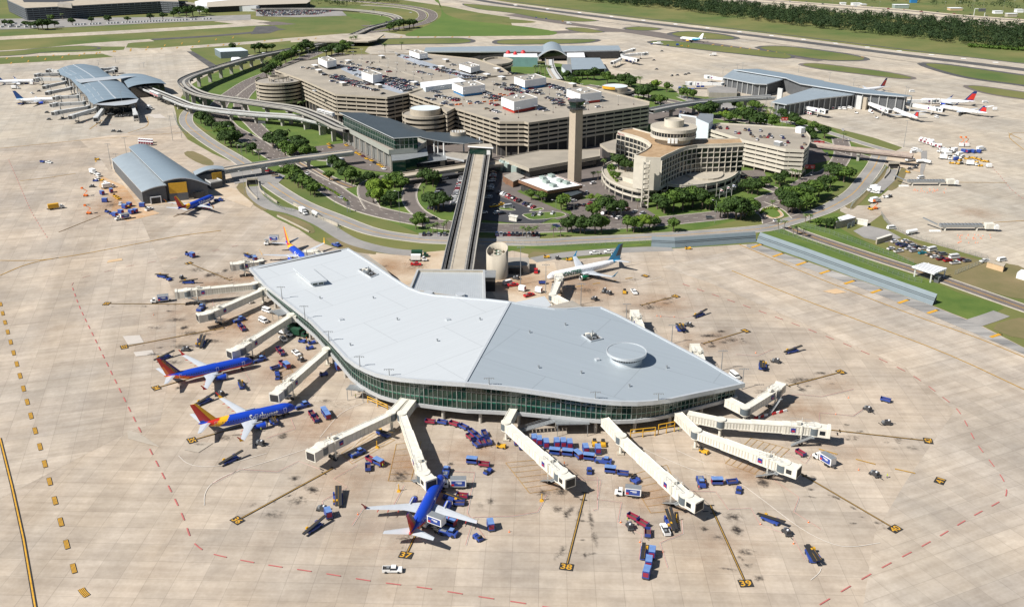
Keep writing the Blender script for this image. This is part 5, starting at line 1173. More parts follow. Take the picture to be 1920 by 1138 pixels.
# ================= outlying buildings =================
def bld(name, label, cat, pts, z, wm='lowfascia', rm_='steel', over=0, z0=0, par=0, loc=None):
    q = ccw(PP(pts, z)); t = thing(name, label, cat, loc or P(pts[0][0], pts[0][1])); c = sum(q, Vector()) / len(q); t.location = (c.x, c.y, 0)
    b = MB(); b.prism(offset(q, over) if over else q, z0, z - (.3 if over else .05), M[wm]); b.build('wall', t, True)
    b = MB(); b.prism(q, z - .3, z, M[rm_], M[rm_], True)
    if par: b.ring(q, .3, z, z + par, M[wm])
    b.build('roof', t, True); return t, q
def openings(t, a, c, n, z0, z1, m='dark', name='door', fill=.7, off=.08):
    """n recessed-looking panels along the ground line a-c (pixels at height 0)"""
    a, c = (P(*a) if not isinstance(a, Vector) else a), (P(*c) if not isinstance(c, Vector) else c); u = (c - a).normalized(); nn = Vector((u.y, -u.x, 0))
    if nn.y > 0: nn = -nn
    b = MB()
    for k in range(n):
        p = a.lerp(c, (k + .5) / n) + nn * off; b.box(p.x, p.y, z0, (c - a).length / n * fill, .15, z1 - z0, M[m], math.atan2(u.y, u.x))
        if name != 'window_row' : b.build(name, t, True); b = MB()
    if b.f: b.build(name, t, True)
# yellow panelled building at the left
M['rf'] = mat('blue_grey_standing_seam_roof', (.24, .30, .345), .45, .2, var=.05, scale=.15, world=True, streak=(.2, 3, 1)); M['rf2'] = mat('pale_blue_grey_roof', (.33, .385, .42), .45, .25, var=.05, scale=.15, world=True)
M['dg'] = mat('dark_grey_wall', (.10, .105, .11), .7, var=.1, scale=.3)
yb = thing('airside_building', 'building with two curved blue grey roofs and yellow end panels at left', 'terminal', P(300, 370))
def curved(A0, A1, B0, B1, z0, z1, zb, m, name, parent, n=8, th=.5, bow=2.6):
    """roof sheet bowed between edge A (low) and edge B (high); A0-A1 and B0-B1 are pixel points at z0 / z1"""
    a0, a1, b0, b1 = P(*A0, z0), P(*A1, z0), P(*B0, z1), P(*B1, z1); rows = []
    for i in range(n + 1):
        t = i / n; e = bow * math.sin(math.pi * t); rows.append([a0.lerp(b0, t) + Vector((0, 0, e)), a1.lerp(b1, t) + Vector((0, 0, e))])
    b = MB(); b.grid(rows, m, sm=True); b.grid([[p - Vector((0, 0, th)) for p in r] for r in rows], M['steel'])
    for s_ in (0, 1):
        for i in range(n): b.face([rows[i][s_] - Vector((0, 0, th)), rows[i + 1][s_] - Vector((0, 0, th)), rows[i + 1][s_], rows[i][s_]], M['fascia'])
    for r in (rows[0], rows[-1]): b.face([r[0] - Vector((0, 0, th)), r[1] - Vector((0, 0, th)), r[1], r[0]], M['fascia'])
    o = b.build(name, parent, True); return rows
r1 = curved((210,299),(266,360),(248,285),(312,347), 8.5, 11, 0, M['rf2'], 'roof', yb, bow=.8); r2 = curved((241,276),(306,340),(294,281),(392,346), 13, 8.5, 0, M['rf'], 'roof', yb, bow=3.2)
b = MB()
for rows in (r1, r2):
    q = [rows[0][0], rows[0][1], rows[-1][1], rows[-1][0]]; c = sum(q, Vector()) / 4
    for s_ in (0, 1):
        for i in range(len(rows) - 1):
            a_, c_ = rows[i][s_].lerp(c, .04), rows[i + 1][s_].lerp(c, .04); b.face([(a_.x, a_.y, 0), (c_.x, c_.y, 0), (c_.x, c_.y, rows[i + 1][s_].z - .6), (a_.x, a_.y, rows[i][s_].z - .6)], M['dg'])
    for r in (rows[0], rows[-1]):
        a_, c_ = r[0].lerp(c, .04), r[1].lerp(c, .04); b.face([(a_.x, a_.y, 0), (c_.x, c_.y, 0), (c_.x, c_.y, r[1].z - .6), (a_.x, a_.y, r[0].z - .6)], M['dg'])
b.build('wall', yb, True)
def panel(t, px0, px1, z0, z1, m, name, d_=.25):
    a, c = P(*px0), P(*px1); u = (c - a).normalized(); nn = Vector((u.y, -u.x, 0)); nn = nn if nn.y < 0 else -nn; mm = (a + c) / 2 + nn * d_
    b = MB(); b.box(mm.x, mm.y, z0, (c - a).length, .5, z1 - z0, M[m], math.atan2(u.y, u.x)); return b.build(name, t, True)
def epanel(t, rows, f0, f1, z0, z1, m, name, d_=.3, s_=1):
    A, B = rows[0][s_], rows[-1][s_]; u = Vector((B.x - A.x, B.y - A.y, 0)); Ln = u.length; u.normalize(); nn = Vector((u.y, -u.x, 0)); nn = nn if nn.y < 0 else -nn; mm = A.lerp(B, (f0 + f1) / 2) + nn * d_
    b = MB(); b.box(mm.x, mm.y, z0, Ln * (f1 - f0), .5, z1 - z0, M[m], math.atan2(u.y, u.x)); return b.build(name, t, True)
epanel(yb, r2, .10, .50, 5, 11.5, 'yel', 'yellow_panel', .9); epanel(yb, r2, .09, .51, 0, 5, 'dg', 'base_panel', .9); epanel(yb, r2, .62, .86, 0, 4, 'dark', 'door', .2); epanel(yb, r1, .28, .72, 0, 4.6, 'whtb', 'door_frame', .1); epanel(yb, r1, .32, .68, 0, 4, 'dark', 'door', .2)
for k in range(7): x, y = 214 + k * 7.5, 318 + k * 8.2; c = P(x, y); b = boxm(1.6, .7, 8, M['gside']); parts('column', yb, b, [(c.x, c.y, 0, UA)])
lk = thing('link_pavilion', 'small curved roof pavilion with a yellow panel left of the guideway bridge', 'building', P(400, 340)); r3 = curved((362,322),(366,329),(418,312),(421,318), 8, 9.5, 0, M['rf2'], 'roof', lk, bow=2.0)
b = MB(); b.prism([(p.x, p.y) for p in (r3[0][0], r3[0][1], r3[-1][1], r3[-1][0])], 0, 7.6, M['dg']); b.build('wall', lk, True); epanel(lk, r3, .55, .88, 3.5, 8.2, 'yel', 'yellow_panel', .5)
b = MB(); b.prism(PP([(380,335),(395,330),(417,340),(395,345)], 4), 0, 4, M['dg'], M['asphg']); b.ring(PP([(380,335),(395,330),(417,340),(395,345)], 4), .3, 4, 4.8, M['gside']); o = b.build('service_yard_wall'); tag(o, 'dark walled service yard below the link pavilion', 'wall')
# far left concourse
fl = thing('airside_building', 'long blue grey barrel roofed concourse with many boarding bridges, far left', 'terminal', P(190, 215)); M['rf3'] = mat('slate_blue_seam_roof', (.22, .285, .335), .5, .2, var=.10, scale=.1, world=True, streak=(.3, 2, 1))
def barrel(L_, Rr, z, parent, m, bow=2.6, n=8):
    """L_ and Rr: matching pixel polylines of the two eaves"""
    A, B = [P(*p, z) for p in L_], [P(*p, z) for p in Rr]; rows = []
    for a, c in zip(A, B): rows.append([a.lerp(c, k / n) + Vector((0, 0, bow * (1 - abs(2 * k / n - 1) ** 2.6))) for k in range(n + 1)])
    b = MB(); b.grid(rows, m, sm=True); b.grid([[p - Vector((0, 0, .5)) for p in r] for r in rows], M['steel']); o = b.build('roof', parent, True)
    b = MB(); c_ = [(a.lerp(c, .06), c.lerp(a, .06)) for a, c in zip(A, B)]
    poly = [x[0] for x in c_] + [x[1] for x in c_[::-1]]; b.prism([(p.x, p.y) for p in poly], 0, z - .4, M['glassd'], M['steel']); b.build('wall', parent, True)
    return rows, poly
rows, poly = barrel([(109,131),(113,140),(133,149),(143,160),(154,172),(163,181),(168,190),(176,196)], [(166,122),(183,125),(200,138),(216,147),(232,158),(241,168),(252,178),(260,186)], 10.5, fl, M['rf3'])
b = MB(); mid = [r[4] for r in rows]; 
for i in range(len(mid) - 1): b.bar(mid[i] + Vector((0, 0, .02)), mid[i + 1] + Vector((0, 0, .02)), 1.0, .25, M['fascia'])
for kk in (1, 2): 
    for i in range(len(rows) - 1): b.bar(rows[i][kk] + Vector((0, 0, .02)), rows[i][kk].lerp(rows[i + 1][kk], .7), .4, .12, M['fascia'])
b.build('roof_seam', fl, True)
b = MB(); e = [P(*p, 10.5) for p in ((176,196),(190,198),(215,199),(240,197),(256,193),(260,186))]; A = ccw(e); A = [p + Vector((0, 0, .2)) for p in A]; b.sheet([*A], M['fascia']); b.build('end_canopy', fl, True)
parts('column', fl, boxm(1.0, 1.0, 10.2, M['gside']), [(*P(x, y), 0) for x, y in ((120,156),(126,162),(133,168),(140,176),(147,185),(152,193),(160,203),(170,207),(195,215),(214,213),(233,211))])
b = MB(); A = P(178, 150, 13); B_ = P(222, 143, 12)
rows, poly = barrel([(222,142),(232,152),(240,165)], [(280,143),(302,150),(312,158)], 10.5, fl, M['rf3'], 2.2)
b = MB(); b.sheet(ccw(PP([(140,150),(175,147),(215,143),(255,143),(224,148),(185,152),(150,156)], 13.4)), M['fascia']); b.build('ridge_panel', fl, True)
b = MB(); c = P(268, 180); b.box(c.x, c.y, 0, 12, 10, 7, M['concd']); b.cyl(c.x - 1, c.y, 7, 9.5, 4, n=20, m=M['conc']); o = b.build('cooling_tower'); tag(o, 'square grey tower block with a round top beside the red train', 'cooling tower')
# far centre hall
fc = thing('airside_building', 'long low pale roofed concourse far behind the garage', 'terminal', P(960, 104))
b = MB(); b.prism(PP([(795,96.5),(798,89.5),(900,87.5),(1000,86.5),(1160,86),(1164,94),(1060,96),(900,97)], 10), 8.6, 10, M['fascia'], M['rf2'], True); b.build('roof', fc, True); b = MB(); b.prism(PP([(797,97),(800,92),(1160,90),(1162,97),(1060,99),(900,99)], 8.5), 0, 8.6, M['dark']); b.build('wall', fc, True)
b = MB(); b.prism(PP([(800,101),(1165,101),(1165,98),(800,98)], 4.5), 0, 4.5, M['conc'], M['conc']); b.build('lower_wall', fc, True)
ah = thing('arched_hall', 'grey barrel arched hall where the white guideway meets the far concourse', 'station', P(1037, 122)); b = MB(); A0, A1 = P(1009, 116), P(1066, 116); B0, B1 = P(1010, 100), P(1058, 100)
rows = [[a.lerp(c, k / 12) + Vector((0, 0, 5.5 + 8.5 * math.sin(math.pi * k / 12))) for k in range(13)] for a, c in ((A0, A1), (B0, B1))]
b.grid(rows, M['rf2'], sm=True); b.grid([[p - Vector((0, 0, .8)) for p in r] for r in rows], M['dark']); b.build('roof', ah, True)
b = MB(); b.face([(p + (B0 - A0) * .2 - Vector((0, 0, .7))) for p in rows[0]] + [A1 + (B0 - A0) * .2, A0 + (B0 - A0) * .2], M['glassd']); b.build('glass_end', ah, True)
b = MB()
for k in range(12): b.bar(rows[0][k] - Vector((0, 0, .9)), rows[0][k + 1] - Vector((0, 0, .9)), 1.2, .9, M['gside'])
b.build('arch_rib', ah, True); parts('leg', ah, boxm(1.5, 1.5, 6, M['gside']), [(A0.x, A0.y, 0, 0), (A1.x, A1.y, 0, 0)])
t, q = bld('hall', 'pale flat roofed hall with teal glass front and three red roof domes', 'building', [(944,107),(945,101),(1007,101),(1008,108)], 11, 'pteal2', 'whtb'); openings(t, (946,117), (1006,117), 16, 6, 8.5, 'glassg', 'window_row', .86)
for x, y, r in ((953,101,2.9),(966,103,2.4),(981,100.5,3.1)):
    c = P(x, y, 11); b = MB(); rsec(b, c.x, c.y, [(r, 11), (r * .95, 12.2), (r * .7, 13.6), (r * .3, 14.5), (.05, 14.8)], 16, M['redp']); b.build('dome', t, True)
t, q = bld('hall', 'grey green flat roofed hall right of the arched hall', 'building', [(1072,131),(1070,109),(1125,109),(1137,129)], 8, 'dark', 'rf2', over=2); openings(t, (1075,143), (1135,142), 10, 3.4, 6.8, 'whtb', 'window_row', .95)
bld('hall', 'small pale roof between the arched hall and the far concourse', 'building', [(1064,108),(1063,99),(1095,99),(1097,108)], 8, 'lowfascia', 'whtb'); bld('hall', 'low pale annex wall left of the grey green hall', 'building', [(1053,125),(1054,121),(1071,121),(1072,137),(1066,138)], 5, 'bwhite', 'steel')
# far right concourse
fr = thing('airside_building', 'angular blue grey roofed concourse with white jets, far right', 'terminal', P(1560, 200))
for pts, z, m in (([(1355,145),(1376,130.5),(1440,134),(1478,141),(1475,147),(1438,158),(1415,157)], 12, 'rf2'), ([(1376,130.5),(1420,129.5),(1480,139),(1545,152),(1545,157),(1478,147)], 14, 'rf'), ([(1475,147),(1478,141),(1545,153),(1620,167),(1710,180),(1695,181),(1618,175),(1500,157)], 14.5, 'rf'), ([(1447,191),(1482,178),(1541,160),(1617,173),(1600,178),(1535,185),(1475,196)], 12, 'rf2')):
    b = MB(); q = ccw(PP(pts, z)); b.prism(q, z - .9, z, M['fascia'], M[m], True); b.build('roof', fr, True); b = MB(); b.prism(offset(q, 2.2), 0, z - .9, M['dg']); b.build('wall', fr, True)
for pts, z in (([(1355,145),(1415,157),(1438,158)], 12), ([(1447,191),(1475,196),(1535,185),(1600,178)], 12), ([(1618,175),(1695,181),(1710,180)], 14.5)):
    q = resample(PP(pts, z), 7); parts('wall_fin', fr, boxm(.7, .7, z - 1, M['gside']), [(p.x + .6, p.y + 1.6, 0, 0) for p in q])
parts('fin_wall', fr, boxm(5.5, 1.2, 12, M['gside']), [(*P(x, y), UA) for x, y in ((1461,190),(1505,184),(1609,205),(1652,205))]); parts('pier', fr, boxm(4, 2, 11, M['gtan']), [(*P(x, y), UA) for x, y in ((1620,206),(1663,206))])
b = MB(); b.prism(PP([(1440,193),(1450,191),(1500,197),(1500,203),(1470,205),(1445,198)], 6), 0, 6, M['conc'], M['concd']); b.build('low_wing', fr, True); b = MB(); b.prism(PP([(1326,166),(1345,161),(1382,166),(1382,175),(1330,174)], 5), 0, 5, M['concd'], M['asphg']); o = b.build('plant_building'); tag(o, 'low grey block house in front of the far right concourse roof', 'building')
# hangar etc. left of the bend
t, q = bld('hangar', 'blue grey metal hangar with pale roof on the grass by the bend', 'hangar', [(413,98),(402,91.5),(452,89.5),(465,95.5)], 8, 'bf', 'bwhite'); openings(t, (418,109), (462,107), 1, 3, 5.5, 'dg', 'door', .25)
bld('shed', 'small pale shed with white roof in front of the metal hangar', 'shed', [(433,112),(434,108),(447,107.5),(459,112.5),(442,117)], 4, 'bwhite', 'whtb'); bld('shed', 'low grey shed beside the bend in the guideway', 'shed', [(464,107),(466,104),(486,103),(488,106)], 4, 'gside', 'conc'); bld('shed', 'small cream flat roofed shed on the grass near the entry road', 'shed', [(489,102),(492,99),(507,99),(510,102)], 3.5, 'gtan', 'whtb')
# rental car centre at the top left
rc_ = thing('rental_car_garage', 'very wide grey multi level garage along the top left corner', 'car park', P(180, 36)); za_ = 19
A = ccw(PP([(47,17),(14,2),(10,-14),(330,-16),(335,5),(300,4),(200,9),(120,13.5)], za_)); b = MB(); M['rcg'] = mat('blue_grey_garage_band', (.13, .145, .16), .8, var=.1, scale=.1); b.prism(offset(A, 1.5), 0, za_ - .5, M['dark']); b.build('shade_core', rc_, True); b = MB(); b.sheet(A, M['gtan'], za_); b.build('parking_deck', rc_, True); b = MB()  # black core added to stand for the shade behind the bands
for k in range(6): b.ring(A, .4, za_ - k * 3.3 - 1.1, za_ - k * 3.3 + .9, M['rcg'])
b.build('spandrel_band', rc_, True); q = resample([p for p in A] + [A[0]], 9.5); parts('column', rc_, boxm(.7, .7, za_ - .5, M['rcg']), [(p.x, p.y, 0, .05) for p in sorted(q, key=lambda p: p.y)[:60]])
b = MB(); b.prism(PP([(107,8),(113,4),(135,6),(134,10)], za_ + 5), za_, za_ + 5, M['concd']); b.build('roof_house', rc_, True); b = MB(); b.sheet(PP([(45,5),(40,-3),(120,-8),(140,2),(110,5)], za_ + .05), M['asphn']); b.build('roof_lane', rc_, True)
bld('office_building', 'white stepped office block at the top left beside the curved guideway', 'building', [(370,13),(365,4),(390,-4),(480,-4),(500,8),(480,12)], 9, 'whtb', 'whtb'); bld('bus_station', 'long pale flat roofed hall above the crowded car lot', 'building', [(388,14),(480,10),(575,7),(583,2),(560,-5),(480,-5),(388,5)], 10, 'dark', 'conc', over=2)
# sheds at the right gate
t, q = bld('shed', 'beige shed with ribbed white roof by the right junction', 'shed', [(1568,416),(1564,410),(1590,402),(1605,407.5)], 4.4, 'gtan', 'whtb'); openings(t, (1587,429.5), (1603,422.5), 2, 0, 3, 'bf', 'door', .7); bld('shed', 'small cream cabin beside the white roofed shed', 'shed', [(1606,411),(1607,409),(1628,412),(1627,416)], 2.8, 'cream', 'cream')
bld('site_cabin', 'cream flat roofed cabin at the head of the gravel car park', 'cabin', [(1645,449),(1643,446.5),(1668,438.5),(1674,440)], 3, 'gtan', 'cream'); bld('shed', 'cream block hut beside the far right fence', 'shed', [(1851,491),(1858,487.5),(1886,494),(1882,500)], 3, 'patcho', 'gtan'); bld('shed', 'white box shed at the right picture edge', 'shed', [(1907,511),(1915,505),(1932,508),(1925,516)], 3, 'wht', 'wht')
gc = thing('gate_canopy', 'white flat gate canopy on posts across the diagonal road', 'canopy', P(1740, 520)); b = MB(); A = ccw(PP([(1710,499),(1732,492),(1776,503),(1752,513)], 5.5)); b.prism(A, 4.8, 5.5, M['whtb'], M['whtb'], True)
for k in range(1, 6): b.bar(A[0].lerp(A[1], k / 6) + Vector((0, 0, .02)), A[3].lerp(A[2], k / 6) + Vector((0, 0, .02)), .5, .06, M['steel'])
b.build('roof', gc, True); parts('post', gc, boxm(.5, .5, 4.8, M['wht']), [(*P(x, y), 0) for x, y in ((1714,519),(1744,530),(1770,519),(1738,510))]); bld('gate_booth', 'small dark gate booth under the white canopy', 'booth', [(1752,519),(1757,516),(1765,518),(1761,521)], 2.8, 'dg', 'steel')
bld('gate_booth', 'small cream booth with yellow posts at the black car park entrance', 'booth', [(953,405),(957,402),(972,404),(969,408)], 3, 'cream', 'cream', over=.3); b = MB()
bld('shed', 'white flat roofed hut among trees right of the guideway bridge', 'shed', [(612,299),(622,293),(646,297),(642,303),(620,304)], 4, 'gside', 'whtb')
# highway deck
hw_ = thing('highway_viaduct', 'long tan elevated highway with side walls beyond the woods', 'bridge', P(1600, 30)); path = hpath([(1360,-4,6),(1440,4,6),(1560,13,6),(1680,22,6),(1770,31,6),(1925,43,6),(2050,52,6)], 3)
deckmesh(path, 70, 0, 1.2, M['gtan'], M['conc']).build('deck', hw_, True)
for s_ in (-35, -8, 8, 35): deckmesh(off_line(path, s_), .8, 1.1, 7 if abs(s_) > 20 else 1.2, M['conc']).build('side_wall', hw_, True)
for s_ in (-22, 22): deckmesh(off_line(path, s_), 16, .06, .05, M['asph']).build('carriageway', hw_, True)
# ================= boarding bridges =================
M['bb'] = mat('bridge_badge_blue', (.02, .04, .22), .5); M['slateg'] = mat('curved_cab_shutter', (.13, .155, .17), .5, .2)
def bridge(pts, cab, label, group, ribs=False, z=7.3, badge=True, far=False, colr='cream', stairs=1):
    Q = [P(x, y, z) for x, y in pts]; cb_ = P(*cab, z); rot = Q[-2]; t = thing('boarding_bridge', label, 'boarding bridge', (rot.x, rot.y, 0), 0, group)
    def tun(a, c, w, h, name, zb=4.25, rb=ribs):
        b = MB(); b.bar((a.x, a.y, zb), (c.x, c.y, zb), w, h, M[colr])
        if not far:
            u = Vector((c.x - a.x, c.y - a.y, 0)); Ln = u.length; u.normalize(); s_ = Vector((-u.y, u.x, 0)); n = int(Ln / (1.0 if rb else 1.6))
            for k in range(1, n):
                p = a.lerp(c, k / n)
                for sd in (-1, 1): q = p + s_ * sd * (w / 2 + .03); b.box(q.x, q.y, zb + .25, .32 if rb else .1, .14, h - .5, M['creamd' if rb else colr], math.atan2(u.y, u.x))
            for sd in (-1, 1):
                a2, c2 = a + s_ * sd * w / 2, c + s_ * sd * w / 2; b.bar((a2.x, a2.y, zb + h - .15), (c2.x, c2.y, zb + h - .15), .22, .3, M[colr]); b.bar((a2.x, a2.y, zb - .1), (c2.x, c2.y, zb - .1), .22, .35, M[colr])
        return b.build(name, t, True)
    for i in range(len(Q) - 2): tun(Q[i], Q[i + 1], 2.7, 2.75, 'fixed_walkway')
    b = MB(); b.cyl(rot.x, rot.y, 4.1, 7.35, 1.75, n=20, m=M[colr]); b.cyl(rot.x, rot.y, 4.5, 6.9, 1.8, n=20, m=M['slateg'], cap=False); b.build('rotunda', t, True)
    b = MB(); b.cyl(rot.x, rot.y, 0, 4.1, .5, n=12, m=M[colr]); b.box(rot.x, rot.y, 0, 2.2, 2.2, .5, M['conc']); b.build('support_column', t, True)
    A, B = Q[-2], Q[-1]; ns = 3 if (B - A).length > 28 else 2
    for k in range(ns):
        a, c = A.lerp(B, max(0, k / ns - .01)), A.lerp(B, (k + 1) / ns); w = 2.55 + .32 * k; tun(a, c, w, 2.55 + .28 * k, 'tunnel', 4.3 - .1 * k)
    u = Vector((B.x - A.x, B.y - A.y, 0)).normalized(); a0 = math.atan2(u.y, u.x); cd = Vector((cb_.x - B.x, cb_.y - B.y, 0)); ca = math.atan2(cd.y, cd.x); cu = cd.normalized(); s_ = Vector((-u.y, u.x, 0)); cs = Vector((-cu.y, cu.x, 0))
    b = MB(); b.cyl(B.x, B.y, 3.9, 7.5, 2.15, n=20, m=M[colr]); m_ = B + cu * 2.6; b.box(m_.x, m_.y, 3.9, 3.8, 3.7, 3.35, M[colr], ca); m_ = B + cu * 4.7; b.box(m_.x, m_.y, 4.0, 1.0, 4.0, 3.5, M[colr], ca); o = b.build('cab', t, True)
    b = MB(); m_ = B + cu * 5.24; b.box(m_.x, m_.y, 4.3, .06, 3.3, 2.7, M['dark'], ca); m_ = B + cu * 2.6 - cs * 1.88; b.box(m_.x, m_.y, 4.9, 1.8, .06, 1.5, M['glassd'], ca); b.cyl(B.x, B.y, 4.4, 6.9, 2.2, n=20, m=M['slateg'], cap=False)
    w_ = b.build('cab_opening', o)
    for v in w_.data.vertices: v.co -= t.location
    wp = A.lerp(B, .86); b = MB()
    for sd in (-1, 1):
        q = wp + s_ * sd * 1.75; b.box(q.x, q.y, .7, .35, .35, 4.6, M[colr]); b.box(q.x, q.y, 5.2, .5, .4, 2.6, M[colr])
    b.bar((wp + s_ * 1.9).xy.to_3d() + Vector((0, 0, .7)), (wp - s_ * 1.9).xy.to_3d() + Vector((0, 0, .7)), .7, .5, M['dsteel']); o = b.build('wheel_carriage', t, True)
    for sd in (-1.5, -.8, .8, 1.5):
        q = wp + s_ * sd; b = MB(); b.tube((q.x - s_.x * .2, q.y - s_.y * .2, .6), (q.x + s_.x * .2, q.y + s_.y * .2, .6), .6, n=14, m=M['tyre']); w_ = b.build('wheel', o)
        for v in w_.data.vertices: v.co -= t.location
    if stairs and not far:
        b = MB(); sp = B - u * 1.0 + s_ * 2.6 * stairs; e = sp - u * 6.5; b.bar((sp.x, sp.y, 4.0), (e.x, e.y, .2), 1.1, .25, M['steel']); 
        for sd in (-.55, .55):
            p0, p1 = sp + s_ * sd, e + s_ * sd; b.bar((p0.x, p0.y, 5.1), (p1.x, p1.y, 1.3), .07, .07, M['steel']); b.bar((p0.x, p0.y, 4.6), (p1.x, p1.y, .8), .05, .05, M['steel'])
        b.box(sp.x, sp.y, 3.9, 1.5, 1.4, .2, M['steel'], a0); b.build('service_stair', t, True)
        b = MB()   # roof handrails
        for sd in (-1.3, 1.3):
            p0, p1 = wp - u * 3.5 + s_ * sd, B - u * .5 + s_ * sd; b.bar((p0.x, p0.y, 8.6), (p1.x, p1.y, 8.6), .07, .07, M['steel'])
            for k in range(4): p = p0.lerp(p1, k / 3); b.box(p.x, p.y, 7.3, .07, .07, 1.3, M['steel'])
        b.box(*(wp - u * 1).xy, 7.5, 1.4, 1.2, .8, M[colr], a0); b.tube((wp.x, wp.y, 7.3), (wp.x, wp.y, 10), .08, .05, 6, M['wht']); b.build('roof_railing', t, True)
    if badge:
        for sd in (-1, 1):
            p = A.lerp(B, .77) + s_ * sd * 1.68; b = MB(); b.box(p.x, p.y, 4.9, 1.6, .1, 1.6, M['bb'], a0); b.box(p.x, p.y, 5.1, 1.0, .14, .6, M['redp'], a0); b.build('badge', t, True)
    return t
GN = 'boarding bridges round the near concourse'
for a in (([(492,487),(489,488),(452,492)], (436,494), 'short boarding bridge poking left from behind the top left roof corner', False, 1), ([(490,528),(478,530),(350,543)], (332,545), 'ribbed boarding bridge, topmost of the two reaching the catering truck', True, 1),
          ([(502,541),(491,541),(392,585)], (374,589), 'smooth boarding bridge above the painted number 33', False, 1), ([(557,590),(545,589),(450,650)], (432,657), 'boarding bridge with its cab at the nose of the upper blue jet', False, 1),
          ([(625,650),(612,653),(527,727)], (511,741), 'boarding bridge with its cab over the second blue jet at left', False, 1), ([(760,743),(733,772),(602,834)], (579,849), 'long boarding bridge pointing down left at the painted 36', False, -1),
          ([(776,744),(754,773),(794,885)], (806,897), 'boarding bridge docked at the blue jet beside painted 37', False, -1), ([(963,764),(949,790),(1052,882)], (1070,897), 'boarding bridge over the blue carts pointing at painted 38', False, -1),
          ([(1134,782),(1165,815),(1287,926)], (1306,937), 'long boarding bridge pointing down at painted 39', False, -1), ([(1272,772),(1306,805),(1470,866)], (1492,874), 'ribbed boarding bridge pointing at painted 40', True, -1),
          ([(1290,772),(1352,785),(1528,797)], (1550,800), 'ribbed boarding bridge reaching right towards painted 42', True, -1), ([(1364,745),(1398,762),(1455,727)], (1466,716), 'boarding bridge right of the roof tip by the red white barriers', False, -1),
          ([(1330,696),(1323,690),(1308,655)], (1300,640), 'boarding bridge half hidden behind the right roof edge below number 44', False, -1), ([(1216,634),(1210,628),(1193,590)], (1188,577), 'boarding bridge behind the roof edge left of number 45', False, -1),
          ([(1068,568),(1036,551),(1049,520)], (1046,508), 'boarding bridge docked to the white jet near the cooling tower', False, 1), ([(622,486),(612,476),(590,470)], (576,471), 'short boarding bridge beyond the top roof edge beside the blue jet', False, 1)):
    bridge(a[0], a[1], a[2], GN, a[3], stairs=a[4])
GL_ = 'boarding bridges of the far left concourse'
for i, (x0, y0, x1, y1) in enumerate(((111,136,72,138),(118,146,72,146),(122,152,86,160),(132,163,92,171),(146,178,108,180),(157,190,104,193),(165,198,106,208),(180,201,136,215),(193,201,180,219),(249,197,254,214),(190,128,214,126),(200,133,214,130),(110,131,92,130))):
    bridge([(x0 + 2, y0), (x0, y0), (x1, y1)], (x1 + (x1 - x0) * .08, y1 + (y1 - y0) * .08 + .6), 'pale boarding bridge of the far left concourse', GL_, far=True, badge=False, colr='gside')
GR_ = 'boarding bridges of the far right concourse'
for x0, y0, x1, y1 in ((1504,197,1542,205),(1628,190,1664,204),(1690,190,1760,202),(1705,187,1752,186),(1355,155,1295,154),(1358,146,1330,142)):
    bridge([(x0 - 2, y0), (x0, y0), (x1, y1)], (x1 + (x1 - x0) * .1, y1 + (y1 - y0) * .1), 'white boarding bridge of the far right concourse', GR_, far=True, badge=True, colr='wht')
for x0, y0, x1, y1 in ((1166,97,1186,92),(1166,102,1208,99),(1166,104,1192,110),(1163,109,1150,115)):
    bridge([(x0 - 2, y0), (x0, y0), (x1, y1)], (x1 + (x1 - x0) * .1, y1 + (y1 - y0) * .1), 'white boarding bridge at the right end of the far centre concourse', 'boarding bridges of the far centre concourse', far=True, badge=False, colr='wht')
# folded ground bridges on the empty right apron
for x, y, lab in ((1735,348,'stored boarding bridge with grey deck, upper one on the empty right apron'), (1800,432,'stored boarding bridge with grey deck, lower one on the empty right apron')):
    c = P(x, y); t = thing('stored_bridge', lab, 'boarding bridge', c); b = MB(); b.box(0, 0, 2.2, 24, 3, 1.6, M['steel']); 
    for k in range(12): b.box(-11 + k * 2, 0, 3.8, .3, 3, .12, M['dsteel'])
    b.build('deck', t); b = MB(); b.box(15.5, -1, 1.6, 5, 3.4, 3, M['cream']); b.box(19, -2, 1.6, 2.4, 2.4, 2.2, M['wht']); b.build('cab', t); parts('leg', t, boxm(.6, 2.4, 2.2, M['cream']), [(c.x - 9, c.y, 0, 0), (c.x + 9, c.y, 0, 0)])
    b = MB(); b.bar((-13, 1, 3), (-18, 9, 4.5), 1.2, .3, M['steel']); b.box(-15, -2, 0, 6, 2, .6, M['wht']); b.build('stair', t)
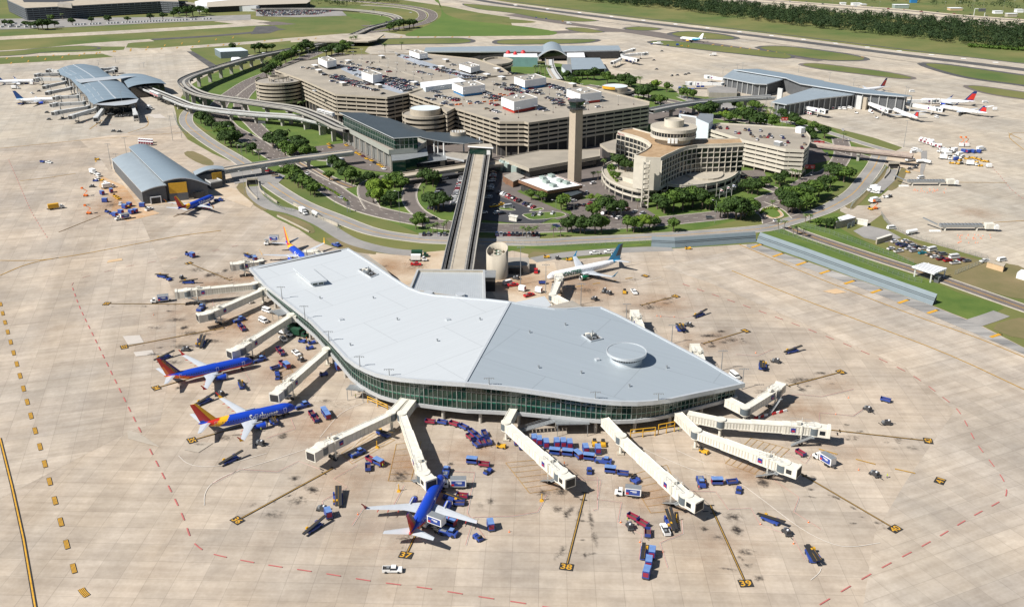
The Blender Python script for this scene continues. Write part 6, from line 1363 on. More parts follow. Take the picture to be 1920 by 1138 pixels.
# ================= aircraft =================
M['pblue'] = mat('glossy_royal_blue', (.012, .055, .43), .28, var=.04, scale=.3); M['pred'] = mat('glossy_red', (.52, .03, .02), .3); M['porg'] = mat('glossy_orange', (.78, .17, .02), .3); M['pyel'] = mat('glossy_yellow', (.80, .42, .02), .3)
M['pwhite'] = mat('glossy_white', (.78, .79, .80), .3); M['pwing'] = mat('wing_grey', (.50, .53, .56), .42, .1, var=.05, scale=.4); M['pnavy'] = mat('glossy_navy', (.015, .03, .13), .3); M['pgreen'] = mat('glossy_dark_green', (.01, .16, .08), .3)
M['pteal'] = mat('glossy_teal', (.03, .28, .50), .3); M['chrome'] = mat('bare_metal', (.6, .6, .6), .3, .7); M['win'] = mat('cabin_window', (.015, .02, .03), .15); M['pindigo'] = mat('glossy_indigo', (.03, .02, .15), .3)
def livery(kind):
    def f(x, zr, L):          # x from nose (0..L), zr -1..1 height on the hull
        if kind == 'canyon':
            t = L - x; lim = -.38 + max(0, (11 - t)) * .13
            if zr < lim - .22: return 'porg' if t < 9 else 'pred'
            if zr < lim: return 'pred'
            return 'pblue'
        if kind == 'heart':
            t = L - x; k = t - zr * 2.2
            if 5.2 < k < 8.2: return 'pyel'
            if 1.2 < k <= 5.2: return 'pred'
            return 'pblue'
        if kind == 'frontier': return 'pwhite' if x < L - 6 else ('pteal' if zr > -.3 else 'pwhite')
        if kind == 'jetblue': return 'pwhite'
        if kind == 'united': return 'pwhite' if zr > -.45 else 'steel'
        if kind == 'allegiant':
            return 'pteal' if (x > L * .55 and zr < .5 - (x - L * .55) * -.06 and x < L * .9) else 'pwhite'
        return 'pwhite'
    return f
def fincol(kind, u, v):
    if kind == 'canyon': return 'pindigo' if u < .36 + .1 * v else ('pred' if (u < .78 or v > .45) else 'porg')
    if kind == 'heart': return 'pyel' if u < .34 else ('wht' if u < .38 else ('pred' if (v > .12 or u < .7) else 'pblue'))
    return {'frontier': 'pteal' if u < .5 else ('dg' if v > .25 else 'pteal'), 'jetblue': 'pteal' if v < .12 else 'pnavy2', 'united': 'pnavy2', 'allegiant': 'pwhite'}.get(kind, ('pnavy' if (v > .78 or v < .15 or u < .2) else 'pred'))
M['pnavy2'] = mat('glossy_deep_blue', (.012, .06, .22), .3)
def aircraft(label, nose, tail, L, span, r, kind, txt=None, txtcol='pwhite', finh=7.8, rear=False, engcol='pblue', wl=None, zc=None, tsize=3.6, tpos=.33, twid=.32, sides=(-1, 1)):
    zc = zc or r + 1.5
    a, c = P(*nose, zc), P(*tail, zc + 1.2); u = Vector((a.x - c.x, a.y - c.y, 0)); rz = math.atan2(u.y, u.x); m_ = (a + c) / 2
    t = thing('airliner', label, 'airliner', (m_.x, m_.y, 0), rz, None); H = L / 2; lf_ = livery(kind)
    def prof(x):
        """x from nose -> (radius, centre z)"""
        nl = r * 2.6; tl = L * .33
        if x < nl: k = x / nl; return r * math.sqrt(max(0, 1 - (1 - k) ** 2.0)) ** .95 * (.999) , zc - r * .28 * (1 - k) ** 2
        if x > L - tl: k = (x - L + tl) / tl; return r * (1 - k ** 1.7 * .93), zc + r * .72 * k ** 1.8
        return r, zc
    N = int(L * 2.4); rows = []; ns = 36; xs = [L * (k / N) for k in range(N + 1)]; xs[0] = .02
    xs = sorted(set(xs + [.1, .35, .7, 1.1]))
    for x in xs:
        rr_, z0 = prof(x); rows.append([(H - x, rr_ * math.sin(6.28318 * k / ns), z0 + rr_ * math.cos(6.28318 * k / ns)) for k in range(ns)])
    b = MB(); b.grid(rows, M['pwhite'], closed=True, sm=True, mf=lambda i, j: M[lf_((xs[i] + xs[i + 1]) / 2, math.cos(6.28318 * (j + .5) / ns), L)]); b.face(rows[-1][::-1], M['dsteel'])
    body = b.build('fuselage', t)
    b = MB()
    for sd in (-1, 1):
        for k in range(int(L * .66 / .9)):
            x = L * .15 + k * .9; rr_, z0 = prof(x)
            if x > L * .86: break
            hz = r * .22; y = math.sqrt(max(0, rr_ ** 2 - hz ** 2)) ; b.box(H - x, sd * y, z0 + hz - .18, .3, .06, .38, M['win'])
    b.build('window_row', body); b = MB()
    for sd in (-1, 1):
        for j in range(3):
            x = r * .72 + j * .55; rr_, z0 = prof(x + .25); th = R(38 + j * 16); th2 = R(56 + j * 14)
            q = [(H - x, sd * math.sin(th - .25) * (prof(x)[0] + .04), prof(x)[1] + math.cos(th - .25) * (prof(x)[0] + .04)), (H - x - .5, sd * math.sin(th - .25) * (prof(x + .5)[0] + .04), prof(x + .5)[1] + math.cos(th - .25) * (prof(x + .5)[0] + .04)),
                 (H - x - .5, sd * math.sin(th2) * (prof(x + .5)[0] + .04), prof(x + .5)[1] + math.cos(th2) * (prof(x + .5)[0] + .04)), (H - x, sd * math.sin(th2) * (prof(x)[0] + .04), prof(x)[1] + math.cos(th2) * (prof(x)[0] + .04))]
            b.face(q if sd < 0 else q[::-1], M['win'])
    b.build('windscreen', body)
    for sd in (-1, 1):
        for xd in (r * 2.1, L * .42 if L < 40 else L * .3, L * .83):
            b = MB(); rr_, z0 = prof(xd); 
            for (dx, dz, lx, lz) in ((-.45, .1, .08, 1.7), (.45, .1, .08, 1.7), (0, .95, .98, .08), (0, -.75, .98, .08)):
                zz = dz * .9; y = math.sqrt(max(0, rr_ ** 2 - zz ** 2)); b.box(H - xd + dx, sd * (y + .02), z0 + zz - lz / 2, lx, .06, lz, M['wht' if lf_(xd, 0, L) != 'pwhite' else 'steel'])
            b.build('door', body)
    # wings
    xw = L * .40; half = span / 2 - r * .6; cr, ctip = L * .185, L * .045
    for sd in (-1, 1):
        b = MB(); rows = []; S_ = 9
        for i in range(S_ + 1):
            k = i / S_; y = sd * (r * .55 + half * k); xl = xw + half * k * .52; ch = (cr - (cr - L * .105) * (k / .33)) if k < .33 else (L * .105 - (L * .105 - ctip) * (k - .33) / .67); z = zc - r * .62 + half * k * .10; th = .11 * ch * (1 - .4 * k)
            rows.append([(H - (xl + ch * f), y, z + th * g) for f, g in ((0, 0), (.12, .45), (.4, .62), (.75, .35), (1, .0), (.7, -.18), (.3, -.35), (.08, -.25))])
        b.grid(rows if sd > 0 else [x_[::-1] for x_ in rows], M['pwing'], closed=True, sm=False); b.face(rows[-1], M['pwing']); wing = b.build('wing', t)
        if not rear and not far_kind(kind):
            for k in (.42, .6, .78):
                b = MB(); y = sd * (r * .55 + half * k); xl = xw + half * k * .52 + (L * .105 - (L * .105 - ctip) * (k - .33) / .67) * .95; z = zc - r * .62 + half * k * .10 - .25; b.tube((H - xl + .8, y, z), (H - xl - .9, y, z - .1), .22, .08, 6, M['pred' if kind in ('canyon', 'heart') else 'pwing']); b.build('flap_fairing', wing)
        if wl:
            b = MB(); y = sd * (r * .55 + half); xl = xw + half * .52; z = zc - r * .62 + half * .10; q0 = [(H - xl, y, z), (H - xl - ctip, y, z)]; q1 = [(H - xl - ctip * .75, y + sd * .35, z + 1.2), (H - xl - ctip * 1.15, y + sd * .35, z + 1.2)]; q2 = [(H - xl - ctip * 1.35, y + sd * .75, z + 2.4), (H - xl - ctip * 1.65, y + sd * .75, z + 2.4)]
            for p, q in ((q0, q1), (q1, q2)):
                m2 = M[wl] if p is q1 else M[wl if kind not in ('heart',) else 'pyel']
                for o_ in (0, .08): b.face([Vector(v_) + Vector((0, o_, 0)) for v_ in (p[0], p[1], q[1], q[0])], m2)
                b.face([p[0], q[0], Vector(q[0]) + Vector((0, .08, 0)), Vector(p[0]) + Vector((0, .08, 0))], m2)
            b.build('winglet', wing)
        # engine
        b = MB(); er = r * .56 if not rear else r * .42
        if rear: ex, ey, ez = H - L * .78, sd * (r + er + .35), zc + .5
        else: ex, ey, ez = H - (xw + half * .28 * .52 - 2.1), sd * (r * .55 + half * .27), zc - r * .62 - er * .62
        rws = []
        for xx, k in ((2.1, .80), (2.3, .93), (1.6, 1.04), (0, 1.0), (-1.4, .78), (-2.4, .55), (-3.1, .12)): rws.append([(ex + xx * (1 if not rear else 1.1), ey + er * k * math.cos(6.28318 * q / 20), ez + er * k * math.sin(6.28318 * q / 20)) for q in range(20)])
        b.grid(rws[::-1], M[engcol], closed=True, mf=lambda i, j: M['chrome'] if i >= 4 else (M['dsteel'] if i == 0 else M[engcol])); b.face([(ex + 1.7, ey + er * .78 * math.cos(6.28318 * q / 20), ez + er * .78 * math.sin(6.28318 * q / 20)) for q in range(20)], M['dark'])
        if rear: b.box(ex, sd * (r + .1), ez - .2, 3, er * 2, .5, M['pwhite'])
        else: b.box(ex - 1.2, ey, ez + er * .7, 3.6, .35, .9, M['pwing'])
        b.build('engine', t)
        # tailplane
        zt = zc + r * .55 + (finh if rear else 0) ; xr = L * (.875 if not rear else .93); hs = (span * .2 if not rear else span * .18); b = MB(); rows = []
        for k in (0, 1):
            y = sd * ((r * .3 if not rear else .1) + hs * k * 1.0); ch = 3.6 - 2.1 * k; xl = xr + hs * k * .62; rows.append([(H - (xl + ch * f), y, zt + hs * k * .1 + ch * g * .07) for f, g in ((0, 0), (.3, 1), (1, 0), (.3, -1))])
        b.grid(rows, M['pwing'] if not rear else M['pwhite'], closed=True, sm=False); b.face(rows[-1], M['pwing']); b.build('tailplane', t)
    # fin
    xb = L * .80; rows = []; nv = 8; cb0, ct0 = L * .175, L * .065; b = MB(); sw = finh * .82
    def fp(u_, v_, sd): ch = cb0 + (ct0 - cb0) * v_; return (H - (xb + sw * v_ + ch * u_), sd * .26 * (1 - .6 * v_) * math.sin(math.pi * min(1, u_ * .9 + .1)), zc + r * .7 + finh * v_)
    us = [k / 14 for k in range(15)]
    for sd in (-1, 1):
        g_ = [[fp(u_, v_ / nv, sd) for u_ in us] for v_ in range(nv + 1)]; b.grid(g_, None, sm=False, mf=lambda i, j: M[fincol(kind, (j + .5) / 14, (i + .5) / nv)])
    b.face([fp(0, 1, 1), fp(.5, 1, 1), fp(1, 1, 1), fp(1, 1, -1), fp(.5, 1, -1)], M[fincol(kind, .3, 1)])
    b.grid([[fp(1, v_ / nv, -1), fp(1, v_ / nv, 1)] for v_ in range(nv + 1)], M[fincol(kind, .95, .5)], sm=False)
    df = [(H - xb + L * .07, 0, zc + r * .93), (H - xb - .6, 0, zc + r * .9), (H - xb - .8, 0, zc + r * .7 + finh * .1)]; b.face(df, M[fincol(kind, .1, .1)]); fin = b.build('tail_fin', t)
    if kind == 'canyon':
        vs, fs = text_mesh('SOUTHWEST', 1.25, .03)
        for sd in (-1, 1):
            b = MB(); p0, p1 = Vector(fp(.22, .93, sd)), Vector(fp(.22, .06, sd)); dr = (p1 - p0).normalized(); w_ = max(v[0] for v in vs) * 2; k_ = (p1 - p0).length * .92 / w_; pm = (p0 + p1) / 2; up = Vector((-dr.z, 0, dr.x)) if (-dr.z) < 0 else Vector((dr.z, 0, -dr.x)); up = -up if up.z < 0 else up
            for f in fs: b.face([pm + dr * vs[i][0] * k_ * (1 if sd < 0 else 1) * (1 if sd > 0 else -1) * (-1 if sd < 0 else 1) + up * (vs[i][1] - .4) * k_ + Vector((0, sd * .12, 0)) for i in f], M['gold'])
            b.build('lettering', fin)
    if txt:
        vs, fs = text_mesh(txt, tsize, .05, .95, 9); kx = L * twid / (max(v[0] for v in vs) - min(v[0] for v in vs))
        for sd in sides:
            b = MB(); cx_ = H - L * tpos; d_ = 1 if sd < 0 else -1; ang0 = R(64)
            for f in fs:
                pts_ = []
                for i in f:
                    x = cx_ + d_ * vs[i][0] * kx; rr_, z0 = prof(H - x); rr_ += .06; an = ang0 - (vs[i][1] - tsize * .3) / rr_; pts_.append((x, sd * rr_ * math.sin(an), z0 + rr_ * math.cos(an)))
                b.face(pts_, M[txtcol])
            b.build('lettering', body)
    for x, y in ((H - L * .13, 0), (H - L * .53, -2.7), (H - L * .53, 2.7)):
        b = MB(); b.tube((x, y, .5), (x, y, zc - r * .5), .14, n=8, m=M['steel'])
        for s_ in (-.35, .35): b.tube((x, y + s_ - .16, .52), (x, y + s_ + .16, .52), .52, n=14, m=M['tyre'])
        b.build('landing_gear', t)
    return t
def far_kind(k): return k in ('delta', 'allegiant', 'united', 'jetblue')
aircraft('upper blue airliner with red belly and SOUTHWEST lettered fin, by painted 34', (469,675), (312,705), 33.6, 34.2, 1.9, 'canyon', wl='pred')
aircraft('blue airliner with Southwest on its side and red yellow fin, by painted 35', (549,761), (376,794), 33.6, 34.2, 1.9, 'heart', 'Southwest', wl='pred', tpos=.345, twid=.30, sides=(-1,))
aircraft('blue airliner docked at the bottom centre with nose up, above painted 37', (828,892), (769,1001), 33.6, 34.2, 1.9, 'canyon', wl='pred')
aircraft('blue airliner half hidden behind the top left edge of the near roof', (590,498), (528,447), 33.6, 34.2, 1.9, 'heart', 'Southwest', wl='pyel')
aircraft('blue airliner parked beside the building with yellow panels', (398,369), (336,391), 33.6, 34.2, 1.9, 'heart', 'Southwest', wl='porg', sides=(-1,))
aircraft('white airliner with green FRONTIER lettering and a blue fin', (1026,519), (1166,485), 44.5, 34, 1.98, 'frontier', 'FRONTIER', 'pgreen', engcol='pgreen', wl='pteal', tsize=3.4, tpos=.27, twid=.31)
aircraft('white airliner with dark blue fin and blue engine at the far left concourse', (110,186), (31,187), 37.6, 33, 1.98, 'jetblue', engcol='pblue'); aircraft('white airliner with blue fin cut off by the left picture edge', (69,152), (-10,152), 39.5, 34, 1.9, 'united', engcol='pwhite', wl='pnavy2')
aircraft('small white and blue airliner with yellow engine on the brown taxiway', (1280,72), (1313,73), 33.8, 33, 1.98, 'allegiant', engcol='pyel', finh=7); aircraft('larger white airliner with navy red fin and winglet at the far right', (1729,188), (1823,190), 47, 37, 1.9, 'delta', engcol='pblue', wl='pnavy', finh=8.8)
aircraft('long white rear engined airliner with T tail, right of the two', (1762,199), (1852,212), 45, 32, 1.7, 'delta', engcol='pwhite', rear=True, finh=5.4); aircraft('white rear engined airliner with T tail, left of the two', (1673,204), (1725,222), 45, 32, 1.7, 'delta', engcol='pwhite', rear=True, finh=5.4)
aircraft('white airliner with navy red fin behind the far right concourse roof', (1612,170), (1656,163), 37, 33, 1.9, 'delta', engcol='pwhite', finh=8)
# ================= ground vehicles and equipment =================
PROTO = {}
def wheels(t, xs, y, r, w=.3):
    for x in xs:
        for s_ in (-1, 1): b = MB(); b.tube((x, s_ * y - w / 2, r), (x, s_ * y + w / 2, r), r, n=12, m=M['tyre']); b.build('wheel', t)
def mk_cart(t, side='blue', end='pink', canopy=None):
    b = MB(); b.box(0, 0, .55, 3.6, 1.8, .15, M['dsteel']); b.box(2.3, 0, .5, 1.1, .1, .1, M['dsteel']); b.build('bed', t); b = MB()
    for s_ in (-1, 1): b.box(0, s_ * .86, .7, 3.5, .08, .75, M[side])
    for s_ in (-1, 1): b.box(s_ * 1.75, 0, .7, .08, 1.75, 1.0 if not canopy else 1.7, M[end])
    b.build('side_panel', t); b = MB(); b.box(0, 0, .72, 3.3, 1.6, .1, M['rust']); b.build('floor', t)
    if canopy: b = MB(); b.box(0, 0, 2.35, 3.75, 1.95, .16, M[canopy], taper=.06); b.box(0, .86, .7, 3.4, .06, 1.7, M[end]); b.build('canopy', t)
    wheels(t, (-1.15, 1.15), .75, .28)
M['rust'] = mat('worn_cart_floor', (.10, .055, .05), .9, var=.3, scale=1)
def mk_box(t, m='blue', top='lblue'):
    b = MB(); b.box(0, 0, .6, 3.3, 2.0, 2.2, M[m], mt=M[top], taper=.08); b.build('container', t); b = MB(); b.box(0, 0, .35, 3.7, 1.8, .25, M['dsteel']); b.build('frame', t); b = MB(); b.box(1.66, 0, 1.0, .06, 1.5, 1.4, M['pink']); b.build('door', t); wheels(t, (-1.1, 1.1), .75, .3)
def mk_belt(t, m='blue'):
    b = MB(); b.box(-.3, 0, .5, 5.4, 1.9, .6, M[m]); b.box(1.6, .75, 1.1, 1.0, .5, .8, M[m]); b.build('chassis', t); b = MB(); b.bar((-4.6, -.25, 1.0), (4.4, -.25, 2.3), 1.0, .28, M['tyre']); b.build('conveyor', t); b = MB()
    for s_ in (.32,): b.bar((-4.4, s_, 1.28), (4.2, s_, 2.58), .06, .06, M['gold'])
    b.build('rail', t); b = MB(); b.box(-2.2, .75, 1.1, .8, .5, .7, M['yel']); b.build('engine_cover', t); wheels(t, (-2.1, 1.6), .85, .42)
def mk_tug(t, m='blue'):
    b = MB(); b.box(0, 0, .4, 3.2, 1.7, .65, M[m], taper=.05); b.box(1.0, 0, 1.05, 1.1, 1.5, .3, M[m], taper=.1); b.build('body', t); b = MB(); b.box(-.9, 0, 1.0, .7, 1.3, .45, M['dark']); b.box(-1.25, 0, 1.4, .15, 1.2, .5, M['dark']); b.build('seat', t); b = MB(); b.tube((.2, .2, 1.05), (-.1, .2, 1.6), .05, n=6, m=M['dark']); b.build('steering_column', t); wheels(t, (-1.0, 1.05), .8, .38)
def mk_push(t, m='blue'):
    b = MB(); b.box(0, 0, .45, 5.6, 2.4, .9, M[m], taper=.08); b.build('body', t); b = MB(); b.box(1.0, .0, 1.35, 1.6, 1.7, .9, M[m], taper=.12, mt=M['lblue']); b.build('cab', t); b = MB(); b.box(1.0, 0, 1.6, 1.62, 1.72, .45, M['win'], taper=.06); b.build('window', t); b = MB(); b.box(-1.4, 0, 1.35, 1.8, 1.5, .15, M['steel']); b.build('engine_cover', t); wheels(t, (-1.8, 1.8), 1.1, .55, .4)
def mk_gpu(t, m='dsteel'):
    b = MB(); b.box(0, 0, .5, 3.4, 1.7, .3, M['dsteel']); b.box(2.4, 0, .5, 1.6, .12, .12, M['dsteel']); b.build('frame', t); b = MB(); b.box(.3, 0, .8, 1.8, 1.4, 1.0, M[m]); b.build('generator', t); b = MB(); b.box(-1.2, .2, .8, .7, 1.0, .6, M['steel']); b.build('hose_reel', t); b = MB()
    for k in range(7): b.tube((-1.7 - .12 * k, -.9 + .3 * k, .15), (-1.8 - .1 * k, -.6 + .3 * k, .18), .12, n=6, m=M['dark'])
    b.build('hose', t); b = MB(); b.cyl(.6, -.2, 1.8, 2.1, .3, n=10, m=M['whtb']); b.build('cap', t); wheels(t, (-1.1, 1.1), .75, .32)
def mk_truck(t, box='wht', side='blue', L=5.0, roofm='steel', z=1.1, cabm='wht', lift=0):
    b = MB(); b.box(0, 0, .6, L + 3.0, 1.0, .35, M['dsteel']); b.build('chassis', t); b = MB(); b.box(L / 2 + .9, 0, .7, 1.7, 2.2, .9, M[cabm], taper=.06); b.box(L / 2 + 2.1, 0, .7, 1.0, 2.0, .75, M[cabm], taper=.08); b.box(L / 2 + .8, 0, 1.6, 1.4, 2.1, .85, M[cabm], taper=.16); o = b.build('cab', t)
    b = MB(); b.box(L / 2 + 1.0, 0, 1.75, 1.3, 2.14, .55, M['win'], taper=.12); b.build('window', o); zz = z + lift
    b = MB(); b.box(-.6, 0, zz, L, 2.5, 2.5, M[box], mt=M[roofm]); o = b.build('cargo_box', t); b = MB()
    for s_ in (-1, 1):
        if side: b.box(-.6, s_ * 1.27, zz + .25, L * .86, .05, 1.9, M[side]); b.box(-.6 + L * .34, s_ * 1.3, zz + .35, .9, .05, .7, M['redp']); b.box(-.8, s_ * 1.3, zz + 1.5, L * .4, .05, .22, M['wht']); b.box(-1.1, s_ * 1.3, zz + 1.15, L * .25, .05, .18, M['wht'])
    if b.f: b.build('side_graphic', o)
    if lift:
        b = MB()
        for s_ in (-.8, .8): b.bar((-2.4, s_, 1.0), (1.4, s_, zz - .2), .14, .16, M['dsteel']); b.bar((1.4, s_, 1.0), (-2.4, s_, zz - .2), .14, .16, M['dsteel'])
        b.build('scissor_lift', t); b = MB(); b.box(L / 2 + 1.0, 0, zz, 2.2, 2.2, .12, M['steel'])
        for s_ in (-1.05, 1.05): b.box(L / 2 + 1.0, s_, zz + 1.0, 2.2, .06, .08, M['wht']); b.box(L / 2 + 2, s_, zz, .08, .08, 1.0, M['wht'])
        b.build('loading_platform', t)
    wheels(t, (-L / 2 + .6, -L / 2 + 1.7, L / 2 + 1.5), 1.0, .5)
def mk_pick(t, m='wht', load='dark'):
    b = MB(); b.box(0, 0, .5, 5.5, 1.95, .5, M[m], taper=.04); b.box(1.95, 0, .95, 1.5, 1.85, .22, M[m], taper=.1); b.box(-1.6, .93, .95, 2.2, .1, .4, M[m]); b.box(-1.6, -.93, .95, 2.2, .1, .4, M[m]); b.box(-2.68, 0, .95, .1, 1.9, .4, M[m]); b.build('body', t)
    b = MB(); b.box(.35, 0, 1.0, 1.75, 1.8, .85, M[m], taper=.22); o = b.build('cab', t); b = MB(); b.box(.35, 0, 1.15, 1.85, 1.84, .5, M['win'], taper=.16); b.build('window', o); b = MB(); b.box(-1.6, 0, 1.0, 2.0, 1.7, .12, M[load]); b.box(-1.2, .2, 1.1, .8, .7, .35, M['steel']); b.build('load_bed', t); wheels(t, (-1.7, 1.75), .85, .38)
def mk_van(t, m='wht'):
    b = MB(); b.box(0, 0, .45, 5.2, 2.0, .8, M[m], taper=.05); b.box(-.3, 0, 1.25, 4.5, 1.9, .95, M[m], taper=.2); b.build('body', t); b = MB(); b.box(-.2, 0, 1.35, 4.5, 1.98, .5, M['win'], taper=.14); b.build('window', t); wheels(t, (-1.6, 1.6), .88, .36)
def mk_lift(t, m='org'):
    b = MB(); b.box(0, 0, .4, 2.6, 1.6, .8, M[m]); b.build('base', t); b = MB(); b.bar((-1, 0, 1.2), (1.5, 0, 3.4), .35, .35, M[m]); b.bar((1.5, 0, 3.4), (-1.4, 0, 5.2), .3, .3, M[m]); b.build('boom', t); b = MB(); b.ring([(-2.2, -.6), (-1, -.6), (-1, .6), (-2.2, .6)], .1, 5.0, 6.0, M[m]); b.build('basket', t); wheels(t, (-.9, .9), .8, .4)
def mk_tank(t, m='wht'):
    b = MB(); b.tube((-3.4, 0, 1.9), (3.4, 0, 1.9), 1.1, n=18, m=M[m]); b.build('tank', t); b = MB(); b.box(0, 0, .6, 7.4, 1.1, .35, M['dsteel']); b.build('chassis', t); wheels(t, (-2.6, -1.6, 2.6), .95, .48)
def mk_person(t, vest='lime'):
    b = MB()
    for s_ in (-.1, .1): b.tube((0, s_, 0), (.02 * (1 if s_ > 0 else -4), s_ * .9, .88), .075, .1, 8, M['pnavy'])
    b.grid([[(rx * math.cos(6.28 * k / 10) * .62, rx * math.sin(6.28 * k / 10), z) for k in range(10)] for z, rx in ((.82, .17), (1.0, .17), (1.2, .19), (1.40, .22), (1.48, .13), (1.52, .06), (1.56, .06))], M[vest], closed=True)
    for s_ in (-1, 1): b.tube((0, s_ * .2, 1.42), (.08, s_ * .28, 1.12), .055, .045, 6, M[vest]); b.tube((.08, s_ * .28, 1.12), (.22, s_ * .25, .88), .045, .035, 6, M['skin'])
    b.grid([[(r * math.cos(6.28 * k / 10), r * math.sin(6.28 * k / 10) * .85, z) for k in range(10)] for z, r in ((1.53, .05), (1.57, .09), (1.65, .105), (1.73, .1), (1.78, .06), (1.79, .01))], M['skin'], closed=True); b.build('body', t)
    b = MB(); b.grid([[(r * math.cos(6.28 * k / 10) - .01, r * math.sin(6.28 * k / 10) * .9, z) for k in range(10)] for z, r in ((1.69, .115), (1.75, .105), (1.80, .06), (1.81, .01))], M['yel'], closed=True); b.build('cap', t)
def mk_cone(t):
    b = MB(); b.box(0, 0, 0, .5, .5, .06, M['org']); b.cyl(0, 0, .06, .85, .2, .05, 10, M['org']); b.build('body', t); b = MB(); b.cyl(0, 0, .4, .6, .135, .1, 10, M['wht'], cap=False); b.build('band', t)
def mk_post(t):
    b = MB(); b.cyl(0, 0, 0, 2.6, .16, n=8, m=M['yel']); b.build('post', t); b = MB(); b.box(0, 0, 0, 1.3, 1.3, .5, M['yel'], taper=.2); b.build('foot', t)
def mk_barr(t):
    b = MB(); b.box(-.9, 0, 0, 1.8, .6, .9, M['redp'], taper=.12); b.build('red_half', t); b = MB(); b.box(.92, 0, 0, 1.8, .6, .9, M['wht'], taper=.12); b.build('white_half', t)
KINDS = {'co': ('baggage_cart', 'open %s baggage cart', 'cart', lambda t: mk_cart(t, 'pink', 'blue'), 'crimson and blue'), 'cb': ('baggage_cart', 'open %s baggage cart', 'cart', lambda t: mk_cart(t, 'blue', 'blue'), 'all blue'), 'cc': ('baggage_cart', 'canopied %s baggage cart', 'cart', lambda t: mk_cart(t, 'blue', 'pink', 'lblue'), 'blue'),
    'bx': ('container_cart', 'closed %s baggage container cart', 'cart', lambda t: mk_box(t), 'blue'), 'bw': ('container_cart', 'closed %s container cart', 'cart', lambda t: mk_box(t, 'wht', 'whtb'), 'white'), 'bl': ('belt_loader', 'belt loader, %s with black conveyor', 'belt loader', lambda t: mk_belt(t), 'blue'), 'tg': ('baggage_tug', 'small open %s baggage tug', 'tug', lambda t: mk_tug(t), 'blue'),
    'tw': ('baggage_tug', 'small open %s tug', 'tug', lambda t: mk_tug(t, 'wht'), 'white'), 'ty': ('baggage_tug', 'small %s tractor', 'tug', lambda t: mk_tug(t, 'yel'), 'yellow'), 'pt': ('pushback_tractor', 'low %s pushback tractor', 'tractor', lambda t: mk_push(t), 'blue'), 'gp': ('ground_power_unit', 'towed %s ground power unit with hose', 'ground unit', lambda t: mk_gpu(t), 'dark'),
    'ct': ('catering_truck', 'catering truck with %s box panel', 'truck', lambda t: mk_truck(t), 'blue'), 'cl': ('catering_truck', 'catering truck with raised %s box', 'truck', lambda t: mk_truck(t, lift=1.9), 'blue'), 'bt': ('box_truck', 'plain %s box truck', 'truck', lambda t: mk_truck(t, side=None, roofm='whtb'), 'white'), 'gt': ('tipper_truck', 'dark %s truck', 'truck', lambda t: mk_truck(t, 'grn', None, 5.6, 'grn', cabm='grn'), 'green'),
    'pk': ('pickup_truck', '%s pickup truck', 'pickup', lambda t: mk_pick(t), 'white'), 'pr': ('pickup_truck', '%s pickup truck', 'pickup', lambda t: mk_pick(t, 'redp', 'redp'), 'red'), 'py': ('pickup_truck', '%s pickup truck', 'pickup', lambda t: mk_pick(t, 'yel', 'dark'), 'yellow'), 'vn': ('van', '%s van', 'van', lambda t: mk_van(t), 'white'), 'lf': ('boom_lift', '%s boom lift', 'lift', lambda t: mk_lift(t), 'orange'),
    'tk': ('tank_truck', '%s tank trailer', 'tanker', lambda t: mk_tank(t), 'white'), 'yt': ('fuel_truck', '%s fuel truck', 'truck', lambda t: mk_truck(t, 'yel', None, 6, 'yel'), 'yellow'), 'pl': ('person', 'ground worker in %s vest', 'person', lambda t: mk_person(t), 'lime'), 'po': ('person', 'ground worker in %s vest', 'person', lambda t: mk_person(t, 'org'), 'orange'), 'cn': ('traffic_cone', '%s traffic cone', 'cone', mk_cone, 'orange'),
    'yp': ('bollard', '%s pedestal post', 'bollard', mk_post, 'yellow'), 'rb': ('water_barrier', '%s barrier block', 'barrier', mk_barr, 'red and white')}
LM = [(1210,518,'near painted 46'),(1267,556,'near painted 45'),(1398,621,'near painted 44'),(1577,698,'near painted 43'),(1740,827,'near painted 42'),(1762,902,'near painted 41'),(1678,992,'near painted 40'),(1398,1094,'near painted 39'),(1062,1063,'near painted 38'),(761,1041,'near painted 37'),(445,976,'near painted 36'),(360,826,'near painted 35'),(293,728,'near painted 34'),(233,651,'near painted 33'),(200,570,'near painted 32'),(354,494,'near painted 31'),
      (560,640,'under the left glass front'),(480,600,'by the upper left bridges'),(590,740,'by the lower left bridges'),(880,820,'below the middle glass front'),(1060,840,'by the long fire stair'),(1150,880,'under the front bridges'),(1330,910,'right of the longest bridge'),(830,930,'beside the bottom centre jet'),(1240,990,'left of the 39 line'),(700,860,'between 36 and 37 lines'),(1100,520,'near the white green jet'),(970,535,'beside the cooling tower'),(210,380,'by the yellow panelled building'),(90,310,'on the far left apron'),
      (280,270,'behind the yellow panelled building'),(1780,290,'on the right storage apron'),(1650,370,'by the right underpass'),(1700,470,'by the gravel car park'),(1340,580,'right of the far roof edge'),(100,190,'by the far left concourse'),(1590,205,'by the far right concourse'),(1150,110,'by the far centre concourse'),(780,490,'left of the straight guideway'),(520,470,'beyond the top roof edge'),(1900,500,'by the right edge huts'),(590,400,'on the left service road'),(1200,570,'behind the round drum'),(1460,740,'by the right roof tip')]
def place(k, px, py, dx=1, dy=0, z=0.0, zsurf=None):
    nm, lab, cat, fn, colr = KINDS[k]; c = P(px, py, z + .2); c.z = z; e = P(px + dx, py + dy, z); a = math.atan2(e.y - P(px, py, z).y, e.x - P(px, py, z).x)
    lm = min(LM, key=lambda q: (q[0] - px) ** 2 + ((q[1] - py) * 1.5) ** 2)[2]; label = (lab % colr) + ' ' + lm; grp = cat + 's around the apron'
    if k not in PROTO: t = thing(nm, label, cat, c, a, grp); fn(t); PROTO[k] = t; return t
    return dup(PROTO[k], c, a, label, grp)
